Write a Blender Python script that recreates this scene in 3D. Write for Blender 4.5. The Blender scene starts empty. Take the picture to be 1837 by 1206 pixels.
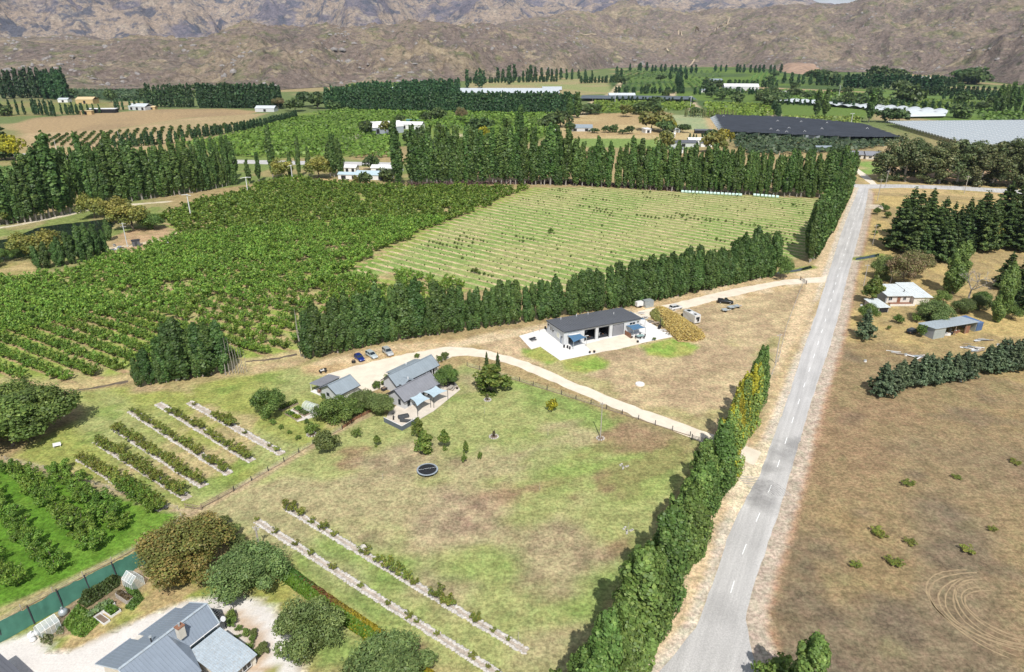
import bpy, math, random
import numpy as np
from mathutils import Vector
RS = np.random.RandomState
random.seed(7)
SC = bpy.context.scene
COL = SC.collection
# ---------------------------------------------------------------- camera, sky, sun, exposure
CAM_H, FOC, PW, PH, HOR = 80.0, 1225.0, 1837.0, 1206.0, 75.0
PITCH = math.atan((PH/2-HOR)/FOC)
cd = bpy.data.cameras.new('camera'); cam = bpy.data.objects.new('camera', cd); COL.objects.link(cam)
cam.location = (0, 0, CAM_H); cam.rotation_euler = (math.pi/2-PITCH, 0, 0)
cd.sensor_width = 36; cd.lens = 36*FOC/PW; cd.clip_start = 1; cd.clip_end = 60000
SC.camera = cam
SUN_EL, SUN_AZ = math.radians(52), math.radians(-6.5)      # light travels towards +Y, turned a little to -X
w = bpy.data.worlds.new('World'); SC.world = w; w.use_nodes = True
nt = w.node_tree; bg = nt.nodes['Background']
sky = nt.nodes.new('ShaderNodeTexSky'); sky.sky_type = 'NISHITA'; sky.sun_disc = False
sky.sun_elevation = SUN_EL; sky.sun_rotation = math.pi+SUN_AZ
sky.altitude = 300; sky.dust_density = 1.0
nt_t = nt.nodes.new('ShaderNodeTexCoord'); cn = nt.nodes.new('ShaderNodeTexNoise'); cn.inputs['Scale'].default_value = 5; cn.inputs['Detail'].default_value = 7; cm = nt.nodes.new('ShaderNodeMapping'); cm.inputs['Scale'].default_value = (1, 1, 3.2)
cr_ = nt.nodes.new('ShaderNodeMapRange'); cx = nt.nodes.new('ShaderNodeMix'); cx.data_type = 'RGBA'; nt.links.new(nt_t.outputs['Generated'], cm.inputs[0]); nt.links.new(cm.outputs[0], cn.inputs['Vector']); nt.links.new(cn.outputs['Fac'], cr_.inputs[0])
for i_, v_ in enumerate((.47, .6, 0, .85)): cr_.inputs[i_+1].default_value = v_
nt.links.new(cr_.outputs[0], cx.inputs[0]); nt.links.new(sky.outputs[0], cx.inputs[6]); cx.inputs[7].default_value = (9.5, 9.7, 10, 1)     # broken white cloud
nt.links.new(cx.outputs[2], bg.inputs[0]); bg.inputs[1].default_value = 0.085
sl = bpy.data.lights.new('sun', 'SUN'); so = bpy.data.objects.new('sun', sl); COL.objects.link(so)
sl.energy = 4.3; sl.angle = math.radians(0.5); sl.color = (1, 0.965, 0.915)
so.rotation_euler = Vector((math.sin(SUN_AZ)*math.cos(SUN_EL), math.cos(SUN_AZ)*math.cos(SUN_EL), -math.sin(SUN_EL))).to_track_quat('-Z', 'Y').to_euler()
so.location = (60, -120, 200)
SC.view_settings.view_transform = 'Standard'; SC.view_settings.look = 'None'
SC.view_settings.exposure = 0.14; SC.view_settings.gamma = 1; SC.view_settings.use_curve_mapping = False
HAZE = 3.2e-5
SC.render.engine = 'CYCLES'
SC.cycles.max_bounces = 5; SC.cycles.diffuse_bounces = 3; SC.cycles.glossy_bounces = 2
SC.cycles.transmission_bounces = 4; SC.cycles.transparent_max_bounces = 6; SC.cycles.volume_bounces = 0

# ---------------------------------------------------------------- survey: measured sight lines -> metres on the ground
cP, sP = math.cos(PITCH), math.sin(PITCH)
def ray(px, py):
    dx, dz = (px-PW/2)/FOC, -(py-PH/2)/FOC
    return dx, cP+dz*sP, -sP+dz*cP
def S(px, py, z=0.0):
    x, y, d = ray(px, py); t = (CAM_H-z)/-d
    return (x*t, y*t)
def S3(px, py, z=0.0):
    a = S(px, py, z); return Vector((a[0], a[1], z))
def SP(pts): return np.array([S(*p) for p in pts])
def hgt(b, t):       # height of an upright thing from its foot and its top
    B, T = S(*b), S(*t); return CAM_H*(1-math.hypot(*B)/math.hypot(*T))

# ---------------------------------------------------------------- noise
_lat = RS(11).rand(512, 512)
def vnoise(x, y):
    xi, yi = np.floor(x).astype(int), np.floor(y).astype(int)
    fx, fy = x-xi, y-yi; fx = fx*fx*(3-2*fx); fy = fy*fy*(3-2*fy)
    a, b = xi & 511, yi & 511; a1, b1 = (xi+1) & 511, (yi+1) & 511
    return (_lat[a, b]*(1-fx)+_lat[a1, b]*fx)*(1-fy)+(_lat[a, b1]*(1-fx)+_lat[a1, b1]*fx)*fy
def fbm(x, y, sc, oc=4, seed=0, g=0.5):
    r, am, tot = 0, 1, 0
    x = np.asarray(x)/sc+seed*37.3; y = np.asarray(y)/sc+seed*91.7
    for _ in range(oc):
        r = r+am*vnoise(x, y); tot += am; am *= g; x = x*2.03+13.1; y = y*2.03+7.7
    return r/tot
def ridged(x, y, sc, oc=4, seed=0):
    r, am, tot = 0, 1, 0
    x = np.asarray(x)/sc+seed*17.3; y = np.asarray(y)/sc+seed*51.7
    for _ in range(oc):
        r = r+am*(1-np.abs(2*vnoise(x, y)-1)); tot += am; am *= 0.5; x, y = x*1.62-y*1.22+3.3, x*1.22+y*1.62+5.1
    return r/tot
def sstep(a, b, x):
    t = np.clip((x-a)/(b-a), 0, 1); return t*t*(3-2*t)
def sdist(X, Y, P):   # signed distance to polygon, inside positive
    d = np.full(X.shape, 1e9); ins = np.zeros(X.shape, bool); n = len(P)
    for i in range(n):
        (ax, ay), (bx, by) = P[i], P[(i+1) % n]
        ex, ey = bx-ax, by-ay; L = ex*ex+ey*ey+1e-12
        t = np.clip(((X-ax)*ex+(Y-ay)*ey)/L, 0, 1)
        d = np.minimum(d, (X-ax-t*ex)**2+(Y-ay-t*ey)**2)
        c = ((ay > Y) != (by > Y))
        ins ^= c & (X < ex*(Y-ay)/(ey if abs(ey) > 1e-9 else 1e-9)+ax)
    return np.where(ins, 1, -1)*np.sqrt(d)
def inside(x, y, P): return sdist(np.array([x]), np.array([y]), P)[0] > 0

# ---------------------------------------------------------------- mesh and material helpers
def link(o, parent=None):
    COL.objects.link(o)
    if parent is not None: o.parent = parent
    return o
def tag(o, label=None, cat=None, group=None, kind=None):
    if label: o['label'] = label
    if cat: o['category'] = cat
    if group: o['group'] = group
    if kind: o['kind'] = kind
    return o
def empty(name, loc, rz=0, label=None, cat=None, group=None):
    o = bpy.data.objects.new(name, None); o.empty_display_size = 0.5
    o.location = loc; o.rotation_euler = (0, 0, rz); link(o); return tag(o, label, cat, group)
def mesh_np(name, V, F, mats, face_cols=None, vcols=None, smooth=False, fmat=None):
    V = np.asarray(V, np.float32).reshape(-1, 3); F = np.asarray(F, np.int32); n, k = F.shape
    me = bpy.data.meshes.new(name); me.vertices.add(len(V)); me.vertices.foreach_set('co', V.ravel())
    me.loops.add(n*k); me.loops.foreach_set('vertex_index', F.ravel())
    me.polygons.add(n); me.polygons.foreach_set('loop_start', np.arange(0, n*k, k, dtype=np.int32))
    me.polygons.foreach_set('loop_total', np.full(n, k, np.int32))
    if smooth: me.polygons.foreach_set('use_smooth', np.ones(n, bool))
    for m in (mats if isinstance(mats, (list, tuple)) else [mats]): me.materials.append(m)
    if fmat is not None: me.polygons.foreach_set('material_index', np.asarray(fmat, np.int32))
    me.update(calc_edges=True)
    for c, dom in ((face_cols, 'FACE'), (vcols, 'POINT')):
        if c is not None:
            at = me.attributes.new('Col', 'FLOAT_COLOR', dom)
            c = np.hstack([np.asarray(c, np.float32), np.ones((len(c), 1), np.float32)])
            at.data.foreach_set('color', c.ravel())
    return me
class MB:
    """collects boxes, tubes, quads and prisms into one mesh"""
    def __init__(s): s.v, s.f, s.m = [], [], []
    def add(s, vs, fs, m=0):
        b = len(s.v); s.v += [tuple(v) for v in vs]; s.f += [tuple(i+b for i in f) for f in fs]; s.m += [m]*len(fs); return s
    def box(s, c, d, rz=0, m=0, rx=0, ry=0):
        hx, hy, hz = d[0]/2, d[1]/2, d[2]/2; vs = []
        for z in (-hz, hz):
            for x, y in ((-hx, -hy), (hx, -hy), (hx, hy), (-hx, hy)):
                X, Y, Z = x, y, z
                if rx: Y, Z = Y*math.cos(rx)-Z*math.sin(rx), Y*math.sin(rx)+Z*math.cos(rx)
                if ry: X, Z = X*math.cos(ry)+Z*math.sin(ry), -X*math.sin(ry)+Z*math.cos(ry)
                if rz: X, Y = X*math.cos(rz)-Y*math.sin(rz), X*math.sin(rz)+Y*math.cos(rz)
                vs.append((X+c[0], Y+c[1], Z+c[2]))
        return s.add(vs, [(3, 2, 1, 0), (4, 5, 6, 7), (0, 1, 5, 4), (1, 2, 6, 5), (2, 3, 7, 6), (3, 0, 4, 7)], m)
    def tube(s, pts, rad, n=6, m=0, cap=True):
        pts = [Vector(p) for p in pts]; k = len(pts); rad = rad if isinstance(rad, (list, tuple)) else [rad]*k; vs, fs = [], []
        for i, p in enumerate(pts):
            d = (pts[min(i+1, k-1)]-pts[max(i-1, 0)]).normalized()
            u = d.cross(Vector((0, 0, 1)) if abs(d.z) < .95 else Vector((1, 0, 0))).normalized(); w2 = u.cross(d)
            for j in range(n):
                a = 2*math.pi*j/n; vs.append(p+(u*math.cos(a)+w2*math.sin(a))*rad[i])
        for i in range(k-1):
            for j in range(n): fs.append((i*n+j, i*n+(j+1) % n, (i+1)*n+(j+1) % n, (i+1)*n+j))
        if cap: fs += [tuple(range(n-1, -1, -1)), tuple(range((k-1)*n, k*n))]
        return s.add(vs, fs, m)
    def prism(s, poly, z0, z1, m=0):     # vertical prism over a plan polygon
        n = len(poly)
        if sum(poly[i][0]*poly[(i+1) % n][1]-poly[(i+1) % n][0]*poly[i][1] for i in range(n)) < 0: poly = poly[::-1]
        vs = [(p[0], p[1], z0) for p in poly]+[(p[0], p[1], z1) for p in poly]
        return s.add(vs, [tuple(range(n-1, -1, -1)), tuple(range(n, 2*n))]+[(i, (i+1) % n, n+(i+1) % n, n+i) for i in range(n)], m)
    def slab(s, q, th, m=0):             # four corners (counter-clockwise from above) thickened downwards along their normal
        q = [Vector(p) for p in q]; nn = (q[1]-q[0]).cross(q[2]-q[0]).normalized()*th
        vs = [p-nn for p in q]+q; n = len(q)
        return s.add(vs, [tuple(range(n-1, -1, -1)), tuple(range(n, 2*n))]+[(i, (i+1) % n, n+(i+1) % n, n+i) for i in range(n)], m)
    def mesh(s, name, mats, smooth=False):
        me = bpy.data.meshes.new(name); me.from_pydata(s.v, [], s.f)
        for m in (mats if isinstance(mats, (list, tuple)) else [mats]): me.materials.append(m)
        me.polygons.foreach_set('material_index', s.m)
        if smooth: me.polygons.foreach_set('use_smooth', [True]*len(s.f))
        me.update(); return me
    def build(s, name, mats, parent=None, smooth=False, loc=None, rz=0):
        o = bpy.data.objects.new(name, s.mesh(name, mats, smooth)); link(o, parent)
        if loc is not None: o.location = loc
        o.rotation_euler.z = rz; return o

def nodes(name):
    m = bpy.data.materials.new(name); m.use_nodes = True; t = m.node_tree
    return m, t, t.nodes['Principled BSDF']
def N(t, typ, **kw):
    n = t.nodes.new('ShaderNode'+typ)
    for k, v in kw.items():
        if k in n.inputs.keys(): n.inputs[k].default_value = v
        else: setattr(n, k, v)
    return n
def noise(t, vec, scale, detail=4, rough=0.55):
    n = N(t, 'TexNoise'); n.inputs['Scale'].default_value = scale; n.inputs['Detail'].default_value = detail; n.inputs['Roughness'].default_value = rough
    t.links.new(vec, n.inputs['Vector']); return n.outputs['Fac']
def remap(t, val, a, b, c, d):
    n = N(t, 'MapRange'); t.links.new(val, n.inputs[0])
    for i, v in enumerate((a, b, c, d)): n.inputs[i+1].default_value = v
    return n.outputs[0]
def mixc(t, fac, a, b, typ='MIX'):
    n = t.nodes.new('ShaderNodeMix'); n.data_type = 'RGBA'; n.blend_type = typ
    for s, v in ((n.inputs[0], fac), (n.inputs[6], a), (n.inputs[7], b)):
        if isinstance(v, (int, float)): s.default_value = v
        elif isinstance(v, (tuple, list)): s.default_value = (*v[:3], 1)
        else: t.links.new(v, s)
    return n.outputs[2]
def math_(t, op, a, b=0.0):
    n = N(t, 'Math', operation=op)
    for i, v in enumerate((a, b)):
        if isinstance(v, (int, float)): n.inputs[i].default_value = v
        else: t.links.new(v, n.inputs[i])
    return n.outputs[0]
def bumpn(t, p, h, dist, strength=0.6):
    b = N(t, 'Bump'); b.inputs['Strength'].default_value = strength; b.inputs['Distance'].default_value = dist
    t.links.new(h, b.inputs['Height']); t.links.new(b.outputs[0], p.inputs['Normal'])
def simple(name, col, rough=0.6, var=0.15, scale=2.0, metal=0.0, spec=0.4, bump=0.0, grime=None):
    m, t, p = nodes(name); tc = N(t, 'TexCoord').outputs['Object']
    f = noise(t, tc, scale, 5); v = remap(t, f, 0.3, 0.7, 1-var, 1+var)
    c = mixc(t, 1.0, col, v, 'MULTIPLY') if False else None
    n = N(t, 'HueSaturation'); n.inputs['Color'].default_value = (*col, 1); t.links.new(v, n.inputs['Value'])
    out = n.outputs[0]
    if grime: out = mixc(t, remap(t, noise(t, tc, scale*2.7, 6, .7), .5, .68, 0, .8), out, grime)
    t.links.new(out, p.inputs['Base Color'])
    p.inputs['Roughness'].default_value = rough; p.inputs['Metallic'].default_value = metal; p.inputs['Specular IOR Level'].default_value = spec
    if bump: bumpn(t, p, noise(t, tc, scale*6, 4), bump)
    return m
def roofmat(name, col, pitch=0.0, rough=0.45, var=.1):    # long-run metal: ribs run down local Y of the roof mesh, seen as fine light and dark lines
    return simple(name, col, rough, var, 0.8, 0.0, 0.5)
def glassmat(name, col=(0.02, 0.03, 0.035), rough=0.08):
    m, t, p = nodes(name); p.inputs['Base Color'].default_value = (*col, 1); p.inputs['Roughness'].default_value = rough; p.inputs['Specular IOR Level'].default_value = .6
    return m
def clearmat(name, col, alpha):
    m, t, p = nodes(name); p.inputs['Base Color'].default_value = (*col, 1); p.inputs['Alpha'].default_value = alpha; p.inputs['Roughness'].default_value = .2
    return m

# ground: albedo per vertex (survey of what grows where) broken up by fine noise
def groundmat(name, stripes=None, gain=1.0):
    m, t, p = nodes(name); at = N(t, 'Attribute', attribute_name='Col'); tc = N(t, 'TexCoord').outputs['Object']
    c = at.outputs['Color']
    if stripes:
        ang, pitch, off, width, soil = stripes
        sx = N(t, 'SeparateXYZ'); t.links.new(tc, sx.inputs[0])
        d = math_(t, 'ADD', math_(t, 'MULTIPLY', sx.outputs[0], -math.sin(ang)), math_(t, 'MULTIPLY', sx.outputs[1], math.cos(ang)))
        d = math_(t, 'ADD', d, remap(t, noise(t, tc, 0.25, 4), 0, 1, -.9, .9))
        u = math_(t, 'FRACT', math_(t, 'DIVIDE', math_(t, 'ADD', d, 1000*pitch-off+pitch/2), pitch))
        u = math_(t, 'ABSOLUTE', math_(t, 'SUBTRACT', u, 0.5))
        k = remap(t, u, width*.55, width, 1, 0)
        k = math_(t, 'MULTIPLY', k, remap(t, noise(t, tc, 0.09, 4), .3, .6, .35, 1))
        c = mixc(t, k, c, soil)
    f1 = remap(t, noise(t, tc, 0.3, 8, .75), .4, .6, .78, 1.22); f2 = remap(t, noise(t, tc, 1.5, 6, .8), .42, .58, .70, 1.30)
    straw = mixc(t, 1.0, c, (1.07, .995, .95), 'MULTIPLY'); green = mixc(t, 1.0, c, (.94, 1.015, .9), 'MULTIPLY')
    if gain: c = mixc(t, remap(t, noise(t, tc, .55, 7, .75), .38, .62, 0, 1), green, straw)
    else: f1 = remap(t, noise(t, tc, .25, 4), .3, .7, .94, 1.06); f2 = remap(t, noise(t, tc, 3, 5, .8), .3, .7, .84, 1.16)
    c = mixc(t, 1.0, c, math_(t, 'MULTIPLY', f1, f2), 'MULTIPLY')
    t.links.new(c, p.inputs['Base Color']); p.inputs['Roughness'].default_value = .95; p.inputs['Specular IOR Level'].default_value = .1
    bumpn(t, p, noise(t, tc, 3.0, 6, .7), .12, .5)
    return m
def leafmat(name, trans=0.28, rough=.5):
    m, t, p = nodes(name); at = N(t, 'Attribute', attribute_name='Col'); oi = N(t, 'ObjectInfo')
    h = N(t, 'HueSaturation'); t.links.new(at.outputs['Color'], h.inputs['Color'])
    t.links.new(remap(t, oi.outputs['Random'], 0, 1, .485, .512), h.inputs['Hue'])
    t.links.new(remap(t, math_(t, 'FRACT', math_(t, 'MULTIPLY', oi.outputs['Random'], 7.31)), 0, 1, .8, 1.2), h.inputs['Value'])
    t.links.new(h.outputs[0], p.inputs['Base Color']); p.inputs['Roughness'].default_value = rough; p.inputs['Specular IOR Level'].default_value = .35
    tr = N(t, 'BsdfTranslucent'); t.links.new(h.outputs[0], tr.inputs['Color'])
    mx = N(t, 'MixShader'); mx.inputs[0].default_value = trans
    t.links.new(p.outputs[0], mx.inputs[1]); t.links.new(tr.outputs[0], mx.inputs[2])
    t.links.new(mx.outputs[0], t.nodes['Material Output'].inputs[0]); return m
LEAF = leafmat('leaves')
BARK = simple('bark', (.16, .13, .10), .9, .3, 3); GREYBARK = simple('grey_bark', (.33, .30, .27), .9, .25, 3)
# ================================================================ TERRAIN
def grid_wedge(y0, y1, dx, dy, k, mrg, skip=None):
    xs = np.arange(-(k*y1+mrg), k*y1+mrg+dx, dx); ys = np.arange(y0, y1+dy*.5, dy)
    X, Y = np.meshgrid(xs, ys); n = len(xs)
    cx, cy = (X[:-1, :-1]+X[1:, 1:])/2, (Y[:-1, :-1]+Y[1:, 1:])/2
    ok = np.abs(cx) < k*cy+mrg
    j, i = np.nonzero(ok); b = j*n+i
    return X.ravel(), Y.ravel(), np.stack([b, b+1, b+n+1, b+n], 1), cx[ok], cy[ok]
SPLIT = 470.0
NX, NY, NF, NCX, NCY = grid_wedge(30, SPLIT, 1.25, 1.25, .86, 55)
FX, FY, FF, FCX, FCY = grid_wedge(SPLIT, 2870, 5, 8, .86, 55)
GX, GY = np.concatenate([NX, FX]), np.concatenate([NY, FY])
BASE = np.array((.34, .26, .14))
GC = np.tile(BASE, (len(GX), 1))*(.85+.3*fbm(GX, GY, 40, 4, 1))[:, None]
J1, J2 = fbm(GX, GY, 9, 3, 2)-.5, fbm(GX, GY, 45, 3, 3)-.5
def boxsel(P, pad):
    return np.nonzero((GX > P[:, 0].min()-pad) & (GX < P[:, 0].max()+pad) & (GY > P[:, 1].min()-pad) & (GY < P[:, 1].max()+pad))[0]
def paint(px, c1, c2=None, fe=1.2, jag=2.0, sc=14, seed=5, st=1.0, lo=.42, hi=.6, ground=False, sx=1.0, rot=0.0):
    P = px if ground else SP(px); P = np.asarray(P); ix = boxsel(P, fe+jag+3)
    if not len(ix): return
    d = sdist(GX[ix], GY[ix], P)+jag*2*J1[ix]
    a = sstep(-fe, fe, d)*st; c = np.tile(np.array(c1), (len(ix), 1))
    if c2 is not None:
        x, y = GX[ix], GY[ix]; u, v = (x*math.cos(rot)+y*math.sin(rot))/sx, -x*math.sin(rot)+y*math.cos(rot)
        k = sstep(lo, hi, fbm(u, v, sc, 4, seed))[:, None]; c = c*(1-k)+np.array(c2)*k
    GC[ix] = GC[ix]*(1-a[:, None])+c*a[:, None]
def patches(px, col, sc, lo, hi, seed, st=.8, fe=4, sx=1.0, rot=0.0, oc=4):    # blotches of one colour inside an area
    P = SP(px); ix = boxsel(P, fe+2); x, y = GX[ix], GY[ix]
    u, v = (x*math.cos(rot)+y*math.sin(rot))/sx, -x*math.sin(rot)+y*math.cos(rot)
    a = sstep(-fe, fe, sdist(x, y, P))*sstep(lo, hi, fbm(u, v, sc, oc, seed))*st
    GC[ix] = GC[ix]*(1-a[:, None])+np.array(col)*a[:, None]
def strip(px, wid, col, fe=.6, jag=.6, st=1.0, ground=False):    # a band of given width along a line
    P = np.asarray(px if ground else SP(px)); ix = boxsel(P, wid+fe+3); x, y = GX[ix], GY[ix]; d = np.full(len(ix), 1e9)
    for (ax, ay), (bx, by) in zip(P[:-1], P[1:]):
        ex, ey = bx-ax, by-ay; t = np.clip(((x-ax)*ex+(y-ay)*ey)/(ex*ex+ey*ey+1e-9), 0, 1)
        d = np.minimum(d, np.hypot(x-ax-t*ex, y-ay-t*ey))
    a = sstep(-fe, fe, wid/2-d+jag*2*J1[ix])*st
    GC[ix] = GC[ix]*(1-a[:, None])+np.array(col)*a[:, None]

# ---- outlines measured from the photograph
Z_lawn = [(360, 915), (500, 835), (660, 743), (700, 745), (760, 735), (818, 668), (835, 655), (1000, 706), (1130, 750), (1262, 794), (1235, 850), (1130, 1020), (1010, 1206), (560, 1206), (520, 1010), (440, 960)]
Z_home = [(128, 706), (232, 692), (440, 655), (565, 640), (600, 668), (590, 700), (690, 735), (660, 743), (500, 835), (362, 913), (322, 915), (110, 850), (10, 826), (60, 790), (150, 745)]
Z_vivid = [(-60, 815), (14, 828), (110, 852), (322, 918), (327, 930), (255, 985), (120, 1050), (-60, 1135)]
Z_gravel = [(-60, 1175), (45, 1140), (62, 1128), (84, 1160), (90, 1172), (135, 1167), (230, 1120), (330, 1080), (405, 1066), (450, 1072), (490, 1088), (506, 1112), (520, 1150), (552, 1225), (-60, 1225)]
Z_yard = [(585, 672), (640, 656), (720, 637), (800, 622), (812, 640), (775, 655), (700, 690), (650, 712), (618, 694)]
Z_dry = [(860, 618), (935, 602), (1120, 575), (1480, 505), (1488, 512), (1440, 610), (1400, 700), (1340, 800), (1275, 780), (1100, 716), (960, 655), (905, 640)]
Z_orch = [(-40, 505), (60, 500), (130, 487), (215, 452), (310, 428), (275, 392), (350, 365), (440, 340), (520, 318), (620, 330), (720, 333), (960, 338), (880, 372), (790, 405), (690, 455), (610, 500), (720, 487), (850, 515), (780, 560), (560, 590), (535, 632), (440, 645), (240, 668), (130, 690), (-40, 690)]
Z_young = [(962, 337), (1060, 336), (1250, 346), (1475, 357), (1445, 462), (1385, 470), (1120, 520), (850, 520), (720, 487), (618, 500), (690, 455), (790, 405), (880, 372)]
Z_right = [(1502, 612), (1600, 620), (1837, 690), (2100, 720), (2100, 1300), (1375, 1240), (1342, 1100), (1400, 890), (1470, 700)]
Z_rightyard = [(1545, 350), (1837, 360), (2000, 380), (2000, 710), (1837, 690), (1600, 640), (1502, 614), (1520, 520), (1545, 400)]
G1, G2 = (.215, .28, .088), (.30, .315, .13)
paint(Z_rightyard, (.44, .33, .15), (.33, .25, .13), 2, 2, 16, 21)
paint(Z_right, (.27, .20, .115), (.20, .155, .105), 2, 1, 30, 23, lo=.35, hi=.62)
patches(Z_right, (.29, .21, .11), 22, .54, .68, 24, .6); patches(Z_right, (.145, .115, .088), 12, .55, .68, 25, .55)
patches(Z_right, (.26, .16, .11), 35, .62, .74, 26, .35); patches(Z_right, (.20, .19, .09), 9, .66, .76, 27, .35)
paint(Z_dry, (.46, .36, .225), (.38, .285, .185), 2, 1.5, 9, 31)
patches(Z_dry, (.32, .24, .15), 5, .55, .66, 32, .6, sx=3, rot=.3); patches(Z_dry, (.30, .30, .12), 14, .64, .72, 33, .55)
paint(Z_orch, (.27, .33, .085), (.35, .32, .15), 2, 1.5, 10, 41)
paint(Z_young, (.215, .295, .09), (.28, .315, .12), 2, 1, 25, 43)
paint([(960, 336), (880, 370), (790, 403), (690, 452), (600, 500), (640, 505), (720, 452), (820, 402), (905, 368), (990, 338)], (.17, .26, .06), (.26, .31, .09), 1.5, 1.5, 12, 44)
paint(Z_home, G2, (.27, .29, .085), 2, 1.5, 16, 51, sx=2.5, rot=-.64)
patches(Z_home, (.42, .33, .19), 11, .58, .68, 52, .8); patches(Z_home, (.17, .25, .06), 8, .62, .7, 53, .6)
paint(Z_lawn, G1, G2, 2, 1.5, 14, 55, sx=2.2, rot=-.5)
patches(Z_lawn, (.37, .305, .19), 19, .55, .66, 56, .75, sx=1.8, rot=.4); patches(Z_lawn, (.27, .175, .115), 13, .60, .69, 57, .8, sx=1.6, rot=.6)
patches(Z_lawn, (.20, .29, .07), 10, .6, .7, 58, .4, sx=2.5, rot=.5)
for q in ([(760, 780), (840, 830), (770, 845), (640, 862), (630, 830), (700, 800)], [(800, 890), (870, 895), (900, 950), (760, 965), (750, 930)], [(930, 960), (1000, 930), (1090, 1000), (1020, 1060), (930, 1050)], [(620, 945), (700, 950), (690, 985), (620, 975)], [(560, 985), (650, 1020), (640, 1050), (560, 1020)], [(760, 1020), (850, 1050), (820, 1085), (740, 1060)]):
    paint(q, (.39, .31, .205), (.26, .19, .14), 3.5, 4, 3, 60, st=.8)
paint(Z_vivid, (.10, .205, .025), (.14, .24, .038), 1, .8, 9, 61)
paint([(322, 916), (360, 913), (520, 1010), (560, 1206), (500, 1100), (380, 1060), (290, 1010), (255, 985), (327, 930)], (.30, .30, .09), (.34, .27, .14), 1.2, 1, 9, 63)
paint([(455, 985), (890, 1250), (760, 1250), (560, 1080)], (.36, .31, .12), (.42, .33, .18), 2, 1.5, 8, 64, st=.7)
strip([(-60, 1120), (120, 1048), (255, 982), (327, 930)], 2.0, (.34, .29, .15)); strip([(362, 914), (500, 836), (660, 744)], 1.6, (.40, .31, .2))
strip([(-60, 812), (14, 828), (110, 852), (322, 917), (345, 920)], 1.8, (.40, .31, .21))
paint([(0, 1150), (70, 1105), (150, 1060), (230, 1020), (290, 1012), (400, 1050), (405, 1066), (330, 1080), (230, 1120), (135, 1167), (90, 1172)], (.24, .27, .07), (.38, .29, .15), .7, .6, 5, 65)
paint([(62, 1130), (150, 1068), (240, 1018), (290, 1015), (250, 1060), (170, 1115), (100, 1145)], (.34, .26, .18), (.22, .17, .11), .7, .5, 3, 66)
paint(Z_gravel, (.70, .665, .615), (.65, .61, .56), .5, .35, 6, 67)
paint([(395, 1096), (425, 1090), (470, 1130), (490, 1170), (470, 1206), (430, 1215), (440, 1150)], (.52, .40, .29), None, .5, .4)
paint([(470, 1195), (495, 1185), (505, 1206), (500, 1225), (462, 1225)], (.30, .29, .1), (.42, .32, .2), .5, .3, 2)
# yards, tracks
paint([(790, 612), (960, 585), (1140, 550), (1400, 490), (1475, 480), (1480, 505), (1140, 573), (980, 590), (930, 604), (800, 626)], (.50, .37, .225), (.58, .46, .32), 1.5, 1.5, 7, 71)
paint([(540, 655), (600, 640), (700, 618), (800, 606), (800, 630), (640, 660), (590, 675), (545, 670)], (.46, .33, .19), (.55, .42, .27), 1.5, 1.5, 5, 72)
paint([(930, 605), (870, 622), (905, 640), (960, 655), (940, 630)], (.50, .38, .25), None, 1.5, 1)
paint([(230, 690), (330, 672), (440, 655), (560, 640), (560, 655), (440, 675), (300, 700), (240, 705)], (.42, .32, .19), (.34, .28, .14), 1.2, 1, 4, 73)
Z_lawn_small = [[(937, 626), (953, 628), (970, 622), (1004, 645), (985, 655), (942, 640)], [(1007, 648), (1066, 635), (1092, 650), (1086, 660), (1050, 669), (1016, 664)], [(1146, 619), (1205, 607), (1226, 612), (1254, 622), (1240, 636), (1200, 643), (1162, 637)]]
for q in Z_lawn_small: paint(q, (.22, .32, .07), (.32, .33, .10), .8, .8, 5, 74)
# road margins
RL = [(1150, 1260), (1183, 1206), (1218, 1165), (1246, 1130), (1280, 1045), (1310, 950), (1349, 875), (1361, 856), (1387, 785), (1415, 710), (1437, 640), (1462, 568), (1484, 498), (1505, 430), (1523, 381), (1534, 355), (1541, 337)]
RR = [(1377, 1260), (1361, 1206), (1349, 1170), (1338, 1114), (1342, 1086), (1361, 1025), (1384, 959), (1408, 884), (1434, 795), (1455, 720), (1483, 640), (1504, 568), (1520, 498), (1539, 430), (1551, 381), (1556, 355), (1558, 337)]
gl, gr = SP(RL), SP(RR)
strip(gr+np.array([1.3, 0]), 4.2, (.46, .38, .32), .5, .5, ground=True)
strip(gr+np.array([3.6, 0]), .9, (.36, .22, .14), .3, .5, .8, ground=True)
strip(gl-np.array([2.5, 0]), 8, (.56, .43, .285), 1, 1.2, ground=True); strip(gl-np.array([.8, 0]), 2.2, (.56, .49, .42), .5, .5, ground=True)
paint([(1300, 880), (1345, 800), (1395, 790), (1400, 830), (1370, 880), (1320, 960)], (.64, .54, .41), None, 1.5, 1.2)
paint([(1480, 505), (1490, 510), (1350, 800), (1340, 760), (1440, 590)], (.46, .345, .21), (.40, .31, .18), 1.5, 1.5, 6, 76)
for q in ([(1490, 603), (1512, 604), (1510, 612), (1488, 612)], [(1505, 548), (1520, 545), (1518, 552), (1503, 556)], [(1522, 458), (1545, 462), (1543, 470), (1518, 470)], [(1540, 366), (1590, 368), (1590, 376), (1545, 374)]): paint(q, (.50, .43, .36), None, .8, .6)
strip([(1400, 489), (1458, 479)], 4, (.22, .25, .07), .8, .6); strip([(1535, 465), (1580, 457)], 4, (.22, .25, .07), .8, .6)
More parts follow.
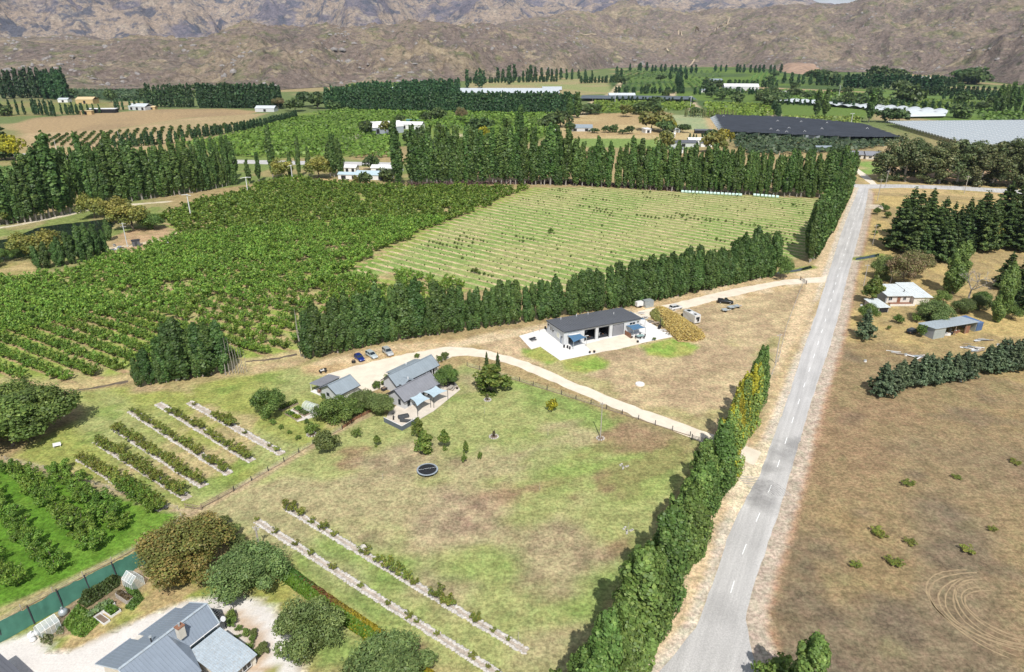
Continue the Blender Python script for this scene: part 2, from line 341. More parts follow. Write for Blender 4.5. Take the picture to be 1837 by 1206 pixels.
# left: pond margin, clearing, tracks
paint([(-60, 395), (60, 388), (150, 368), (270, 350), (300, 365), (310, 430), (215, 455), (120, 490), (-60, 510)], (.20, .24, .08), (.30, .26, .13), 3, 3, 15, 81)
paint([(-60, 468), (55, 472), (70, 492), (30, 505), (-60, 512)], (.42, .33, .17), (.3, .26, .11), 2, 2, 8, 82)
paint([(185, 455), (200, 425), (240, 410), (300, 405), (312, 428), (255, 445), (215, 458)], (.42, .29, .18), (.36, .27, .15), 2, 2, 8, 83)
strip([(-60, 418), (30, 404), (110, 388), (180, 372), (300, 362)], 4, (.60, .53, .42), 1, 1)
strip([(190, 446), (240, 440), (310, 425), (330, 412)], 3, (.55, .45, .33), 1, 1)
# ditch bank along the left side
strip([(-60, 712), (60, 704), (150, 690), (232, 678)], 5, (.45, .36, .19), 1, 1.2); strip([(420, 655), (480, 645), (545, 632)], 5, (.45, .37, .2), 1, 1.2)
# beyond the belts
k_ = sstep(520, 760, GY)[:, None]; GC = GC*(1-k_)+k_*((np.array((.15, .19, .075))*(1-sstep(.58, .7, fbm(GX, GY, 130, 3, 88)))[:, None])+np.array((.34, .27, .15))*sstep(.58, .7, fbm(GX, GY, 130, 3, 88))[:, None])
LIME, LIME2, DKG = (.125, .19, .045), (.175, .235, .06), (.08, .125, .045)
paint([(-200, 300), (0, 288), (330, 272), (700, 290), (900, 330), (700, 330), (560, 316), (300, 350), (-200, 400)], (.17, .22, .07), (.3, .25, .12), 4, 4, 30, 91)
paint([(500, 318), (600, 322), (720, 332), (640, 336), (560, 330), (470, 330)], (.45, .33, .17), None, 2, 2)
paint([(-100, 306), (0, 300), (240, 290), (250, 330), (60, 352), (-100, 366)], (.15, .22, .075), (.2, .26, .1), 4, 3, 25, 92)
paint([(20, 225), (60, 212), (150, 205), (290, 196), (400, 195), (470, 200), (440, 207), (330, 212), (200, 233), (40, 240)], (.37, .265, .155), (.32, .23, .14), 4, 4, 60, 93)
paint([(40, 240), (200, 233), (340, 212), (480, 203), (410, 232), (330, 250), (250, 268), (40, 266)], (.42, .31, .19), (.36, .28, .16), 4, 3, 40, 94)
paint([(40, 266), (250, 268), (330, 258), (330, 272), (200, 278), (40, 275)], (.42, .33, .17), (.34, .27, .13), 3, 4, 30, 95)
paint([(330, 262), (440, 238), (530, 205), (650, 192), (1010, 203), (1000, 240), (930, 262), (720, 262), (625, 282), (500, 284), (400, 282)], LIME, LIME2, 4, 3, 40, 96)
paint([(0, 180), (200, 184), (190, 202), (60, 208), (-60, 212)], (.25, .22, .10), (.2, .22, .08), 5, 4, 60, 97)
paint([(120, 162), (265, 162), (265, 182), (200, 182), (130, 178)], (.075, .12, .055), (.09, .14, .06), 6, 4, 60, 98)
paint([(0, 165), (130, 165), (200, 184), (0, 182)], (.2, .2, .1), None, 6, 4)
paint([(620, 152), (820, 148), (830, 170), (620, 168)], LIME, DKG, 8, 5, 80, 99)
paint([(990, 205), (1190, 200), (1290, 232), (1270, 262), (1120, 262), (1000, 250)], (.40, .29, .16), (.46, .36, .2), 4, 4, 30, 101)
paint([(1010, 248), (1180, 250), (1260, 256), (1240, 270), (1010, 262)], (.19, .27, .08), None, 3, 3)
paint([(1190, 206), (1275, 208), (1290, 234), (1215, 232)], (.28, .33, .19), (.33, .35, .2), 4, 4, 30, 102)
paint([(1290, 232), (1275, 208), (1262, 206), (1278, 250), (1310, 265)], (.46, .34, .2), None, 3, 3)
paint([(840, 148), (1100, 140), (1100, 168), (1010, 172), (840, 165)], (.33, .28, .15), (.26, .28, .12), 6, 6, 80, 103)
for q, a, b in (([(1070, 182), (1240, 184), (1250, 196), (1110, 203), (1060, 204)], LIME, DKG), ([(1105, 168), (1210, 160), (1360, 140), (1500, 150), (1580, 180), (1560, 215), (1270, 212), (1240, 185), (1090, 183)], LIME, DKG),
                ([(1090, 145), (1200, 122), (1400, 120), (1420, 145), (1300, 150), (1100, 168)], DKG, LIME), ([(1360, 132), (1520, 130), (1560, 150), (1400, 150)], DKG, LIME), ([(1500, 160), (1837, 165), (2000, 180), (2000, 225), (1700, 218), (1580, 205)], (.13, .2, .06), LIME)):
    paint(q, a, b, 8, 4, 120, 105)
paint([(1270, 152), (1560, 165), (1500, 172), (1260, 160)], (.36, .28, .17), (.42, .31, .19), 6, 5, 60, 106)
paint([(1520, 290), (1580, 290), (1585, 312), (1545, 316)], (.2, .3, .08), (.4, .33, .18), 3, 2, 20, 107)
paint([(1530, 315), (1600, 318), (1837, 335), (2000, 345), (2000, 372), (1837, 358), (1570, 345)], (.46, .34, .18), (.38, .3, .14), 2, 2, 14, 108)
paint([(1600, 300), (1837, 300), (1837, 330), (1600, 322)], (.46, .31, .2), None, 3, 3)
paint([(1570, 255), (1660, 262), (1700, 285), (1600, 282)], (.46, .35, .21), None, 3, 3)
for l, wd, c in (([(1040, 208), (1068, 182), (1100, 168), (1118, 145)], 14, (.52, .42, .28)), ([(1208, 165), (1200, 178)], 12, (.5, .4, .28)), ([(1236, 183), (1252, 200)], 16, (.5, .4, .28)), ([(1370, 192), (1395, 210)], 14, (.5, .42, .3)),
                 ([(625, 250), (648, 240), (700, 232)], 7, (.66, .6, .5)), ([(860, 262), (820, 240)], 6, (.5, .42, .3)), ([(620, 300), (700, 303)], 9, (.5, .38, .24)), ([(1640, 262), (1700, 280)], 8, (.5, .4, .26))): strip(l, wd, c, 2.5, 2)

# ---- the painted sheet is cut into its pieces along these outlines; edges are shared, so nothing overlaps
PITCH_O, ANG_O = 5.3, math.radians(-30.2); PITCH_Y, ANG_Y = 5.0, math.radians(-38.5)
on = lambda p, a: -S(*p)[0]*math.sin(a)+S(*p)[1]*math.cos(a)
OFF_O, OFF_Y = on((50, 655.5), ANG_O), on((840, 477.5), ANG_Y)
M_G = groundmat('dry_grass_and_soil'); M_GG = groundmat('crushed_gravel', None, 0)
M_GO = groundmat('orchard_floor', (ANG_O, PITCH_O, OFF_O, .22, (.40, .285, .17)))
M_GY = groundmat('young_orchard_floor', (ANG_Y, PITCH_Y, OFF_Y, .19, (.52, .41, .26)))
fz = np.zeros(len(NF), int)
zones = [('lawn', Z_lawn, M_G), ('garden_lawn', Z_home, M_G), ('orchard_grass', Z_vivid, M_G), ('gravel_yard', Z_gravel, M_GG), ('gravel_parking_yard', Z_yard, M_GG), ('dry_paddock', Z_dry, M_G),
         ('orchard_floor', Z_orch, M_GO), ('young_orchard_field', Z_young, M_GY), ('dry_field', Z_right, M_G), ('straw_yard', Z_rightyard, M_G)]
for k, (nm, P, m) in enumerate(zones): fz[(sdist(NCX, NCY, SP(P)) > 0) & (fz == 0)] = k+1
def submesh(name, X, Y, F, C, mat):
    u, inv = np.unique(F, return_inverse=True)
    V = np.stack([X[u], Y[u], np.zeros(len(u))], 1)
    o = bpy.data.objects.new(name, mesh_np(name, V, inv.reshape(F.shape), mat, vcols=C[u])); link(o); return tag(o, kind='structure')
nn = len(NX); CN, CF = np.clip(GC[:nn], .01, .9), np.clip(GC[nn:], .01, .9)
submesh('ground', NX, NY, NF[fz == 0], CN, M_G)
for k, (nm, P, m) in enumerate(zones): submesh(nm, NX, NY, NF[fz == k+1], CN, m)
submesh('valley_floor', FX, FY, FF, CF, M_G)
b = MB(); b.box((0, 7600, -.9), (33000, 15000, .4)); o = b.build('outer_ground', simple('outer_ground', (.33, .26, .15), .95, .2, .01)); tag(o, kind='structure')

# ---- hills: heightfields out from the valley edge
def az_of(px): d = ray(px, 110); return math.atan2(d[0], d[1])
def tanel(px, py): d = ray(px, py); return d[2]/math.hypot(d[0], d[1])
def tab(pts, f): a = np.array([az_of(p[0]) for p in pts]); return a, np.array([f(p) for p in pts])
def gdist(p): return math.hypot(*S(*p))
foot1 = tab([(-500, 166), (0, 163), (250, 162), (480, 162), (620, 154), (800, 148), (900, 140), (1000, 133), (1100, 122), (1300, 120)], gdist)
cr1 = [(-500, 95), (-100, 88), (0, 84), (60, 78), (120, 80), (190, 86), (245, 74), (300, 70), (350, 73), (400, 64), (440, 57), (520, 47), (580, 51), (640, 61), (700, 50), (760, 45), (850, 50), (905, 48), (960, 55), (1050, 66), (1300, 80)]
foot2 = tab([(700, 150), (850, 136), (1000, 129), (1100, 116), (1200, 119), (1300, 119), (1400, 125), (1500, 129), (1600, 130), (1700, 137), (1837, 152), (2400, 175)], gdist)
cr2 = [(700, 75), (850, 62), (930, 48), (1000, 38), (1040, 29), (1080, 15), (1115, 8), (1150, 14), (1220, 20), (1300, 19), (1400, 20), (1470, 18), (1530, 10), (1570, 6), (1600, 10), (1660, 4), (1750, -5), (1837, -16), (2400, -70)]
cr3 = [(-500, -150), (0, -115), (300, -95), (600, -62), (900, -32), (1000, -22), (1100, -13), (1250, -6), (1330, -1), (1380, 4), (1450, 10), (1540, 9), (1620, 13), (1700, 13), (2400, 12)]
def layer(X, Y, foot, cr, depth, namp, seed, plate=.55):
    A, D = np.arctan2(X, Y), np.hypot(X, Y)
    Fd = np.interp(A, *foot) if not np.isscalar(foot) else foot+400*(fbm(A*30, A*0, 1, 3, seed)-.5)
    Cd = Fd+depth*(.85+.5*fbm(A*14, A*0+3, 1, 3, seed+1)); ca, cv = tab(cr, lambda p: tanel(*p))
    Hc = CAM_H+Cd*np.interp(A, ca, cv)
    Xw, Yw = X+60*fbm(X, Y, 160, 3, seed+7), Y+60*fbm(X, Y, 160, 3, seed+8)
    s = (D-Fd)/(Cd-Fd); up = np.clip(s, 0, 1); prof = np.where(s < 1, up**.9*(1-.25*np.sin(up*math.pi)), 1-plate*sstep(1, 2.6, s))
    M_ = np.median(Cd); spur = ridged(A*M_+.8*(Xw-X), D*.45+.8*(Yw-Y), depth*.5, 3, seed+4)-.62      # spurs and gullies running down the slope
    nz = .8*spur+.7*(ridged(Xw, Yw, depth*.3, 6, seed)-.62)+.32*(ridged(Xw, Yw, depth*.09, 4, seed+2)-.6)
    body = sstep(0, .15, s)*(1-.5*np.exp(-((s-1)/.13)**2))
    return np.where(s > -.02, Hc*prof+nz*namp*Hc*body, -.6)
def hill_h(X, Y): return np.maximum(layer(X, Y, foot1, cr1, 620, .85, 3), layer(X, Y, foot2, cr2, 1300, .8, 9))
def mtn_h(X, Y): return layer(X, Y, 5200., cr3, 3600, .85, 15, .2)
def polar(name, d0, d1, nd, fun, mat, na=900, amax=46):
    A = np.radians(np.linspace(-amax, amax, na)); D = d0*(d1/d0)**np.linspace(0, 1, nd)
    AA, DD = np.meshgrid(A, D); X, Y = DD*np.sin(AA), DD*np.cos(AA); Zh = fun(X, Y)
    j, i = np.mgrid[0:nd-1, 0:na-1]; b = (j*na+i).ravel(); F = np.stack([b, b+1, b+na+1, b+na], 1)
    keep = (Zh.ravel()[F] > -.55).any(1); F = F[keep]; u, inv = np.unique(F, return_inverse=True)
    V = np.stack([X.ravel()[u], Y.ravel()[u], Zh.ravel()[u]], 1)
    o = bpy.data.objects.new(name, mesh_np(name, V, inv.reshape(F.shape), mat, smooth=True)); link(o); return tag(o, kind='structure')
def hillmat(name, base, layers, sc, rockc, rock_amt, bump):
    m, t, p = nodes(name); pos = N(t, 'NewGeometry').outputs['Position']
    mp = N(t, 'Mapping'); t.links.new(pos, mp.inputs[0]); mp.inputs['Scale'].default_value = (1, 1, 1.6); v = mp.outputs[0]; c = base
    for cc, s2, lo, hi, am in layers: c = mixc(t, remap(t, noise(t, v, s2*sc, 7, .66), lo, hi, 0, am), c, cc)
    f = remap(t, noise(t, v, .07*sc, 6, .85), .4, .6, .66, 1.3); c = mixc(t, 1.0, c, f, 'MULTIPLY')
    c = mixc(t, remap(t, noise(t, v, .16*sc, 5, .8), .6, .66, 0, rock_amt), c, rockc)
    t.links.new(c, p.inputs['Base Color']); p.inputs['Roughness'].default_value = .95; p.inputs['Specular IOR Level'].default_value = .08
    h = math_(t, 'ADD', noise(t, v, .02*sc, 8, .7), math_(t, 'MULTIPLY', noise(t, v, .12*sc, 6, .75), .4)); bumpn(t, p, h, bump, 1.0)
    return m
HM1 = hillmat('tussock_hill', (.24, .188, .155), [((.41, .325, .21), .004, .48, .60, .85), ((.19, .155, .14), .008, .51, .60, .85), ((.20, .205, .095), .016, .54, .63, .75), ((.44, .36, .235), .026, .57, .64, .75), ((.105, .115, .07), .045, .56, .63, .7)], 1.0, (.45, .43, .41), .9, 16)
HM2 = hillmat('dry_mountain', (.56, .44, .335), [((.26, .235, .28), .0025, .49, .56, .92), ((.15, .16, .20), .009, .52, .59, .9), ((.66, .55, .42), .011, .55, .62, .75), ((.17, .17, .21), .03, .54, .61, .75)], .6, (.36, .33, .32), .3, 60)  # tan and blue-grey patches paint sunlit and shaded slopes, with haze and thyme
polar('hills', 1150, 5200, 420, hill_h, HM1, 1300)
polar('mountain_range', 4300, 15000, 240, mtn_h, HM2, 1000)
# rock outcrops and scrub on the hill sides: uncountable, one object each
def ico_rocks(n, seed, smin, smax, tall):
    r = RS(seed); V, F = [], []
    base = np.array([(0, 0, 1), (.9, 0, .35), (.28, .86, .35), (-.73, .53, .35), (-.73, -.53, .35), (.28, -.86, .35), (.95, .2, -.6), (.1, .95, -.6), (-.9, .4, -.6), (-.6, -.8, -.6), (.5, -.9, -.6)])
    tri = [(0, 1, 2), (0, 2, 3), (0, 3, 4), (0, 4, 5), (0, 5, 1), (1, 6, 2), (2, 6, 7), (2, 7, 3), (3, 7, 8), (3, 8, 4), (4, 8, 9), (4, 9, 5), (5, 9, 10), (5, 10, 1), (1, 10, 6)]
    return base, tri, r
def scatter_rocks(name, P, sizes, mat, seed, tall=.7):
    base, tri, r = ico_rocks(1, seed, 1, 1, 1); n = len(P)
    B = base[None]*(1+.45*(r.rand(n, 11, 1)-.5)); B = B*np.stack([sizes*(.7+.9*r.rand(n)), sizes*(.6+.5*r.rand(n)), sizes*tall*(.5+.8*r.rand(n))], 1)[:, None]
    a = r.rand(n)*.7-.2; ca, sa = np.cos(a)[:, None], np.sin(a)[:, None]
    V = np.stack([B[..., 0]*ca-B[..., 1]*sa, B[..., 0]*sa+B[..., 1]*ca, B[..., 2]], -1)+np.asarray(P)[:, None]
    F = (np.array(tri)[None]+11*np.arange(n)[:, None, None]).reshape(-1, 3)
    o = bpy.data.objects.new(name, mesh_np(name, V, F, mat)); link(o); return tag(o, kind='stuff')
ROCK = simple('schist_rock', (.27, .25, .235), .95, .35, .3, bump=.3)
r = RS(4); ax, dd = np.radians(r.uniform(-42, 42, 26000)), r.uniform(1250, 4200, 26000); x, y = dd*np.sin(ax), dd*np.cos(ax); z = hill_h(x, y)
k = (z > 4) & (fbm(x, y, 110, 3, 77) > .55); x, y, z = x[k][:6500], y[k][:6500], z[k][:6500]
o = scatter_rocks('rock_outcrops', np.stack([x, y, z], 1), (.8+5.5*r.rand(len(x))**3), ROCK, 5); tag(o, 'grey schist rock outcrops scattered over the dry hill sides')
# ---- roads as sheets with edges that wander a little
def roadmat(name, col, var, streak=0.0, stains=()):
    m, t, p = nodes(name); tc = N(t, 'TexCoord').outputs['Object']; m1 = N(t, 'Mapping'); t.links.new(tc, m1.inputs[0]); m1.inputs['Rotation'].default_value = (0, 0, streak)
    mp = N(t, 'Mapping'); t.links.new(m1.outputs[0], mp.inputs[0]); mp.inputs['Scale'].default_value = (1, .04, 1)
    a = remap(t, noise(t, mp.outputs[0], .8, 5), .3, .7, 1-var, 1+var); b2 = remap(t, noise(t, tc, .12, 5), .3, .7, .9, 1.08); c2 = remap(t, noise(t, tc, 4, 5, .85), .4, .6, .84, 1.16)
    v = math_(t, 'MULTIPLY', math_(t, 'MULTIPLY', a, b2), c2); c = mixc(t, 1.0, col, v, 'MULTIPLY')
    for (x, y, rad, k) in stains:      # rubber and oil worn into the seal at the driveway mouths
        d = N(t, 'VectorMath', operation='DISTANCE'); t.links.new(tc, d.inputs[0]); d.inputs[1].default_value = (x, y, 0)
        e = math_(t, 'ADD', d.outputs['Value'], remap(t, noise(t, tc, .3, 5, .7), .2, .8, -rad*.6, rad*.6))
        c = mixc(t, remap(t, e, rad*.25, rad, k, 0), c, (.17, .165, .16))
    t.links.new(c, p.inputs['Base Color']); p.inputs['Roughness'].default_value = .92; p.inputs['Specular IOR Level'].default_value = .15
    return m
def ribbon(name, L, R, mat, z, jag=.15, step=3.0, seed=1, kind='structure'):
    L, R = np.asarray(L), np.asarray(R); r = RS(seed)
    def res(P, n):
        s = np.concatenate([[0], np.cumsum(np.hypot(*np.diff(P, axis=0).T))]); q = np.linspace(0, s[-1], n); return np.stack([np.interp(q, s, P[:, 0]), np.interp(q, s, P[:, 1])], 1)
    n = max(3, int(np.hypot(*np.diff(L, axis=0).T).sum()/step)); L, R = res(L, n), res(R, n); L = L+r.uniform(-jag, jag, L.shape); R = R+r.uniform(-jag, jag, R.shape)
    V = np.concatenate([np.c_[L, np.full(n, z)], np.c_[R, np.full(n, z)]]); i = np.arange(n-1); F = np.stack([i, n+i, n+i+1, i+1], 1)
    o = bpy.data.objects.new(name, mesh_np(name, V, F, mat)); link(o); return tag(o, kind=kind) if kind else o
M_ROAD = roadmat('worn_chip_seal', (.49, .475, .455), .17, math.radians(28), [(*S(1425, 800), 4.2, .55), (*S(1400, 815), 4, .5), (*S(1375, 840), 3.5, .45), (*S(1358, 875), 4.5, .6), (*S(1368, 900), 4, .5), (*S(1450, 790), 3, .4), (*S(1300, 1100), 4, .25)]); M_DRIVE = simple('limestone_gravel', (.72, .635, .51), .95, .1, .4, spec=.1)
road = ribbon('road', gl, gr, M_ROAD, .02, .12, 2.0, 2)
M_LINE = simple('road_paint', (.86, .86, .84), .8, .04, 2)
M_PATCH = simple('darker_seal', (.27, .26, .25), .9, .15, 1.5, spec=.2); M_RUB = simple('tyre_rubber_marks', (.34, .33, .32), .9, .35, 1.2, spec=.2)
cl = (gl+gr)/2
s_ = np.concatenate([[0], np.cumsum(np.hypot(*np.diff(cl, axis=0).T))]); ct = lambda q: np.array([np.interp(q, s_, cl[:, 0]), np.interp(q, s_, cl[:, 1])])
dash0 = np.array(S(1318, 1054)); q0 = min(np.arange(0, 120, .5), key=lambda q: np.hypot(*(ct(q)-dash0)))
q = q0
while q < s_[-1]-12:    # painted centre dashes, 3 m on, 7 m off
    a, b_ = ct(q-1.5), ct(q+1.5); d = (b_-a)/np.hypot(*(b_-a)); nrm = np.array([-d[1], d[0]])*.07
    sh = np.array([1.05, 0])*max(0, min(1, (ct(q)[1]-40)/60))*0
    MB().add([(*(a-nrm+sh), .026), (*(a+nrm+sh), .026), (*(b_+nrm+sh), .026), (*(b_-nrm+sh), .026)][::-1], [(0, 1, 2, 3)]).build('centre_dash', M_LINE, road); q += 10
def patchsheet(name, px, mat, z, parent=None, jag=.3, kind='structure', seed=3, ground=False):
    P = np.asarray(px if ground else SP(px)); r = RS(seed); Q = []
    for i in range(len(P)):
        a, c = P[i], P[(i+1) % len(P)]; k = max(1, int(np.hypot(*(c-a))/1.5))
        for j in range(k): Q.append(a+(c-a)*j/k+r.uniform(-jag, jag, 2))
    o = MB().add([(x, y, z) for x, y in Q], [tuple(range(len(Q)))]).build(name, mat, parent)
    if o.data.polygons[0].normal.z < 0: o.data.flip_normals()
    return tag(o, kind=kind) if kind else o
for k, rr in enumerate(np.linspace(2.2, 6.2, 9)):     # curved tyre scrub at the driveway mouth
    c = S(1362, 893); a = np.linspace(.1, 1.9, 9); I = np.stack([c[0]+rr*np.cos(a), c[1]+rr*1.1*np.sin(a)], 1); O = np.stack([c[0]+(rr+.16)*np.cos(a), c[1]+(rr+.16)*1.1*np.sin(a)], 1)
    ribbon('tyre_scrub_mark', O, I, M_RUB, .027, .04, .6, 9+k, None).parent = road
M_TT = simple('flattened_straw', (.33, .245, .14), .95, .25, 1)
for k, rr in enumerate((4.6, 5.1, 6.0, 6.5, 7.3, 7.8, 8.7, 9.2)):
    c = S(1806, 1098); a = np.linspace(1.5+.12*(k % 3), 4.9-.1*k, 26); ex = 1+.05*np.sin(a*3+k); I = np.stack([c[0]+rr*ex*1.15*np.cos(a), c[1]+rr*ex*np.sin(a)], 1); O = np.stack([c[0]+(rr+.22)*ex*1.15*np.cos(a), c[1]+(rr+.22)*ex*np.sin(a)], 1)
    ribbon('tyre_track', O, I, M_TT, .012, .06, .7, 40+k)
cross = ribbon('cross_road', SP([(1545, 331), (1620, 331), (1720, 334), (1837, 341), (2000, 352)]), SP([(1545, 339), (1620, 337), (1720, 341), (1837, 349), (2000, 361)]), M_ROAD, .016, .1, 4, 5)
ribbon('cross_road', SP([(1518, 293), (1528, 302), (1548, 320), (1562, 331)]), SP([(1523, 292), (1536, 300), (1560, 318), (1574, 331)]), M_DRIVE, .014, .2, 4, 6)
ribbon('cross_road', SP([(1545, 331), (1380, 322), (1200, 312)]), SP([(1545, 337), (1380, 327), (1200, 316)]), M_ROAD, .014, .1, 6, 7)
ribbon('highway', SP([(-300, 268), (30, 275), (120, 279), (330, 285), (480, 288), (720, 292)]), SP([(-300, 276), (30, 281), (120, 286), (330, 291), (480, 295), (720, 298)]), M_ROAD, .03, .1, 8, 8)
ribbon('driveway', SP([(795, 622), (840, 624), (880, 630), (940, 647), (1040, 690), (1150, 734), (1270, 776), (1330, 799), (1366, 812)]), SP([(800, 641), (835, 638), (870, 641), (925, 657), (1022, 699), (1132, 745), (1250, 790), (1305, 812), (1352, 836)]), M_DRIVE, .012, .3, 2, 11)
ribbon('driveway', SP([(985, 585), (1060, 573), (1135, 562), (1200, 546), (1300, 522), (1400, 503), (1484, 496)]), SP([(990, 592), (1070, 583), (1150, 573), (1220, 556), (1310, 533), (1400, 512), (1480, 506)]), M_DRIVE, .012, .3, 2, 12)
patchsheet('parking_gravel', Z_yard, M_DRIVE, .008, None, .4)
M_CONC = simple('pale_concrete', (.74, .72, .69), .8, .06, .5)
b = MB(); pad = [(931, 603), (980, 589), (1150, 570), (1208, 604), (1120, 622), (1064, 635), (1005, 647), (969, 622), (953, 627)]; b.prism([tuple(p) for p in SP(pad)], -.05, .06); tag(b.build('concrete_pad', M_CONC), kind='structure')
patchsheet('gravel_apron', [(1062, 634), (1050, 618), (1120, 600), (1140, 606), (1150, 617), (1110, 627)], M_DRIVE, .066, None, .12)
# water
m, t, p = nodes('still_water'); p.inputs['Base Color'].default_value = (.018, .028, .02, 1); p.inputs['Roughness'].default_value = .05; p.inputs['Specular IOR Level'].default_value = .6
tc = N(t, 'TexCoord').outputs['Object']; bumpn(t, p, noise(t, tc, 1.2, 3), .03, .3); M_WATER = m
patchsheet('pond_water', [(-80, 440), (20, 428), (70, 408), (120, 401), (190, 394), (205, 402), (195, 430), (150, 436), (110, 448), (40, 462), (-80, 478)], M_WATER, .02, None, .8)
ribbon('ditch_water', SP([(1396, 486), (1425, 484), (1455, 477)]), SP([(1394, 491), (1427, 488), (1458, 481)]), M_WATER, .02, .2, 2, 4)
ribbon('ditch_water', SP([(1535, 463), (1552, 460), (1577, 455)]), SP([(1535, 467), (1552, 465), (1577, 460)]), M_WATER, .02, .2, 2, 4)
M_DITCH = simple('damp_ditch_soil', (.13, .10, .07), .95, .3, 1)
ribbon('ditch', SP([(118, 702), (180, 692), (232, 682)]), SP([(118, 705), (180, 695), (232, 686)]), M_DITCH, .006, .35, 1.5, 4)
ribbon('ditch', SP([(440, 648), (500, 641), (535, 634)]), SP([(440, 651), (500, 644), (535, 637)]), M_DITCH, .006, .35, 1.5, 4)
# ================================================================ VEGETATION
def quads(P, Nn, size, r, asp=1.0):
    """leaf-sized quads at points P facing roughly Nn"""
    n = len(P); Nn = Nn/np.maximum(np.linalg.norm(Nn, axis=1, keepdims=True), 1e-6)
    a = r.normal(size=(n, 3)); U = np.cross(Nn, a); U /= np.maximum(np.linalg.norm(U, axis=1, keepdims=True), 1e-6); W = np.cross(Nn, U)
    s = (size*(.6+.8*r.rand(n)))[:, None]/2; U, W = U*s*asp, W*s/asp
    k = Nn*s*.35
    return np.stack([P-U*.9-W, P+U-W*.8+k, P+U*.85+W, P-U+W*.9+k], 1)
def cols(n, base, alt, r, altp=.3, var=.3):
    base, alt = np.array(base), np.array(alt); k = (r.rand(n) < altp)[:, None]
    return np.where(k, alt, base)*(1+var*(r.rand(n, 1)*2-1))
def ell(c, rad, n, r, up=.25):
    d = r.normal(size=(n, 3)); d /= np.linalg.norm(d, axis=1, keepdims=True)
    return c+d*rad*(.5+.42*r.rand(n, 1)+.28*r.rand(n, 1)**3), d+np.array([0, 0, up])+r.normal(size=(n, 3))*.6
def merge(cl): return np.concatenate([c[0] for c in cl]), np.concatenate([c[1] for c in cl])
def poplar_c(seed, h, R, n, leaf, base, alt, altp, nc=34, foot=.05, side=None, wide=.35):
    """upright crown built of many steep, flame-tipped sprays"""
    r = RS(seed); out = []; nc = int(nc*1.5); lob = r.rand()*6.28
    for k in range(nc):
        t = (k+.2+.6*r.rand())/nc                       # height at which the spray is widest
        t = foot+(1-foot)*t*.93; prof = min(1, ((t-foot+.02)/.16)**.5)*(1-max(0, (t-wide)/(1-wide))**2.1*.8)
        a = k*2.4+r.rand()*1.2; q = R*prof*(.35+.55*r.rand())*(1+.15*math.sin(2*a+lob)) if k % 5 else R*prof*.12
        Ls = h*(.13+.10*r.rand())*(.75+.5*(1-t)); z0 = max(.02*h, t*h-.45*Ls); z1 = min(z0+Ls, h*(.95+.07*r.rand())); w = max(.2*R, R*prof*(.32+.22*r.rand()))
        m = max(8, int(n/nc*(.35+1.15*prof))); s_ = r.rand(m)**.85; ang = r.rand(m)*6.283
        wr = w*(np.sqrt(s_+.08))*(1.02-s_)**.45*1.35*(.7+.42*r.rand(m)); lean = q*(.55+.45*s_)
        P = np.stack([lean*math.cos(a)+wr*np.cos(ang), lean*math.sin(a)+wr*np.sin(ang), z0+(z1-z0)*s_+r.normal(size=m)*.012*h], 1)
        D = np.stack([np.cos(ang)+.5*math.cos(a), np.sin(ang)+.5*math.sin(a), .15+.5*s_], 1)+r.normal(size=(m, 3))*.55
        rr = np.hypot(P[:, 0], P[:, 1]); keep = (rr > R*prof*.33) | (t > .75); P, D = P[keep], D[keep]
        ap = altp*(2.2*r.rand() if side is None else (1.8 if math.cos(a-side) > .2 else .35))
        out.append((quads(P, D, leaf, r), cols(len(P), base, alt, r, ap, .32)*(.84+.32*r.rand())))
    return merge(out)
def round_c(seed, h, R, n, leaf, base, alt, altp, nc=26, foot=.18, cl=.38, asp=1.0, flat=.5, top=None, droop=0, cone=0):
    """rounded crown: clumps over and inside an uneven dome"""
    r = RS(seed); out = []; zc, rz = h*(foot+1)/2, h*(1-foot)/2; lob = r.rand(6)*6.28
    for k in range(nc):
        d = r.normal(size=3); d /= np.linalg.norm(d); d[2] = abs(d[2])*.9-.25*(r.rand() < .4) if r.rand() < .8 else d[2]
        q = (.55+.4*r.rand()) if k > nc*.15 else .25; uneven = 1+.18*math.sin(3*math.atan2(d[1], d[0])+lob[0])
        c = np.array([d[0]*R*q*uneven, d[1]*R*q*uneven, zc+d[2]*rz*q*.95]); cr = R*cl*(.7+.6*r.rand()); tp = 1-cone*max(0, min(1, c[2]/h)); c[:2] *= tp; cr *= .25+.75*tp
        P, D = ell(c, np.array([cr, cr, min(cr*(.75+flat*.3), rz*.7)]), max(5, int(n/nc)), r, .35)
        if droop: P[:, 2] -= droop*np.maximum(0, np.hypot(P[:, 0], P[:, 1])/R-.5)**2*h
        P[:, 2] = np.maximum(P[:, 2], .05*h*r.rand(len(P)))
        ap = altp*2*r.rand()
        if top is not None and c[2] > zc+.2*rz: out.append((quads(P, D, leaf, r, asp), cols(len(P), top, alt, r, ap, .25)*(.85+.3*r.rand())))
        else: out.append((quads(P, D, leaf, r, asp), cols(len(P), base, alt, r, ap, .28)*(.8+.4*r.rand())))
    return merge(out)
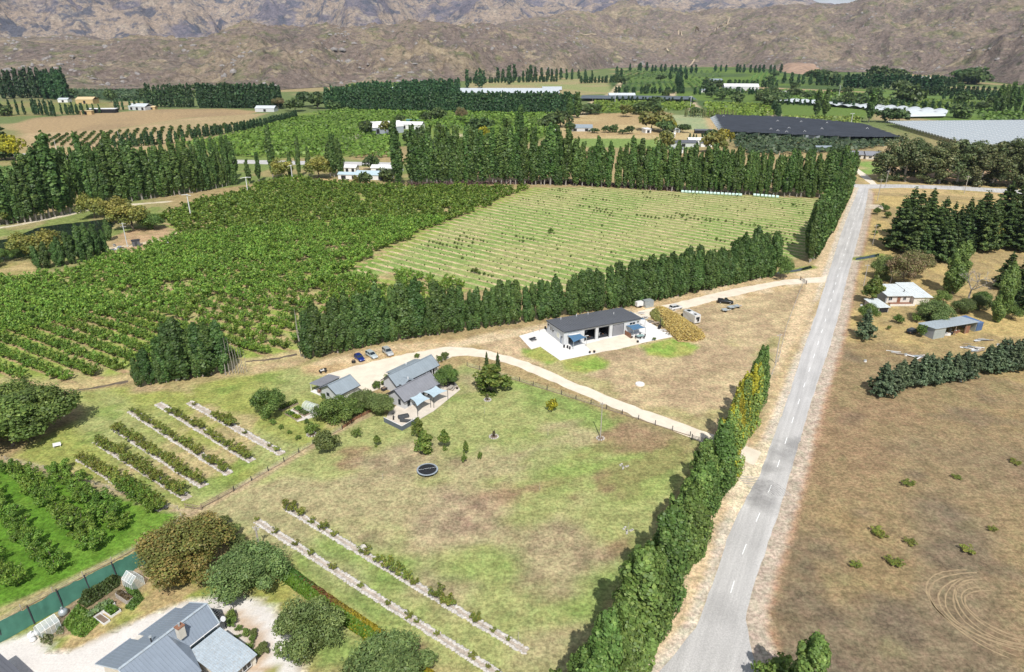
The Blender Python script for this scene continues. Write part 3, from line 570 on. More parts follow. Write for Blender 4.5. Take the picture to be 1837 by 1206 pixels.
def pine_c(seed, h, R, n, leaf, base, alt, altp, foot=.06, whorls=15, lift=.22, per=6):
    r = RS(seed); out = []
    for k in range(whorls):
        t = (k+r.rand()*.6)/whorls; z = h*(foot+(1-foot)*t*.95); L = R*(1-t)**.75*(.75+.4*r.rand())+.15*R*.4
        for j in range(per):
            a = 6.283*(j+r.rand()*.7)/per+k; Lb = L*(.65+.5*r.rand()); m = max(4, int(n/(whorls*per)*(.35+1.3*(1-t))))
            s = np.sqrt(r.rand(m)); wv = Lb*.20*(1.2-s)
            P = np.stack([s*Lb*math.cos(a)+r.normal(size=m)*wv, s*Lb*math.sin(a)+r.normal(size=m)*wv, z+s*Lb*lift+r.normal(size=m)*wv*.55-(1-t)*.1*Lb*s*s], 1)
            D = np.stack([math.cos(a)*np.ones(m)*.5, math.sin(a)*np.ones(m)*.5, np.ones(m)*.8], 1)+r.normal(size=(m, 3))*.5
            out.append((quads(P, D, leaf, r, 1.25), cols(m, base, alt, r, altp, .3)*(.78+.44*r.rand())))
    P = np.stack([r.normal(size=14)*.1*R*.5, r.normal(size=14)*.1*R*.5, h*(.93+.08*r.rand(14))], 1); out.append((quads(P, r.normal(size=(14, 3)), leaf*.8, r, 1.5), cols(14, base, alt, r, altp)))
    return merge(out)
def vase_c(seed, h, R, n, leaf, base, alt, altp, limbs=7):
    """open, spreading fruit tree: leafy limbs rising from a short trunk"""
    r = RS(seed); out = []; lines = []
    for k in range(limbs):
        a = 6.283*(k+r.rand()*.7)/limbs; L = R*(.65+.5*r.rand()); top = h*(.62+.42*r.rand()); pts = [np.array([0, 0, h*.18]), np.array([L*.45*math.cos(a), L*.45*math.sin(a), top*.55]), np.array([L*math.cos(a+.2), L*math.sin(a+.2), top])]
        lines.append(pts)
        for j in range(4):
            s = .35+.65*(j+r.rand())/4; c = pts[0]*(1-s)**2+2*pts[1]*s*(1-s)+pts[2]*s*s+r.normal(size=3)*.14*R; c[2] = max(c[2], h*.25); cr = R*(.2+.13*r.rand())
            P, D = ell(c, np.array([cr, cr, cr*.8]), max(4, int(n/limbs/4)), r, .5); out.append((quads(P, D, leaf, r), cols(len(P), base, alt, r, altp, .3)*(.8+.4*r.rand())))
    return merge(out)+(lines,)
def trunk_mb(h, r0, bend=.03, top=.8, n=6, limbs=0, seed=1, R=1.0):
    r = RS(seed); b = MB(); k = 5
    pts = [(h*bend*r.normal()*(i > 0)*.5, h*bend*r.normal()*(i > 0)*.5, h*top*i/(k-1)-.1*(i == 0)) for i in range(k)]
    b.tube(pts, [r0*(1-.72*i/(k-1)) for i in range(k)], n)
    for j in range(limbs):
        z = h*top*(.3+.55*r.rand()); a = r.rand()*6.28; L = R*(.5+.4*r.rand()); up = L*.8
        b.tube([(0, 0, z), (L*.5*math.cos(a), L*.5*math.sin(a), z+up*.4), (L*math.cos(a), L*math.sin(a), z+up)], [r0*.4, r0*.28, r0*.1], 4)
    return b
def bare_mb(h, R, seed, depth=4, spread=.55):
    r = RS(seed); b = MB()
    def grow(p, d, L, rad, k):
        q = p+d*L; m = (p+q)/2+Vector(r.normal(size=3))*L*.06; b.tube([p, m, q], [rad, rad*.8, rad*.6], 4 if k < depth else 6, cap=False)
        if k == 0: return
        for _ in range(3 if k > 1 else 4):
            dd = (d+Vector(r.normal(size=3))*spread+Vector((0, 0, .15))).normalized(); grow(q if r.rand() < .7 else m, dd, L*(.62+.22*r.rand()), rad*.58, k-1)
    grow(Vector((0, 0, 0)), Vector((0, 0, 1)), h*.27, .022*h, depth); return b
PROTO = {}
def proto(kind, crown, trunk, bark=BARK):
    Q, C = crown[:2]; n = len(Q); me = mesh_np(kind+'_crown', Q.reshape(-1, 3), np.arange(n*4).reshape(n, 4), LEAF, face_cols=np.clip(C, .004, .9))
    PROTO.setdefault(kind, []).append((me, trunk.mesh(kind+'_trunk', bark) if trunk else None, Q, C))
# leaf colours (albedo)
PG, PG2, YEL = (.125, .21, .05), (.205, .295, .075), (.38, .36, .04)
for s in range(4): proto('poplar_near', poplar_c(10+s, 18, 2.6, 15000, .27, PG, PG2, .25, 46), trunk_mb(18, .28, .01, .85, 6, 6, s, 1.2), GREYBARK)
for s in range(3): proto('poplar_gold', poplar_c(20+s, 18, 2.2, 11000, .28, PG2, YEL, .55, 44, side=-.9), trunk_mb(18, .25, .01, .85, 6, 5, s, 1.0), GREYBARK)
for s in range(5): proto('poplar_mid', poplar_c(30+s, 15, 1.9*(.85+.1*s), 6500, .32, (.08, .15, .038), (.135, .21, .055), .25, 32, foot=.03+.02*s, wide=.55-.07*s), trunk_mb(15, .2, .01, .9, 5, 4, s, .9), GREYBARK)
for s in range(5): proto('poplar_far', poplar_c(40+s, 26, 2.6*(.85+.1*s), 2600, .66, (.082, .15, .036), (.14, .215, .052), .25, 26, foot=.04+.035*s, wide=.5-.07*s), trunk_mb(26, .3, .008, .9, 5, 3, s, 1.2), GREYBARK)
for s in range(4): proto('poplar_dist', poplar_c(50+s, 26, 3.6, 420, 1.5, (.042, .10, .036), (.075, .14, .046), .3, 16, wide=.35), None)
for s in range(4):
    c = vase_c(60+s, 3.6, 2.5, 2200, .22, (.135, .245, .034), (.225, .325, .05), .3); tb = trunk_mb(1.2, .14, .02, .8)
    for L in c[2]: tb.tube([tuple(p) for p in L], [.1, .07, .03], 4)
    proto('orchard_hi', c, tb)
for s in range(5):
    c = vase_c(70+s, 3.7, 2.7, 620, .4, (.135, .245, .036), (.23, .32, .052), .35, 6); tb = trunk_mb(1.2, .14, .02, .8, 5)
    for L in c[2][:4]: tb.tube([tuple(p) for p in L[:2]], [.1, .06], 4)
    proto('orchard_mid', c, tb)
for s in range(3): proto('orchard_lo', vase_c(80+s, 3.7, 2.7, 130, .85, (.135, .245, .036), (.225, .315, .052), .35, 5), None)
for s in range(4):
    c = vase_c(90+s, 2.2, 1.35, 900, .16, (.18, .245, .042), (.29, .27, .06), .35, 6); tb = trunk_mb(.8, .06, .02, .9, 5)
    for L in c[2]: tb.tube([tuple(p) for p in L], [.05, .035, .015], 4)
    proto('bed_tree', c, tb)
for s in range(4): proto('pine', pine_c(100+s, 20, 4.6, 5200, .62, (.07, .115, .036), (.13, .185, .05), .3, whorls=17), trunk_mb(20, .32, .008, .9))
for s in range(3): proto('blue_pine', pine_c(110+s, 9, 3.4, 5000, .36, (.11, .16, .085), (.17, .22, .11), .3, whorls=13, lift=.32), trunk_mb(9, .2, .008, .85))
for s in range(3): proto('gum', round_c(120+s, 24, 7.5, 9000, .6, (.115, .15, .058), (.185, .195, .085), .35, 60, -.14, .3), trunk_mb(24, .5, .02, .7, 6, 6, s, 4), GREYBARK)
for s in range(3): proto('willow', round_c(130+s, 10, 5.0, 4600, .42, (.16, .20, .045), (.24, .26, .06), .4, 34, .03, .34, top=(.33, .31, .07)), trunk_mb(10, .3, .03, .6, 6, 5, s, 2.5))
for s in range(3): proto('roundtree', round_c(140+s, 8, 4.0, 9500, .23, (.11, .18, .042), (.18, .255, .06), .3, 30, .05, .36), trunk_mb(8, .22, .03, .6, 6, 4, s, 2))
for s in range(2): proto('olivetree', round_c(150+s, 7, 4.2, 20000, .2, (.125, .185, .058), (.19, .25, .08), .4, 44, .0, .34, 1.5, droop=.1), trunk_mb(7, .2, .03, .6, 6, 4, s, 2))
proto('rusttree', round_c(155, 9, 5.2, 26000, .2, (.19, .205, .052), (.30, .23, .07), .4, 52, .0, .3, 1.3), trunk_mb(9, .25, .03, .6, 6, 5, 3, 2.5))
for s in range(3): proto('shrub', round_c(160+s, 2.4, 1.3, 1100, .17, (.13, .205, .042), (.20, .27, .06), .3, 14, .0, .42), trunk_mb(2, .06, .03, .6, 5))
for s in range(2): proto('conical', round_c(170+s, 7, 2.5, 5200, .24, (.12, .19, .035), (.21, .25, .055), .35, 48, -.16, .34, cone=.85), trunk_mb(7, .12, .01, .8, 5))
proto('clipped', round_c(175, 3.6, 2.0, 5200, .16, (.16, .21, .065), (.22, .26, .08), .35, 30, .0, .34), trunk_mb(3, .1, .01, .7, 5))
for s in range(3): proto('far_tree', round_c(180+s, 9, 5.5, 620, 1.15, (.08, .13, .042), (.13, .185, .055), .35, 18, .02, .42), trunk_mb(9, .3, .02, .6, 5, 3, s, 2.5))
for s in range(2): proto('golden', round_c(190+s, 9, 5.0, 900, .9, (.34, .33, .04), (.50, .44, .035), .4, 20, .02, .4), trunk_mb(9, .3, .02, .6, 5))
for s in range(2): proto('fartree_pale', round_c(195+s, 10, 6.0, 900, 1.0, (.15, .17, .045), (.24, .23, .06), .4, 22, .02, .4), trunk_mb(9, .3, .02, .6, 5))
for s in range(2): proto('browntree', round_c(200+s, 13, 7.0, 8500, .32, (.25, .19, .10), (.18, .19, .065), .4, 44, .15, .27), trunk_mb(13, .35, .03, .7, 6, 8, s, 4.5))
for s in range(2): PROTO.setdefault('bare', []).append((None, bare_mb(13, 6, 210+s).mesh('bare_tree_trunk', GREYBARK), None, None))
PROTO['deadpole'] = [(None, trunk_mb(12, .14, .012, 1, 5, 5, 5, .5).mesh('bare_tree_trunk', GREYBARK), None, None)]
proto('vinebush', round_c(230, 1.1, .6, 50, .38, (.10, .17, .03), (.16, .22, .04), .3, 6, .0, .5), None)
PH0 = {k: float(v[0][2][..., 2].max()) if v[0][2] is not None else 13.0 for k, v in PROTO.items()}; PH0['deadpole'] = 12.
TR = RS(99)
def tree(kind, name, loc, h, label, cat, group=None, wide=1.0, var=None, rz=None):
    """one tree: an empty at its foot, crown and trunk as parts sharing mesh data with the others of its kind"""
    L = PROTO[kind]; me, tm, _, _ = L[TR.randint(len(L)) if var is None else var % len(L)]; s = h/PH0[kind]
    o = empty(name, (loc[0], loc[1], 0), TR.rand()*6.28 if rz is None else rz, label, cat, group); ww = s*wide; o.scale = (ww, ww, s); kind.startswith('poplar') and setattr(o, 'rotation_euler', (TR.normal()*.022, TR.normal()*.022, o.rotation_euler.z))
    if me: link(bpy.data.objects.new('crown', me), o)
    if tm: link(bpy.data.objects.new('trunk', tm), o)
    return o
def stuff_trees(name, kind, P, H, wide=1.0, label=None, seed=1, tint=None):
    """trees past the individual limit: one joined mesh"""
    r = RS(seed); Vs, Cs = [], []; L = PROTO[kind]; P = np.asarray(P); H = np.broadcast_to(H, len(P)); w_ = np.broadcast_to(wide, len(P)); pick = r.randint(len(L), size=len(P))
    for k in range(len(L)):
        ix = np.nonzero(pick == k)[0]
        if not len(ix): continue
        Q, C = L[k][2], L[k][3]; a = r.rand(len(ix))*6.28; s = H[ix]/PH0[kind]*(.9+.2*r.rand(len(ix))); c, sn = (np.cos(a)*s*w_[ix])[:, None, None], (np.sin(a)*s*w_[ix])[:, None, None]
        X = Q[None, ..., 0]*c-Q[None, ..., 1]*sn+P[ix, 0][:, None, None]; Y = Q[None, ..., 0]*sn+Q[None, ..., 1]*c+P[ix, 1][:, None, None]; Z = Q[None, ..., 2]*s[:, None, None]
        Vs.append(np.stack([X, Y, Z], -1).reshape(-1, 4, 3)); Cs.append((C[None]*(.82+.36*r.rand(len(ix)))[:, None, None]).reshape(-1, 3))
    V, C = np.concatenate(Vs), np.concatenate(Cs); n = len(V)
    if tint is not None: C = C*np.array(tint)
    o = bpy.data.objects.new(name, mesh_np(name, V.reshape(-1, 3), np.arange(n*4).reshape(n, 4), LEAF, face_cols=np.clip(C, .004, .9))); link(o); return tag(o, label, kind='stuff')
def along(px, spacing, jit=.3, seed=1, ground=False):
    P = np.asarray(px if ground else SP(px)); s = np.concatenate([[0], np.cumsum(np.hypot(*np.diff(P, axis=0).T))]); r = RS(seed); q = np.arange(spacing/2, s[-1], spacing); q = q+r.uniform(-jit, jit, len(q))*spacing
    x, y = np.interp(q, s, P[:, 0]), np.interp(q, s, P[:, 1]); return np.stack([x+r.uniform(-jit, jit, len(q))*spacing*.5, y+r.uniform(-jit, jit, len(q))*spacing*.5], 1), q/s[-1]
def row(kind, name, px, spacing, h, label, cat, group, wide=(.85, 1.15), jit=.25, seed=1, gap=0, hvar=.19, ends=None):
    P, u = along(px, spacing, jit, seed); r = RS(seed+500); hs = [a[0] for a in h]; hh = [a[1] for a in h]; out = []
    for i, ((x, y), q) in enumerate(zip(P, u)):
        if r.rand() < gap: continue
        H = np.interp(q, hs, hh)*(1+hvar*r.uniform(-1, 1)); lb = label
        if ends and i == 0: lb = ends[0]
        if ends and i == len(P)-1: lb = ends[1]
        out.append(tree(kind, name, (x, y), H, lb, cat, group, r.uniform(*wide)))
    return out
# ---- A: roadside poplars along the near road, golden ones half way
a0, a1 = np.array(S(1366, 741)), np.array(S(1152, 1170)); dirA = (a1-a0)/np.hypot(*(a1-a0)); LA = np.hypot(*(a1-a0)); qa = 0; k = 0; r = RS(31)
while qa < LA+34:
    p = a0+dirA*qa+np.array([r.uniform(-1.8, .8), r.uniform(-.9, .9)]); f = qa/LA
    gold = .13 < f < .45 and r.rand() < .85; H = np.interp(f, [0, .12, .3, .5, .7, 1, 1.5], [17, 17.5, 18.5, 20.5, 20.5, 20, 16])*r.uniform(.76, 1.1)
    lb = 'poplar with yellowing leaves in the roadside row by the driveway mouth' if gold else ('slim dark green poplar in the roadside row beyond the yellowing ones' if f < .3 else 'big leafy green poplar in the near roadside row beside the lawn')
    if k == 0: lb = 'last slim poplar at the far tip of the roadside row'
    tree('poplar_gold' if gold else 'poplar_near', 'poplar_tree', p, H, lb, 'tree', None if k == 0 else ('yellowing roadside poplars' if gold else ('slim roadside poplars' if f < .3 else 'near roadside poplars')), r.uniform(.8, 1.0) if f < .35 else r.uniform(.95, 1.35))
    qa += r.uniform(3.2, 4.8) if f > .35 else r.uniform(2.6, 3.4); k += 1
for px, h_ in (((1120, 1300), 13), ((1040, 1290), 12.5), ((1000, 1330), 12)):
    tree('poplar_near', 'poplar_tree', S(*px), h_, 'big leafy green poplar in the near roadside row beside the lawn', 'tree', 'near roadside poplars', 1.35)
tree('poplar_near', 'poplar_tree', S(1432, 1290), 15.5, 'lone green poplar standing in the dry field by the road', 'tree', None, 1.3)
tree('shrub', 'shrub', S(1395, 1250), 6, 'low green shrub at the foot of the lone poplar by the road', 'shrub', None, 1.0)
# ---- B: the windbreak behind house and long shed
row('poplar_mid', 'poplar_tree', [(548, 645), (600, 634), (690, 614), (800, 598), (930, 580)], 2.5, [(0, 14.5), (.15, 16), (.4, 16.5), (.7, 15), (1, 13.5)], 'dark green poplar in the dense windbreak behind the house', 'tree', 'windbreak poplars behind the house', (1.05, 1.4), seed=3, ends=('first poplar of the windbreak at its thin bare end', None) if False else None)
row('poplar_mid', 'poplar_tree', [(934, 580), (1050, 561), (1140, 548), (1260, 522), (1385, 496)], 2.5, [(0, 13.2), (.3, 13.5), (.5, 15.5), (.8, 15.5), (.93, 17.5), (1, 15)], 'dark green poplar in the windbreak behind the long grey shed', 'tree', 'windbreak poplars behind the grey shed', (1.05, 1.4), seed=4)
stuff_trees('poplar_file', 'poplar_mid', along([(1100, 549), (1250, 516), (1385, 488)], 4.5, .25, 5)[0], 15.0, 1.30, 'back file of poplars closing the windbreak behind the long shed', 5)
tree('roundtree', 'leafy_tree', S(1400, 500), 8, 'light green bushy tree at the road end of the windbreak', 'tree', None, .9)
for i, px in enumerate(((540, 640), (546, 643), (538, 632))): tree('deadpole', 'bare_tree', S(*px), 13, 'thin bare trunk at the house end of the windbreak', 'tree', 'bare trunks at the windbreak end')
# ---- C: roadside row at the far side of the ditch
row('poplar_far', 'poplar_tree', [(1450, 474), (1466, 458), (1486, 425), (1503, 390), (1517, 362)], 3.0, [(0, 22), (.3, 25), (.7, 22), (1, 24)], 'tall dark poplar in the far roadside row past the ditch', 'tree', 'far roadside poplars past the ditch', (.95, 1.3), seed=6)
stuff_trees('poplar_file', 'poplar_far', along([(1444, 466), (1472, 425), (1500, 375)], 5, .25, 7)[0], 20.5, 1.05, 'back file of poplars thickening the far roadside row', 7)
# ---- D: the long tall belt beyond the orchard
row('poplar_far', 'poplar_tree', [(708, 333), (722, 333)], 3.2, [(0, 34), (1, 34)], 'tallest dark poplar at the house end of the long belt', 'tree', 'tall poplars at the end of the long belt', (1.0, 1.2), seed=8)
row('poplar_far', 'poplar_tree', [(736, 331), (860, 330), (1020, 333)], 3.0, [(0, 33), (.35, 34), (.7, 33), (1, 29)], 'tall dark poplar in the long belt behind the young orchard', 'tree', 'poplars of the long belt behind the young orchard', (1.0, 1.3), seed=9)
row('poplar_far', 'poplar_tree', [(1022, 333), (1120, 338), (1250, 346), (1380, 352), (1490, 356)], 3.1, [(0, 28), (.2, 27), (.5, 25), (.8, 23), (1, 23)], 'green poplar with pale stems in the long belt behind the bales', 'tree', 'poplars of the long belt behind the bales', (.9, 1.35), seed=10, gap=.03, hvar=.16)
stuff_trees('poplar_file', 'poplar_far', along([(1180, 336), (1300, 343), (1520, 348)], 4.0, .25, 12)[0], 23.0, 1.05, 'back file of poplars behind the long belt of the bales', 12)
tree('poplar_far', 'poplar_tree', S(935, 326), 46, 'tallest poplar rising above the middle of the long belt', 'tree', None, .9)
tree('poplar_far', 'poplar_tree', S(1505, 345), 27, 'broad poplar at the road end of the long belt', 'tree', None, 1.3)
# ---- E: irregular poplars left
row('poplar_far', 'poplar_tree', [(-30, 408), (60, 398), (140, 380)], 2.5, [(0, 22), (.5, 28), (.8, 33), (1, 26)], 'tall uneven poplar in the group beside the pond track', 'tree', 'tall poplars beside the pond track', (.8, 1.5), seed=13, hvar=.25)
row('poplar_far', 'poplar_tree', [(160, 372), (260, 358), (350, 346), (430, 330)], 2.5, [(0, 30), (.15, 36), (.35, 24), (.6, 26), (1, 23)], 'tall uneven poplar in the row along the top of the orchard', 'tree', 'tall poplars along the top of the orchard', (.8, 1.5), seed=14, hvar=.25)
stuff_trees('poplar_file', 'poplar_far', along([(60, 380), (150, 362), (250, 350), (330, 336), (420, 322)], 4, .25, 15)[0], 27.3, 0.85, 'back file of poplars behind the uneven ones along the orchard top', 15)
for px, h_, w_ in (((490, 322), 34, .85), ((537, 318), 26, .8), ((555, 316), 19, .9), ((520, 320), 17, 1.1), ((465, 326), 18, 1.1), ((448, 330), 15, 1.2)):
    tree('poplar_far', 'poplar_tree', S(*px), h_, 'narrow poplar standing loose between the orchard and the white houses', 'tree', 'loose poplars near the white houses', w_)
for px, h_ in (((600, 318), 27), ((611, 319), 25), ((593, 317), 22)): tree('poplar_far', 'poplar_tree', S(*px), h_, 'thick dark poplar in the clump by the white houses', 'tree', 'thick poplar clump by the white houses', 1.3)
tree('willow', 'willow_tree', S(572, 320), 14, 'pale yellow green willow beside the thick poplar clump', 'tree', None, 1.1); tree('willow', 'willow_tree', S(508, 322), 13, 'pale green willow between loose poplars above the orchard', 'tree', None, 1)
# ---- F: dense clump near the garden rows
row('poplar_mid', 'poplar_tree', [(246, 695), (300, 686), (385, 672), (412, 668)], 2.1, [(0, 7.5), (.2, 10), (.38, 15.5), (.5, 17.5), (.75, 17), (1, 12)], 'dark poplar in the dense clump beyond the stone edged rows', 'tree', 'dense poplar clump beyond the stone edged rows', (1.1, 1.5), seed=16)
row('poplar_mid', 'poplar_tree', [(300, 680), (385, 664)], 3.4, [(0, 13), (1, 16)], 'dark poplar in the dense clump beyond the stone edged rows', 'tree', 'dense poplar clump beyond the stone edged rows', (1.2, 1.5), seed=17)
for i, (px, py) in enumerate(((405, 673), (412, 672), (418, 670), (423, 670), (428, 670), (433, 669), (437, 669), (443, 668))):
    tree('deadpole', 'bare_tree', S(px, py), 11.5-i*.75, 'leafless grey trunk in the bare row beside the poplar clump', 'tree', 'leafless trunks beside the poplar clump')
# ---- G: pond side
row('poplar_mid', 'poplar_tree', [(60, 484), (100, 480), (160, 468), (190, 456)], 3.0, [(0, 10), (.4, 13), (.8, 14), (1, 10)], 'young green poplar on the near bank of the pond', 'tree', 'young poplars on the pond bank', (1.1, 1.5), seed=18)
tree('willow', 'willow_tree', S(75, 465), 12, 'large willow with a yellowing top on the near pond bank', 'tree', None, 1.35); tree('willow', 'willow_tree', S(52, 455), 9, 'small yellowing willow at the water end of the pond', 'tree', None, 1.2)
tree('willow', 'willow_tree', S(170, 392), 12, 'yellow green willow at the far end of the pond', 'tree', None, 1.0); tree('willow', 'willow_tree', S(205, 400), 13, 'golden topped willow between the pond and the clearing', 'tree', None, 1.1)
tree('willow', 'willow_tree', S(240, 412), 13, 'broad green willow behind the tall utility pole', 'tree', None, 1.25); tree('roundtree', 'leafy_tree', S(278, 412), 7.5, 'low green tree at the orchard end of the clearing', 'tree', None, 1.3)
tree('poplar_mid', 'poplar_tree', S(195, 432), 10, 'single young poplar between pond and utility pole', 'tree', None, 1.4)
for px, h_ in (((10, 470), 5), ((-10, 480), 5), ((28, 462), 4)): tree('roundtree', 'shrub', S(*px), h_, 'bright green shrub below the pond on the bank', 'shrub', 'shrubs below the pond', 1.2)
tree('willow', 'willow_tree', S(10, 400), 11, 'dull green willow at the left edge beyond the pond', 'tree', None, 1.2)
tree('pine', 'pine_tree', S(10, 287), 30, 'very tall dark conifer at the left edge by the highway', 'tree', None, 1.3); tree('golden', 'leafy_tree', S(28, 288), 20, 'conical tree with gold tinged side beside the tall conifer', 'tree', None, .7)
# ---- the central orchard on its rows: nearest 300 as individuals
PO = SP(Z_orch); ca, sa = math.cos(ANG_O), math.sin(ANG_O); r = RS(41); T = []
vv = -PO[:, 0]*sa+PO[:, 1]*ca; uu = PO[:, 0]*ca+PO[:, 1]*sa
for j in range(int((vv.min()-OFF_O)/PITCH_O)-1, int((vv.max()-OFF_O)/PITCH_O)+2):
    v_ = OFF_O+j*PITCH_O; q = np.arange(uu.min(), uu.max(), 4.3 if v_ > 118 else 2.3); q = q+r.uniform(-.5, .5, len(q)); vj = v_+r.uniform(-.35, .35, len(q)); T.append(np.stack([q*ca-vj*sa, q*sa+vj*ca], 1))
T = np.concatenate(T); d = sdist(T[:, 0], T[:, 1], PO); v_ = -T[:, 0]*sa+T[:, 1]*ca; near = v_ < 118
clear = np.minimum(sdist(T[:, 0], T[:, 1], SP([(180, 460), (200, 425), (300, 400), (318, 428), (262, 445), (215, 460)])), 99) > -1
T = T[(d > 1.8) & ~clear & ~(r.rand(len(T)) < np.where(v_ < 118, .03, np.where(T[:, 1] < 240, .15, .05))) & (np.abs(T[:, 0]) < .78*T[:, 1]+12)]
T = T[np.argsort(np.hypot(T[:, 0], T[:, 1]))]; v_ = -T[:, 0]*sa+T[:, 1]*ca
for i, (x, y) in enumerate(T[:300]):
    nr = v_[i] < 118
    tree('orchard_mid', 'orchard_tree', (x, y), r.uniform(2.4, 2.9) if nr else r.uniform(2.6, 3.8), 'bushy fruit tree in the close planted rows at the near end of the orchard' if nr else 'spreading green fruit tree in the wide spaced part of the big orchard', 'fruit tree', 'close planted orchard trees' if nr else 'wide spaced orchard trees', r.uniform(.85, 1.05)*(.95 if nr else .92))
rest = T[300:]; dd = np.hypot(rest[:, 0], rest[:, 1]); hf = 2.3+2.6*fbm(rest[:, 0], rest[:, 1], 14, 3, 8); wf = np.where(dd > 250, 1.0, .92)
k1 = dd < 330
stuff_trees('orchard_trees', 'orchard_mid', rest[k1][:900], hf[k1][:900], wf[k1][:900], 'further fruit trees of the big orchard merging into one canopy', 5)
far_ = np.concatenate([rest[k1][900:], rest[~k1]]); hfar = np.concatenate([hf[k1][900:], hf[~k1]])
if len(far_): stuff_trees('orchard_trees', 'orchard_lo', far_, hfar, 1.15, 'farthest fruit trees of the big orchard below the tall belt', 6)
# ---- young orchard: short saplings and weeds on the strips
PY = SP(Z_young); ca, sa = math.cos(ANG_Y), math.sin(ANG_Y); r = RS(43); T = []; vv = -PY[:, 0]*sa+PY[:, 1]*ca; uu = PY[:, 0]*ca+PY[:, 1]*sa
for j in range(int((vv.min()-OFF_Y)/PITCH_Y)-1, int((vv.max()-OFF_Y)/PITCH_Y)+2):
    q = np.arange(uu.min(), uu.max(), 2.0); vj = OFF_Y+j*PITCH_Y+r.uniform(-.15, .15, len(q)); T.append(np.stack([q*ca-vj*sa, q*sa+vj*ca], 1))
T = np.concatenate(T); T = T[(sdist(T[:, 0], T[:, 1], PY) > 6)]; cov = fbm((T[:, 0]*ca+T[:, 1]*sa)/2.2, -T[:, 0]*sa+T[:, 1]*ca, 8, 3, 17); keep = r.rand(len(T)) < np.where(cov > .68, .9, .4)
T, cov = T[keep], cov[keep]; sz = np.where(cov > .68, r.uniform(.5, 1.1, len(T)), r.uniform(.22, .55, len(T)))*np.where(r.rand(len(T)) < .03, 2, 1)
big = np.argsort(-sz/np.hypot(T[:, 0], T[:, 1]))
for i in big[:220]: tree('shrub', 'sapling', T[i], 1.3*sz[i], 'young leafy fruit sapling on a strip of the newly planted field', 'sapling', 'saplings of the young orchard', 1.0)
stuff_trees('saplings', 'vinebush', T[big[220:]], sz[big[220:]]*1.3, .8, 'small saplings and weeds along the strips of the young orchard', 7, (.75, .75, .8))
# ================================================================ BUILDINGS AND VEHICLES, shared builders
M_WALL = simple('pale_grey_cladding', (.55, .56, .57), .6, .06, .6); M_WALLD = simple('mid_grey_cladding', (.34, .37, .42), .6, .06, .6)
M_RBLUE = simple('blue_grey_metal_roof', (.27, .315, .345), .38, .08, .5, spec=.5); M_RGREY = simple('grey_metal_roof', (.235, .24, .262), .4, .08, .5, spec=.5); M_RDARK = simple('charcoal_metal_roof', (.115, .12, .135), .42, .07, .4, spec=.5)
M_TRIM = simple('charcoal_trim', (.05, .055, .065), .5, .1, 1); M_WHITE = simple('white_paint', (.76, .755, .74), .5, .05, 1); M_GLASS = glassmat('dark_window_glass'); M_DARK = simple('shade_and_door_black', (.02, .02, .022), .9, .2, 1)  # near-black paints the shade inside open buildings, and also serves doors
M_TIMBER = simple('weathered_timber', (.30, .235, .175), .85, .25, 3); M_BROWN = simple('red_brown_timber', (.26, .125, .075), .8, .2, 3); M_POST = simple('grey_post', (.42, .38, .33), .9, .2, 3); M_METAL = simple('galvanised_metal', (.46, .50, .51), .4, .1, 1, .4)
M_BLK = simple('black_plastic', (.02, .02, .022), .5, .1, 2); M_STONE = simple('pale_stone', (.52, .49, .45), .9, .25, 1.5); M_DKP = simple('dark_stained_post', (.035, .035, .04), .8, .2, 3); M_SOIL = simple('bed_soil', (.19, .14, .10), .95, .3, 2)
def window(root, c, w, h, ang, mf=None, mp=None, nm='window'):
    """frame of four bars and a mullion with a pane behind; ang is the way the wall faces"""
    mf = mf or M_WHITE; b = MB(); t = .07
    for dx, dz, ww, hh in ((0, h/2, w+.1, t), (0, -h/2, w+.1, t), (-w/2, 0, t, h-t), (w/2, 0, t, h-t), (0, 0, .05, h-t)): b.box((dx, .03, dz), (ww, .10, hh))
    o = b.build(nm, mf, root, loc=c, rz=ang); p = MB().box((0, .012, 0), (w-t, .03, h-t)).build('pane', mp or M_GLASS, o); return o
def roof_plane(b, q, th=.12, rib=.76, m=0):
    """metal roof slope: slab with raised ribs running from eave (q0,q1) to ridge (q3,q2)"""
    q = [Vector(p) for p in q]; b.slab(q, th, m); n = (q[1]-q[0]).cross(q[3]-q[0]).normalized(); W_ = (q[1]-q[0]).length; k = int(W_/rib)
    for i in range(1, k):
        f = i/k; a, c = q[0].lerp(q[1], f), q[3].lerp(q[2], f); e = (q[1]-q[0]).normalized()*.035
        b.add([a-e-n*.01, a+e-n*.01, c+e-n*.01, c-e-n*.01, a-e*.5+n*.05, a+e*.5+n*.05, c+e*.5+n*.05, c-e*.5+n*.05], [(4, 5, 6, 7), (0, 1, 5, 4), (1, 2, 6, 5), (2, 3, 7, 6), (3, 0, 4, 7)], m)
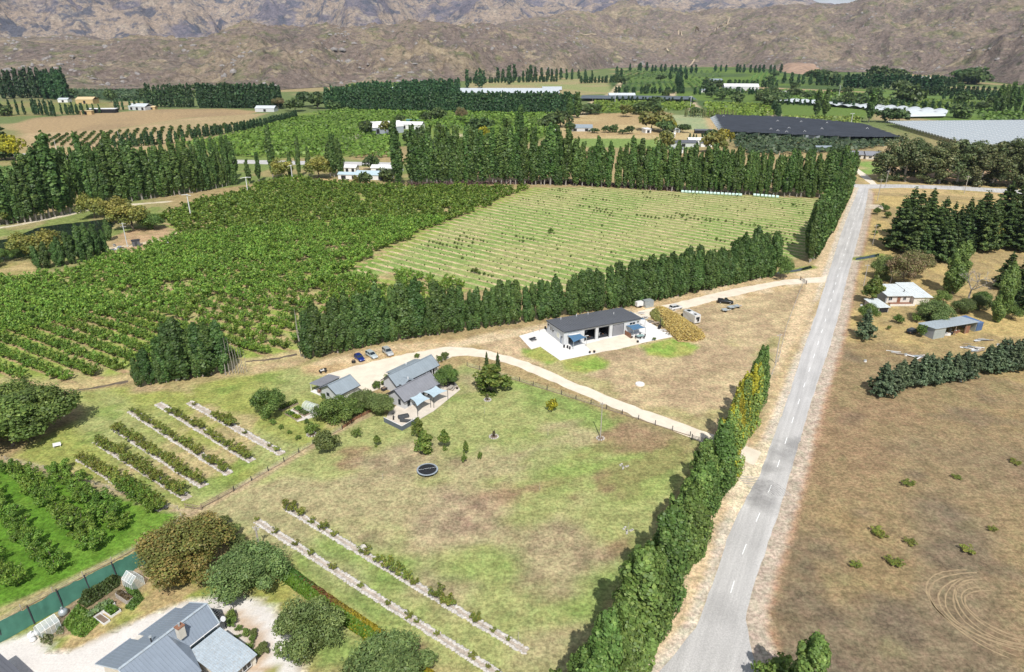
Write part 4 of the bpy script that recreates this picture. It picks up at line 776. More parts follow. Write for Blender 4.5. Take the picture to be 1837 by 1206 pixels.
def gable(root, x0, x1, y0, y1, ze, zr, wall=None, rm=None, over=.4, rim=True, yr=None, parts=True):
    """walls with pointed ends (ridge along x) and two roof slopes"""
    wall, rm = wall or M_WALL, rm or M_RBLUE; ym = (y0+y1)/2 if yr is None else yr; sl = (zr-ze)/(ym-y0); a = .14
    b = MB(); b.add([(x0, y0, -.05), (x1, y0, -.05), (x1, y1, -.05), (x0, y1, -.05), (x0, y0, ze-a), (x1, y0, ze-a), (x1, y1, ze-a), (x0, y1, ze-a), (x0, ym, zr-a), (x1, ym, zr-a)], [(0, 1, 5, 4), (2, 3, 7, 6), (1, 2, 6, 9, 5), (3, 0, 4, 8, 7), (4, 5, 9, 8), (8, 9, 6, 7)])
    b.build('wall', wall, root); b = MB(); X0, X1 = x0-over, x1+over; dz0 = sl*over; sl2 = (zr-ze)/(y1-ym)
    roof_plane(b, [(X0, y0-over, ze-dz0), (X1, y0-over, ze-dz0), (X1, ym, zr), (X0, ym, zr)]); roof_plane(b, [(X1, y1+over, ze-sl2*over), (X0, y1+over, ze-sl2*over), (X0, ym, zr), (X1, ym, zr)])
    rf = b.build('roof', rm, root); MB().box(((x0+x1)/2, ym, zr+.03), (X1-X0+.02, .34, .07)).build('ridge_cap', rm, rf)
    g = MB(); g.box(((x0+x1)/2, y0-over-.07, ze-dz0-.08), (X1-X0, .13, .13)); g.build('gutter', M_TRIM, rf); g = MB(); g.box(((x0+x1)/2, y1+over+.07, ze-sl2*over-.08), (X1-X0, .13, .13)); g.build('gutter', M_TRIM, rf)
    for X in (X0, X1):
        g = MB(); s_ = 1 if X == X1 else -1
        for (ya, za), (yb, zb) in (((y0-over, ze-dz0), (ym, zr)), ((ym, zr), (y1+over, ze-sl2*over))): g.add([(X+s_*.005, ya, za-.2), (X+s_*.005, yb, zb-.2), (X+s_*.005, yb, zb+.04), (X+s_*.005, ya, za+.04), (X+s_*.05, ya, za-.2), (X+s_*.05, yb, zb-.2), (X+s_*.05, yb, zb+.04), (X+s_*.05, ya, za+.04)], [(3, 2, 1, 0), (4, 5, 6, 7), (0, 1, 5, 4), (1, 2, 6, 5), (2, 3, 7, 6), (3, 0, 4, 7)])
        g.build('barge_board', M_TRIM, rf)
    return rf
def car(p, ang, paint, kind, label, group=None, name='parked_car'):
    """x is forwards; lofted body, glazed cabin, four wheels, lamps"""
    L, Wd, H = {'hatch': (4.2, 1.74, 1.46), 'wagon': (4.6, 1.76, 1.5), 'suv': (4.6, 1.85, 1.7), 'ute': (5.2, 1.85, 1.75)}[kind]
    o = empty(name, (*p, .07 if False else 0), ang, label, 'car', group); l, hw = L/2, Wd/2
    hood = .62*H; prof = {'hatch': [(-l, .5, .8), (-l+.05, .86, .93)], }.get(kind)
    S_ = [(-l, .35, .55, .88), (-l+.12, .25, hood+.02, .95), (-l*.55, .2, hood+.05, 1), (0, .2, hood+.04, 1), (l*.35, .2, hood, 1), (l*.8, .24, hood*.88, .97), (l*.97, .3, hood*.72, .88), (l, .38, .5, .8)]
    b = MB(); R_ = []
    for x, z0, z1, wf in S_: R_.append([(x, -hw*wf*.93, z0), (x, -hw*wf, (z0+z1)*.5), (x, -hw*wf*.95, z1-.06), (x, -hw*wf*.82, z1), (x, hw*wf*.82, z1), (x, hw*wf*.95, z1-.06), (x, hw*wf, (z0+z1)*.5), (x, hw*wf*.93, z0)])
    n = 8; vs = [v for r_ in R_ for v in r_]; fs = [(i*n+j, i*n+(j+1) % n, (i+1)*n+(j+1) % n, (i+1)*n+j) for i in range(len(R_)-1) for j in range(n)]; b.add(vs, [tuple(reversed(f)) for f in fs]+[tuple(range(n)), tuple(range(len(vs)-1, len(vs)-n-1, -1))])
    b.build('body', paint, o, True)
    cf, cr = l*.36, {'hatch': -l*.86, 'wagon': -l*.93, 'suv': -l*.93, 'ute': -l*.18}[kind]; rf, rr = l*.08, cr+(.42 if kind == 'hatch' else .22); g = MB(); w0, w1 = hw*.93, hw*.76
    g.add([(cf, -w0, hood), (cf, w0, hood), (cr, w0, hood+.02), (cr, -w0, hood+.02), (rf, -w1, H-.05), (rf, w1, H-.05), (rr, w1, H-.06), (rr, -w1, H-.06)], [(0, 1, 5, 4), (1, 2, 6, 5), (2, 3, 7, 6), (3, 0, 4, 7)]); g.build('cabin_glass', M_GLASS, o)
    g = MB(); g.slab([(rf+.05, -w1, H-.01), (rf+.05, w1, H-.01), (rr-.04, w1, H-.02), (rr-.04, -w1, H-.02)][::-1] if False else [(rr-.04, -w1-.01, H-.02), (rf+.05, -w1-.01, H), (rf+.05, w1+.01, H), (rr-.04, w1+.01, H-.02)], .06)
    for sy in (-1, 1):
        for (xa, xb) in ((cf, rf+.02), ((cf+cr)/2+.05, (rf+rr)/2+.05), (cr, rr-.01)): g.tube([(xa, sy*(w0+.005), hood), (xb, sy*(w1+.005), H-.04)], .045, 4)
    g.build('roof', paint, o)
    for x in (-l*.6, l*.62):
        for sy in (-1, 1):
            w_ = MB().tube([(x, sy*(hw-.2), .32), (x, sy*(hw+.015), .32)], .32, 12).build('wheel', M_BLK, o); MB().tube([(x, sy*(hw+.0), .32), (x, sy*(hw+.03), .32)], .19, 8).build('rim', M_METAL, w_)
    for sy in (-1, 1): MB().box((l*.955, sy*hw*.62, hood*.68), (.12, .3, .13)).build('headlight', M_WHITE, o); MB().box((-l*.985, sy*hw*.7, hood*.85), (.1, .22, .16)).build('tail_light', M_BROWN, o)
    if kind == 'ute': MB().box((-l*.62, 0, hood+.1), (l*.66, hw*1.8, .3)).build('tray_cover', M_BLK, o)
    return o
def carpaint(n, c): m, t, p = nodes(n); p.inputs['Base Color'].default_value = (*c, 1); p.inputs['Metallic'].default_value = .2; p.inputs['Roughness'].default_value = .28; p.inputs['Coat Weight'].default_value = .5; return m
P_BLUE, P_SIL, P_GRN, P_WHT, P_BLK = carpaint('blue_car_paint', (.015, .035, .22)), carpaint('silver_car_paint', (.48, .50, .50)), carpaint('pale_silver_car_paint', (.52, .58, .58)), carpaint('white_car_paint', (.78, .78, .77)), carpaint('black_car_paint', (.012, .013, .016))
def sail(name, corners, mat, label, posts=(), sag=.12, nseg=8, pm=None):
    """tensioned shade sail: four corners, edges curving inwards, with the posts that hold it"""
    o = empty(name, (*corners[0][:2], 0), 0, label, 'shade sail'); B0 = Vector((corners[0][0], corners[0][1], 0)); c = [Vector(p)-B0 for p in corners]; ctr = sum(c, Vector())/4; V, F = [], []
    for j in range(nseg+1):
        for i in range(nseg+1):
            u, v = i/nseg, j/nseg; p = c[0]*(1-u)*(1-v)+c[1]*u*(1-v)+c[2]*u*v+c[3]*(1-u)*v
            e = max(4*u*(1-u)*abs(2*v-1)**2, 4*v*(1-v)*abs(2*u-1)**2); V.append(p+(ctr-p)*sag*e*Vector((1, 1, .6)).length*.6)
    n = nseg+1; F = [(j*n+i, j*n+i+1, (j+1)*n+i+1, (j+1)*n+i) for j in range(nseg) for i in range(nseg)]
    b = MB().add(V, F); k = len(V); b.add([v-Vector((0, 0, .015)) for v in V], [tuple(reversed(f)) for f in F]); b.build('membrane', mat, o)
    for q in posts: MB().tube([Vector((q[0], q[1], 0))-B0, Vector((q[0], q[1], q[2]))-B0], .07, 6).build('post', pm or M_METAL, o)
    return o
def local(o, x, y):    # plan position in a thing's own frame -> world
    a = o.rotation_euler.z; return (o.location.x+x*math.cos(a)-y*math.sin(a), o.location.y+x*math.sin(a)+y*math.cos(a))
def tufts(n, r, hs, rs, per=9):   # grass-like clumps: blades leaning outwards
    V = []
    for k in range(n):
        a = r.rand(per)*6.283; h = hs[k]*(.6+.6*r.rand(per)); R_ = rs[k]*(.5+.8*r.rand(per)); w_ = .05+.16*rs[k]
        for i in range(per):
            ca_, sa_ = math.cos(a[i]), math.sin(a[i]); b0 = np.array([-sa_*w_, ca_*w_, 0]); m_ = np.array([ca_*R_[i]*.5, sa_*R_[i]*.5, h[i]*.85]); e = np.array([ca_*R_[i]*1.15, sa_*R_[i]*1.15, h[i]*.6])
            V.append([-b0*.7, b0*.7, m_+b0, m_-b0]); V.append([m_-b0, m_+b0, e+b0*.25, e-b0*.25])
    return np.array(V).reshape(n, per*2, 4, 3)
# ---------------------------------------------------------------- the long grey shed
A_SH = math.radians(24); sh = empty('long_shed', S3(1011, 620.4), A_SH, 'long grey metal shed with open bays and a charcoal roof on a pale slab', 'shed')
LX, LY, HF, HB = 25.8, 10.6, 4.25, 3.75; z0 = .062; b = MB(); t_ = .2
bays = [(1.5, 5.3, 3.3), (6.8, 10.3, 3.5), (11.5, 15.0, 3.5), (16.3, 20.0, 3.5)]
x = 0
for a0_, a1_, hh in bays: b.box(((x+a0_)/2, t_/2, HF/2+z0), (a0_-x, t_, HF)); b.box(((a0_+a1_)/2, t_/2, (hh+HF)/2+z0), (a1_-a0_, t_, HF-hh)); x = a1_
b.box(((x+LX)/2, t_/2, HF/2+z0), (LX-x, t_, HF)); b.build('wall', M_WALL, sh)
for X in (t_/2, LX-t_/2):
    w_ = MB(); w_.add([(X-t_/2, t_, z0), (X+t_/2, t_, z0), (X+t_/2, LY, z0), (X-t_/2, LY, z0), (X-t_/2, t_, HF), (X+t_/2, t_, HF), (X+t_/2, LY, HB), (X-t_/2, LY, HB)], [(3, 2, 1, 0), (4, 5, 6, 7), (0, 1, 5, 4), (1, 2, 6, 5), (2, 3, 7, 6), (3, 0, 4, 7)]); w_.build('wall', M_WALL, sh)
MB().box((LX/2, LY-t_/2, HB/2+z0), (LX-2*t_, t_, HB-.05)).build('wall', M_WALL, sh); MB().box((6.05, LY/2, 1.8), (.12, LY-.6, 3.3)).build('shade_partition', M_DARK, sh); MB().box((10.9, LY-.5, 1.9), (9.2, .2, 3.4)).build('shade_partition', M_DARK, sh); MB().box((10.9, 5.2, .075), (9.3, 9.4, .012)).build('bay_floor_shade', M_TRIM, sh); MB().box((15.6, LY/2, 1.8), (.12, LY-.6, 3.3)).build('shade_partition', M_DARK, sh)  # near-black partitions, back lining and dark floor paint the shade inside the bays
b = MB(); roof_plane(b, [(-.25, -.3, HF+.2), (LX+.25, -.3, HF+.2), (LX+.25, LY+.3, HB+.2), (-.25, LY+.3, HB+.2)], .14, .76); rf = b.build('roof', M_RDARK, sh)
MB().box((LX/2, -.36, HF+.06), (LX+.5, .1, .2)).build('fascia', M_TRIM, rf); MB().box((-.3, LY/2, (HF+HB)/2+.06), (.1, LY, .2), rx=math.atan2(HB-HF, LY)).build('fascia', M_TRIM, rf)
for x_, y_ in ((4, 9.5), (9.5, 9.9), (13.5, 9.9), (20.5, 6.5)): MB().tube([(x_, y_, HB), (x_, y_, HB+.95)], .09, 6).build('vent_pipe', M_WHITE, rf)
for a0_, a1_, hh in bays[1:3]:
    f = MB()
    for X in (a0_-.05, a1_+.05): f.box((X, -.01, hh/2+z0), (.1, .06, hh))
    f.box(((a0_+a1_)/2, -.01, hh+z0+.05), (a1_-a0_+.2, .06, .1)); f.build('door_frame', M_TRIM, sh)
d = MB()
for k in range(12): d.box((18.15, .02, .2+k*.29), (3.62, .07, .26))
d.build('roller_door', M_RGREY, sh)
f = MB()
for X in (16.25, 20.05): f.box((X, -.015, 1.75+z0), (.1, .06, 3.5))
f.box((18.15, -.015, 3.6), (3.9, .06, .1)); f.build('door_frame', M_TRIM, sh)
MB().box((3.4, .06, 2.75), (3.7, .08, 1.05)).build('raised_door_panel', M_WHITE, sh)
window(sh, (23.0, 0, 3.1), 2.0, .8, math.pi, M_WHITE); window(sh, (24.9, 0, 3.3), .8, .7, math.pi, M_WHITE)
window(sh, (0, 7.6, 2.2), 1.9, 1.3, math.pi/2, M_WHITE); window(sh, (0, 3.4, 2.0), 1.6, 1.5, math.pi/2, M_WHITE, simple('cream_blind', (.66, .64, .52), .8)); MB().box((-.04, 1.6, 1.2), (.08, .9, 2.1)).build('door', M_WALLD, sh)
for y_, z_ in ((9.6, 2.9), (6.2, 2.3), (1.0, 2.4)): MB().box((-.12, y_, z_), (.22, .3, .35)).build('wall_lamp', M_BLK, sh)
def table(p, a, w_, d_, h_, m_, label, name='table', z=.06, cat='table', grp=None):
    o = empty(name, (*p, z), a, label, cat, grp); MB().box((0, 0, h_), (w_, d_, .06)).build('table_top', m_, o)
    for sx in (-1, 1):
        for sy in (-1, 1): MB().box((sx*(w_/2-.08), sy*(d_/2-.08), h_/2-.02), (.07, .07, h_-.03)).build('leg', M_DKP, o)
    return o
for i, (x_, y_, lb) in enumerate(((8.2, 2.0, 'white work table inside the left open bay of the long shed'), (9.4, 4.5, 'white bench table at the back of the left open bay'), (12.8, 2.2, 'white work table inside the right open bay of the long shed'), (13.8, 4.2, 'pale table deep inside the right open bay'))): table(local(sh, x_, y_), A_SH+.3*i, 1.9, .9, .85, M_WHITE, lb)
for i, (x_, y_) in enumerate(((8.0, 1.0), (9.3, 1.3), (12.4, 1.2), (13.9, 1.5), (7.4, 3.2), (13.2, 3.3))):
    o = empty('stool', (*local(sh, x_, y_), .06), i, ('stool by the white tables inside the left open bay' if x_ < 11 else 'stool by the white tables inside the right open bay'), 'stool', 'stools in the left bay' if x_ < 11 else 'stools in the right bay'); MB().tube([(0, 0, .62), (0, 0, .7)], .2, 10).build('seat', M_BROWN if i % 2 else M_WHITE, o)
    for k in range(4): MB().tube([(.13*math.cos(k*1.57), .13*math.sin(k*1.57), .62), (.2*math.cos(k*1.57), .2*math.sin(k*1.57), 0)], .02, 4).build('leg', M_DKP, o)
M_SAIL = simple('blue_shade_cloth', (.07, .16, .27), .8, .08, 1); M_SAILP = simple('pale_blue_shade_cloth', (.42, .53, .58), .8, .06, 1)
q = [local(sh, 1.0, -.2), local(sh, 5.2, -.1), local(sh, 5.6, -3.2), local(sh, 1.2, -3.6)]
sail('shade_sail', [(*q[0], 3.1), (*q[1], 2.9), (*q[2], 2.9), (*q[3], 2.3)], M_SAIL, 'blue shade sail over the first bay of the long shed', [(*q[2], 2.95), (*q[3], 2.4)])
q = [local(sh, 20.6, -.2), local(sh, 25.0, -.2), local(sh, 25.6, -3.2), local(sh, 21.2, -3.4)]
sail('shade_sail', [(*q[0], 2.9), (*q[1], 2.7), (*q[2], 2.5), (*q[3], 2.5)], M_SAIL, 'blue shade sail above the terrace beside the timber screen', [(*q[2], 2.55), (*q[3], 2.55)])
q = [local(sh, 26.0, 1.5), local(sh, 26.0, 8.5), local(sh, 28.6, 9.5), local(sh, 29.0, 2.0)]
sail('shade_sail', [(*q[0], 3.0), (*q[1], 3.1), (*q[2], 2.7), (*q[3], 2.6)], M_SAIL, 'blue shade sail on the road end of the long shed', [(*q[2], 2.75), (*q[3], 2.65)])
o = empty('timber_screen', (*local(sh, 20.3, -.4), .06), A_SH-math.pi/2, 'low red brown slatted timber screen beside the roller door', 'screen')
for k in range(6): MB().box((1.6, 0, .2+k*.24), (3.2, .05, .2)).build('slat', M_BROWN, o)
for x_ in (0, 1.6, 3.2): MB().box((x_, .06, .75), (.09, .07, 1.5)).build('post', M_TIMBER, o)
tb = table(local(sh, 23.2, -4.2), A_SH, 2.2, 1.3, .74, simple('grey_green_table', (.28, .40, .38), .6), 'grey green outdoor table on the terrace under the blue sail')
for i, (x_, y_) in enumerate(((-1.5, 0), (1.5, 0), (-.6, -1), (.6, -1), (-.6, 1), (.6, 1))):
    o = empty('outdoor_chair', (*local(tb, x_, y_), .06), A_SH+math.atan2(y_, x_)-math.pi/2, 'dark chair round the grey green table on the terrace', 'chair', 'chairs round the grey green table'); MB().box((0, 0, .44), (.46, .46, .05)).build('seat', M_BLK, o); MB().box((0, .23, .7), (.46, .04, .5)).build('backrest', M_BLK, o)
    for sx in (-1, 1):
        for sy in (-1, 1): MB().box((sx*.19, sy*.19, .21), (.04, .04, .42)).build('leg', M_BLK, o)
def picnic(p, a, label, m_=None, z=.06):
    m_ = m_ or M_TIMBER; o = empty('picnic_table', (*p, z), a, label, 'picnic table')
    for k in range(4): MB().box((0, -.33+.22*k, .74), (1.9, .19, .04)).build('plank', m_, o)
    for sy in (-1, 1): MB().box((0, sy*.75, .44), (1.9, .26, .05)).build('bench', m_, o)
    for sx in (-1, 1):
        b = MB(); b.box((sx*.7, 0, .40), (.06, 1.7, .09)); b.box((sx*.7, .3, .36), (.06, .09, .78), rx=.35); b.box((sx*.7, -.3, .36), (.06, .09, .78), rx=-.35); b.build('leg_frame', m_, o)
    return o
picnic(S(956, 611), A_SH+.2, 'dark picnic table standing alone on the slab left of the shed', M_DKP); picnic(S(1178, 583), .6, 'timber picnic table on the slab beside the golden mound')
for px, lb, r_ in (((1058, 634), 'dark plant pot at the slab edge left of the gravel apron', .3), ((1066, 633), 'pair of dark planters at the corner of the gravel apron', .35), ((1144, 615), 'round dark fire pot on the slab edge by the right lawn', .35), ((1133, 607), 'black bin at the end of the timber screen', .3)):
    o = empty('plant_pot', (*S(*px), .06), 0, lb, 'pot'); MB().tube([(0, 0, 0), (0, 0, .3), (0, 0, .6)], [r_*.7, r_, r_], 10).build('pot', M_BLK, o); MB().tube([(0, 0, .56), (0, 0, .62)], r_*.9, 8).build('soil', M_SOIL, o)
tree('shrub', 'potted_shrub', S(1173, 611), 1.1, 'grey green low shrub on the slab edge by the right lawn', 'shrub')
for px, h_ in (((957, 597), 1.3), ((968, 595), 1.3)): MB().tube([(*S(*px), 0), (*S(*px), h_)], .06, 6).build('bollard_post', M_POST); tag(bpy.context.scene.objects[COL.objects[-1].name], 'short post standing behind the slab left of the shed' if px[0] < 960 else 'short post next to the back corner of the shed', 'post')
for i, px in enumerate(((978, 590.5), (1012, 624), (1018, 625), (1022, 627))):
    lb = ('black wheelie bin at the back left corner of the long shed', 'dark pot beside the front left corner of the long shed', 'black gas bottle in front of the first bay', 'small dark heater at the foot of the blue sail post')[i]; o = empty(('wheelie_bin', 'plant_pot', 'gas_bottle', 'heater')[i], (*S(*px), .06), 0, lb, ('bin', 'pot', 'bottle', 'heater')[i]); MB().tube([(0, 0, 0), (0, 0, .75)], [.22, .28], 8).build('body', M_BLK, o); MB().tube([(0, 0, .75), (0, 0, .85)], [.29, .2], 8).build('lid', M_DKP, o)
# ---- yard by the mound
def gold_mound():
    P = SP([(1166, 563), (1178, 553), (1196, 556), (1228, 574), (1262, 598), (1264, 608), (1246, 614), (1216, 613), (1204, 602), (1188, 586), (1170, 572)]); c = P.mean(0); o = empty('grass_mound', (*c, 0), 0, 'long earth mound thick with golden tussock grass beside the camper', 'mound'); r = RS(51)
    xs, ys = np.meshgrid(np.linspace(P[:, 0].min()-1, P[:, 0].max()+1, 56), np.linspace(P[:, 1].min()-1, P[:, 1].max()+1, 56)); d = sdist(xs.ravel(), ys.ravel(), P); f = lambda d_: 1.9*np.clip(d_/3.4, 0, 1)**.8
    z = f(np.maximum(d, 0)); j, i = np.mgrid[0:55, 0:55]; bb = (j*56+i).ravel(); F = np.stack([bb, bb+1, bb+57, bb+56], 1); F = F[(d[F] > -.1).any(1)]
    me = mesh_np('mound', np.stack([xs.ravel()-c[0], ys.ravel()-c[1], z-.02], 1), F, simple('mound_soil', (.34, .24, .11), .95, .2, 1), smooth=True); link(bpy.data.objects.new('mound', me), o)
    n = 2600; Q = np.stack([r.uniform(P[:, 0].min(), P[:, 0].max(), n), r.uniform(P[:, 1].min(), P[:, 1].max(), n)], 1); dq = sdist(Q[:, 0], Q[:, 1], P); Q, dq = Q[dq > .1], dq[dq > .1]; m = len(Q)
    T = tufts(m, r, r.uniform(.35, .7, m), r.uniform(.3, .6, m)); T = T+np.stack([Q[:, 0]-c[0], Q[:, 1]-c[1], f(dq)-.05], 1)[:, None, None]; C = cols(m*18, (.62, .45, .13), (.72, .56, .22), r, .4, .35)*np.repeat(.75+.5*r.rand(m), 18)[:, None]
    green = np.repeat(Q[:, 0] < np.quantile(Q[:, 0], .12), 18)[:, None]; C = np.where(green, C*np.array([.55, .75, .7]), C)
    tag(link(bpy.data.objects.new('tussock_grass', mesh_np('tussock', T.reshape(-1, 3), np.arange(m*18*4).reshape(-1, 4), LEAF, face_cols=np.clip(C, 0, .9))), o), kind='stuff')
gold_mound()
car(S(1212, 555), math.radians(28), P_WHT, 'suv', 'white compact car with black windows parked behind the golden mound')
car(S(1301, 544), math.radians(-18), P_BLK, 'ute', 'black covered pickup parked on the dry paddock by two trailers')
def motorhome(p, a):
    o = empty('motorhome', (*p, 0), a, 'white motorhome with grey striped side parked beside the golden mound', 'motorhome'); b = MB()
    b.add([(-3.4, -1.15, .45), (2.1, -1.15, .45), (2.1, 1.15, .45), (-3.4, 1.15, .45), (-3.4, -1.12, 2.95), (2.35, -1.12, 2.9), (2.35, 1.12, 2.9), (-3.4, 1.12, 2.95), (2.6, -1.05, 2.2), (2.6, 1.05, 2.2)], [(3, 2, 1, 0), (4, 5, 6, 7), (0, 1, 8, 5, 4), (2, 3, 7, 6, 9), (3, 0, 4, 7), (1, 2, 9, 8), (5, 8, 9, 6)]); b.build('body', P_WHT, o)
    b = MB(); b.add([(2.1, -1.0, .4), (3.5, -.95, .4), (3.5, .95, .4), (2.1, 1.0, .4), (2.1, -1.0, 1.9), (2.45, -.92, 1.9), (2.45, .92, 1.9), (2.1, 1.0, 1.9), (3.5, -.9, 1.1), (3.5, .9, 1.1)], [(3, 2, 1, 0), (4, 5, 6, 7), (0, 1, 8, 5, 4), (2, 3, 7, 6, 9), (1, 2, 9, 8), (5, 8, 9, 6)]); b.build('cab', P_BLK, o)
    MB().add([(2.52, -.85, 1.83), (3.42, -.85, 1.16), (3.42, .85, 1.16), (2.52, .85, 1.83)], [(0, 1, 2, 3)]).build('windscreen', M_GLASS, o)
    for x, w_ in ((-2.3, 1.1), (.2, 1.2)): window(o, (x, -1.16, 1.9), w_, .6, math.pi, M_BLK)
    MB().box((-1.0, -1.17, 1.4), (.62, .04, 1.75)).build('door', M_WALL, o); MB().box((-.6, -1.165, .85), (4.4, .03, .25)).build('side_stripe', M_RGREY, o); MB().box((1.5, -1.165, 1.5), (.5, .03, 1.9)).build('side_stripe', M_RGREY, o)
    window(o, (-3.42, 0, 2.0), 1.2, .6, math.pi/2, M_BLK); MB().box((-3.46, -.2, 1.25), (.1, .7, .7)).build('spare_wheel_cover', M_BLK, o)
    for x in (-2.4, -.4): MB().box((x, .25, 3.0), (.75, .7, .12)).build('roof_vent', M_BLK if x < -1 else M_WHITE, o)
    MB().box((1.0, 0, 3.0), (1.4, 1.0, .06)).build('solar_panel', M_GLASS, o)
    for x in (-2.0, 2.7):
        for sy in (-1, 1): w_ = MB().tube([(x, sy*.8, .36), (x, sy*1.12, .36)], .36, 12).build('wheel', M_BLK, o); MB().tube([(x, sy*1.1, .36), (x, sy*1.14, .36)], .2, 8).build('rim', M_METAL, w_)
mh_ = np.array(S(1222, 565))-np.array(S(1250, 580)); motorhome(S(1238, 575), math.atan2(mh_[1], mh_[0]))
def trailer(p, a, label, w_=1.5, l_=2.6):
    o = empty('trailer', (*p, 0), a, label, 'trailer'); b = MB(); b.box((0, 0, .55), (l_, w_, .06))
    for sy in (-1, 1): b.box((0, sy*w_/2, .72), (l_, .04, .3))
    b.box((-l_/2, 0, .72), (.04, w_, .3)); b.build('tray', M_METAL, o); b = MB(); b.tube([(l_/2, .5, .5), (l_/2+1.2, 0, .45)], .04, 4); b.tube([(l_/2, -.5, .5), (l_/2+1.2, 0, .45)], .04, 4); b.build('drawbar', M_METAL, o)
    for sy in (-1, 1): MB().tube([(-.1, sy*(w_/2+.05), .3), (-.1, sy*(w_/2+.22), .3)], .3, 10).build('wheel', M_BLK, o); MB().box((-.1, sy*(w_/2+.14), .66), (.8, .24, .04)).build('mudguard', M_METAL, o)
trailer(S(1312, 554), .4, 'empty grey cage trailer behind the black pickup'); trailer(S(1300, 559), .2, 'low trailer with dark wheels nearest in front of the black pickup', 1.3, 2.0); trailer(S(1322, 552), .5, 'small pale trailer farthest out beyond the black pickup', 1.3, 2.0)
o = empty('storage_box', (*S(1162, 550), 0), A_SH, 'grey ribbed metal storage box behind the drive', 'storage box'); b = MB(); b.box((0, 0, 1.1), (3.0, 2.2, 2.2)); b.build('wall', M_METAL, o)
for k in range(11): MB().box((-1.4+.28*k, -1.12, 1.1), (.1, .05, 2.1)).build('rib', M_METAL, o)
MB().box((0, 0, 2.24), (3.1, 2.3, .08)).build('roof', M_METAL, o)
o = empty('water_tank_trailer', (*S(1146, 551), 0), A_SH, 'white box trailer on wheels between shed and grey box', 'trailer'); MB().box((0, 0, 1.25), (2.4, 1.5, 1.4)).build('body', M_WHITE, o)
for sx in (-1, 1): MB().tube([(.2*sx, -.85, .35), (.2*sx, .85, .35)], .35, 10).build('wheel', M_BLK, o)
MB().box((1.5, 0, .5), (.9, .1, .1)).build('drawbar', M_METAL, o)
# loose timber and stones on the terrace beside the mound
r = RS(61); PL = SP([(1140, 566), (1160, 560), (1205, 592), (1200, 602), (1170, 590)])
for i, (px, a) in enumerate((((1150, 563), .3), ((1157, 571), .7), ((1168, 578), .5), ((1183, 590), .9), ((1193, 594), .2), ((1199, 600), 1.1))):
    lb = ('pallet with pale boards at the back corner of the terrace', 'low stack of grey boards on the terrace by the shed end', 'dark raised planter on the terrace by the mound', 'dark barbecue with a folded umbrella by the mound', 'heap of pale offcuts beside the barbecue', 'low heap of white blocks at the foot of the mound')[i]
    o = empty(('pallet', 'board_stack', 'raised_planter', 'barbecue', 'timber_heap', 'block_heap')[i], (*S(*px), .06), a, lb, ('pallet', 'boards', 'planter', 'barbecue', 'heap', 'heap')[i])
    if i == 3: MB().box((0, 0, .85), (1.4, .6, .3)).build('hood', M_BLK, o); MB().box((0, 0, .35), (1.2, .5, .7)).build('cart', M_BLK, o); MB().tube([(.9, .3, 0), (.9, .3, 1.1), (.9, .3, 2.6), (.9, .3, 2.9)], [.03, .12, .16, .02], 6).build('umbrella', M_DKP, o)
    else:
        for k in range(7): MB().box((r.uniform(-.3, .3), -.7+.23*k, .1+.12*(k % 3)), (r.uniform(1.2, 2.2), .18, .1), rz=r.uniform(-.25, .25)).build('plank', [M_TIMBER, M_WHITE, M_POST, M_DKP][(k+i) % 4], o)
o = empty('inspection_cover', (*S(1148, 690), 0), .4, 'white concrete tank lid lying in the dry paddock', 'tank lid'); b = MB(); b.tube([(0, 0, 0), (0, 0, .3)], [1.2, 1.15], 14); b.build('lid', M_CONC, o); MB().tube([(.2, .1, .3), (.2, .1, .42)], .35, 10).build('hatch', M_WHITE, o)
# ---------------------------------------------------------------- the family house: two gabled wings, link, garage
A_H = math.radians(52)
hs = empty('farmhouse', (-30.4, 150.7, 0), A_H, 'grey gabled farmhouse with two long metal roofed wings', 'house')
gable(hs, .3, 14.6, -2.3, 2.4, 2.75, 4.6, M_WALL, M_RBLUE, .5)
b = MB(); b.box((8.4, 3.6, 1.3), (9.6, 1.9, 2.6)); b.build('wall', M_WALL, hs); b = MB(); roof_plane(b, [(13.5, 4.9, 2.55), (3.3, 4.9, 2.55), (3.3, 2.5, 3.15), (13.5, 2.5, 3.15)]); b.build('roof', M_RBLUE, hs); MB().tube([(9.6, 4.0, 2.7), (9.6, 4.0, 3.2)], .16, 8).build('vent_cowl', M_WHITE, hs)
bx, by = -27.94+.1, 143.32; dx, dy = bx+30.4, by-150.7; ox, oy = dx*math.cos(A_H)+dy*math.sin(A_H), -dx*math.sin(A_H)+dy*math.cos(A_H)
gable(hs, ox+.3, ox+11.5, oy-2.9, oy+2.7, 2.55, 4.45, M_WALL, M_RGREY, .45)
b = MB(); b.box((ox+7.1, (oy-1.8+2.7)/2+1.2, 1.3), (3.6, 3.4, 2.6)); b.build('wall', M_WALL, hs); b = MB(); zc = 3.5
roof_plane(b, [(ox+5.0, oy+2.4, 2.7), (ox+5.0, oy+5.2, 2.7), (ox+7.0, oy+5.2, zc), (ox+7.0, oy+2.4, zc)][::-1]); roof_plane(b, [(ox+9.0, oy+5.2, 2.7), (ox+9.0, oy+2.4, 2.7), (ox+7.0, oy+2.4, zc), (ox+7.0, oy+5.2, zc)][::-1]); rl = b.build('roof', M_RBLUE, hs); MB().tube([(ox+7.2, oy+2.9, 3.4), (ox+7.2, oy+2.9, 4.0)], .14, 8).build('vent_cowl', M_WHITE, hs)
for x_, w_ in ((1.6, .8), (5.5, 2.6), (9.0, 2.0)): window(hs, (ox+x_, oy-2.9, 1.35), w_, 1.9, math.pi, M_TRIM)
window(hs, (ox+.3, oy-1.2, 1.4), .7, 1.4, math.pi/2, M_TRIM)
for x_ in (10.2, 12.6): window(hs, (x_, -2.3, 1.3), 1.8, 1.9, math.pi, M_WHITE)
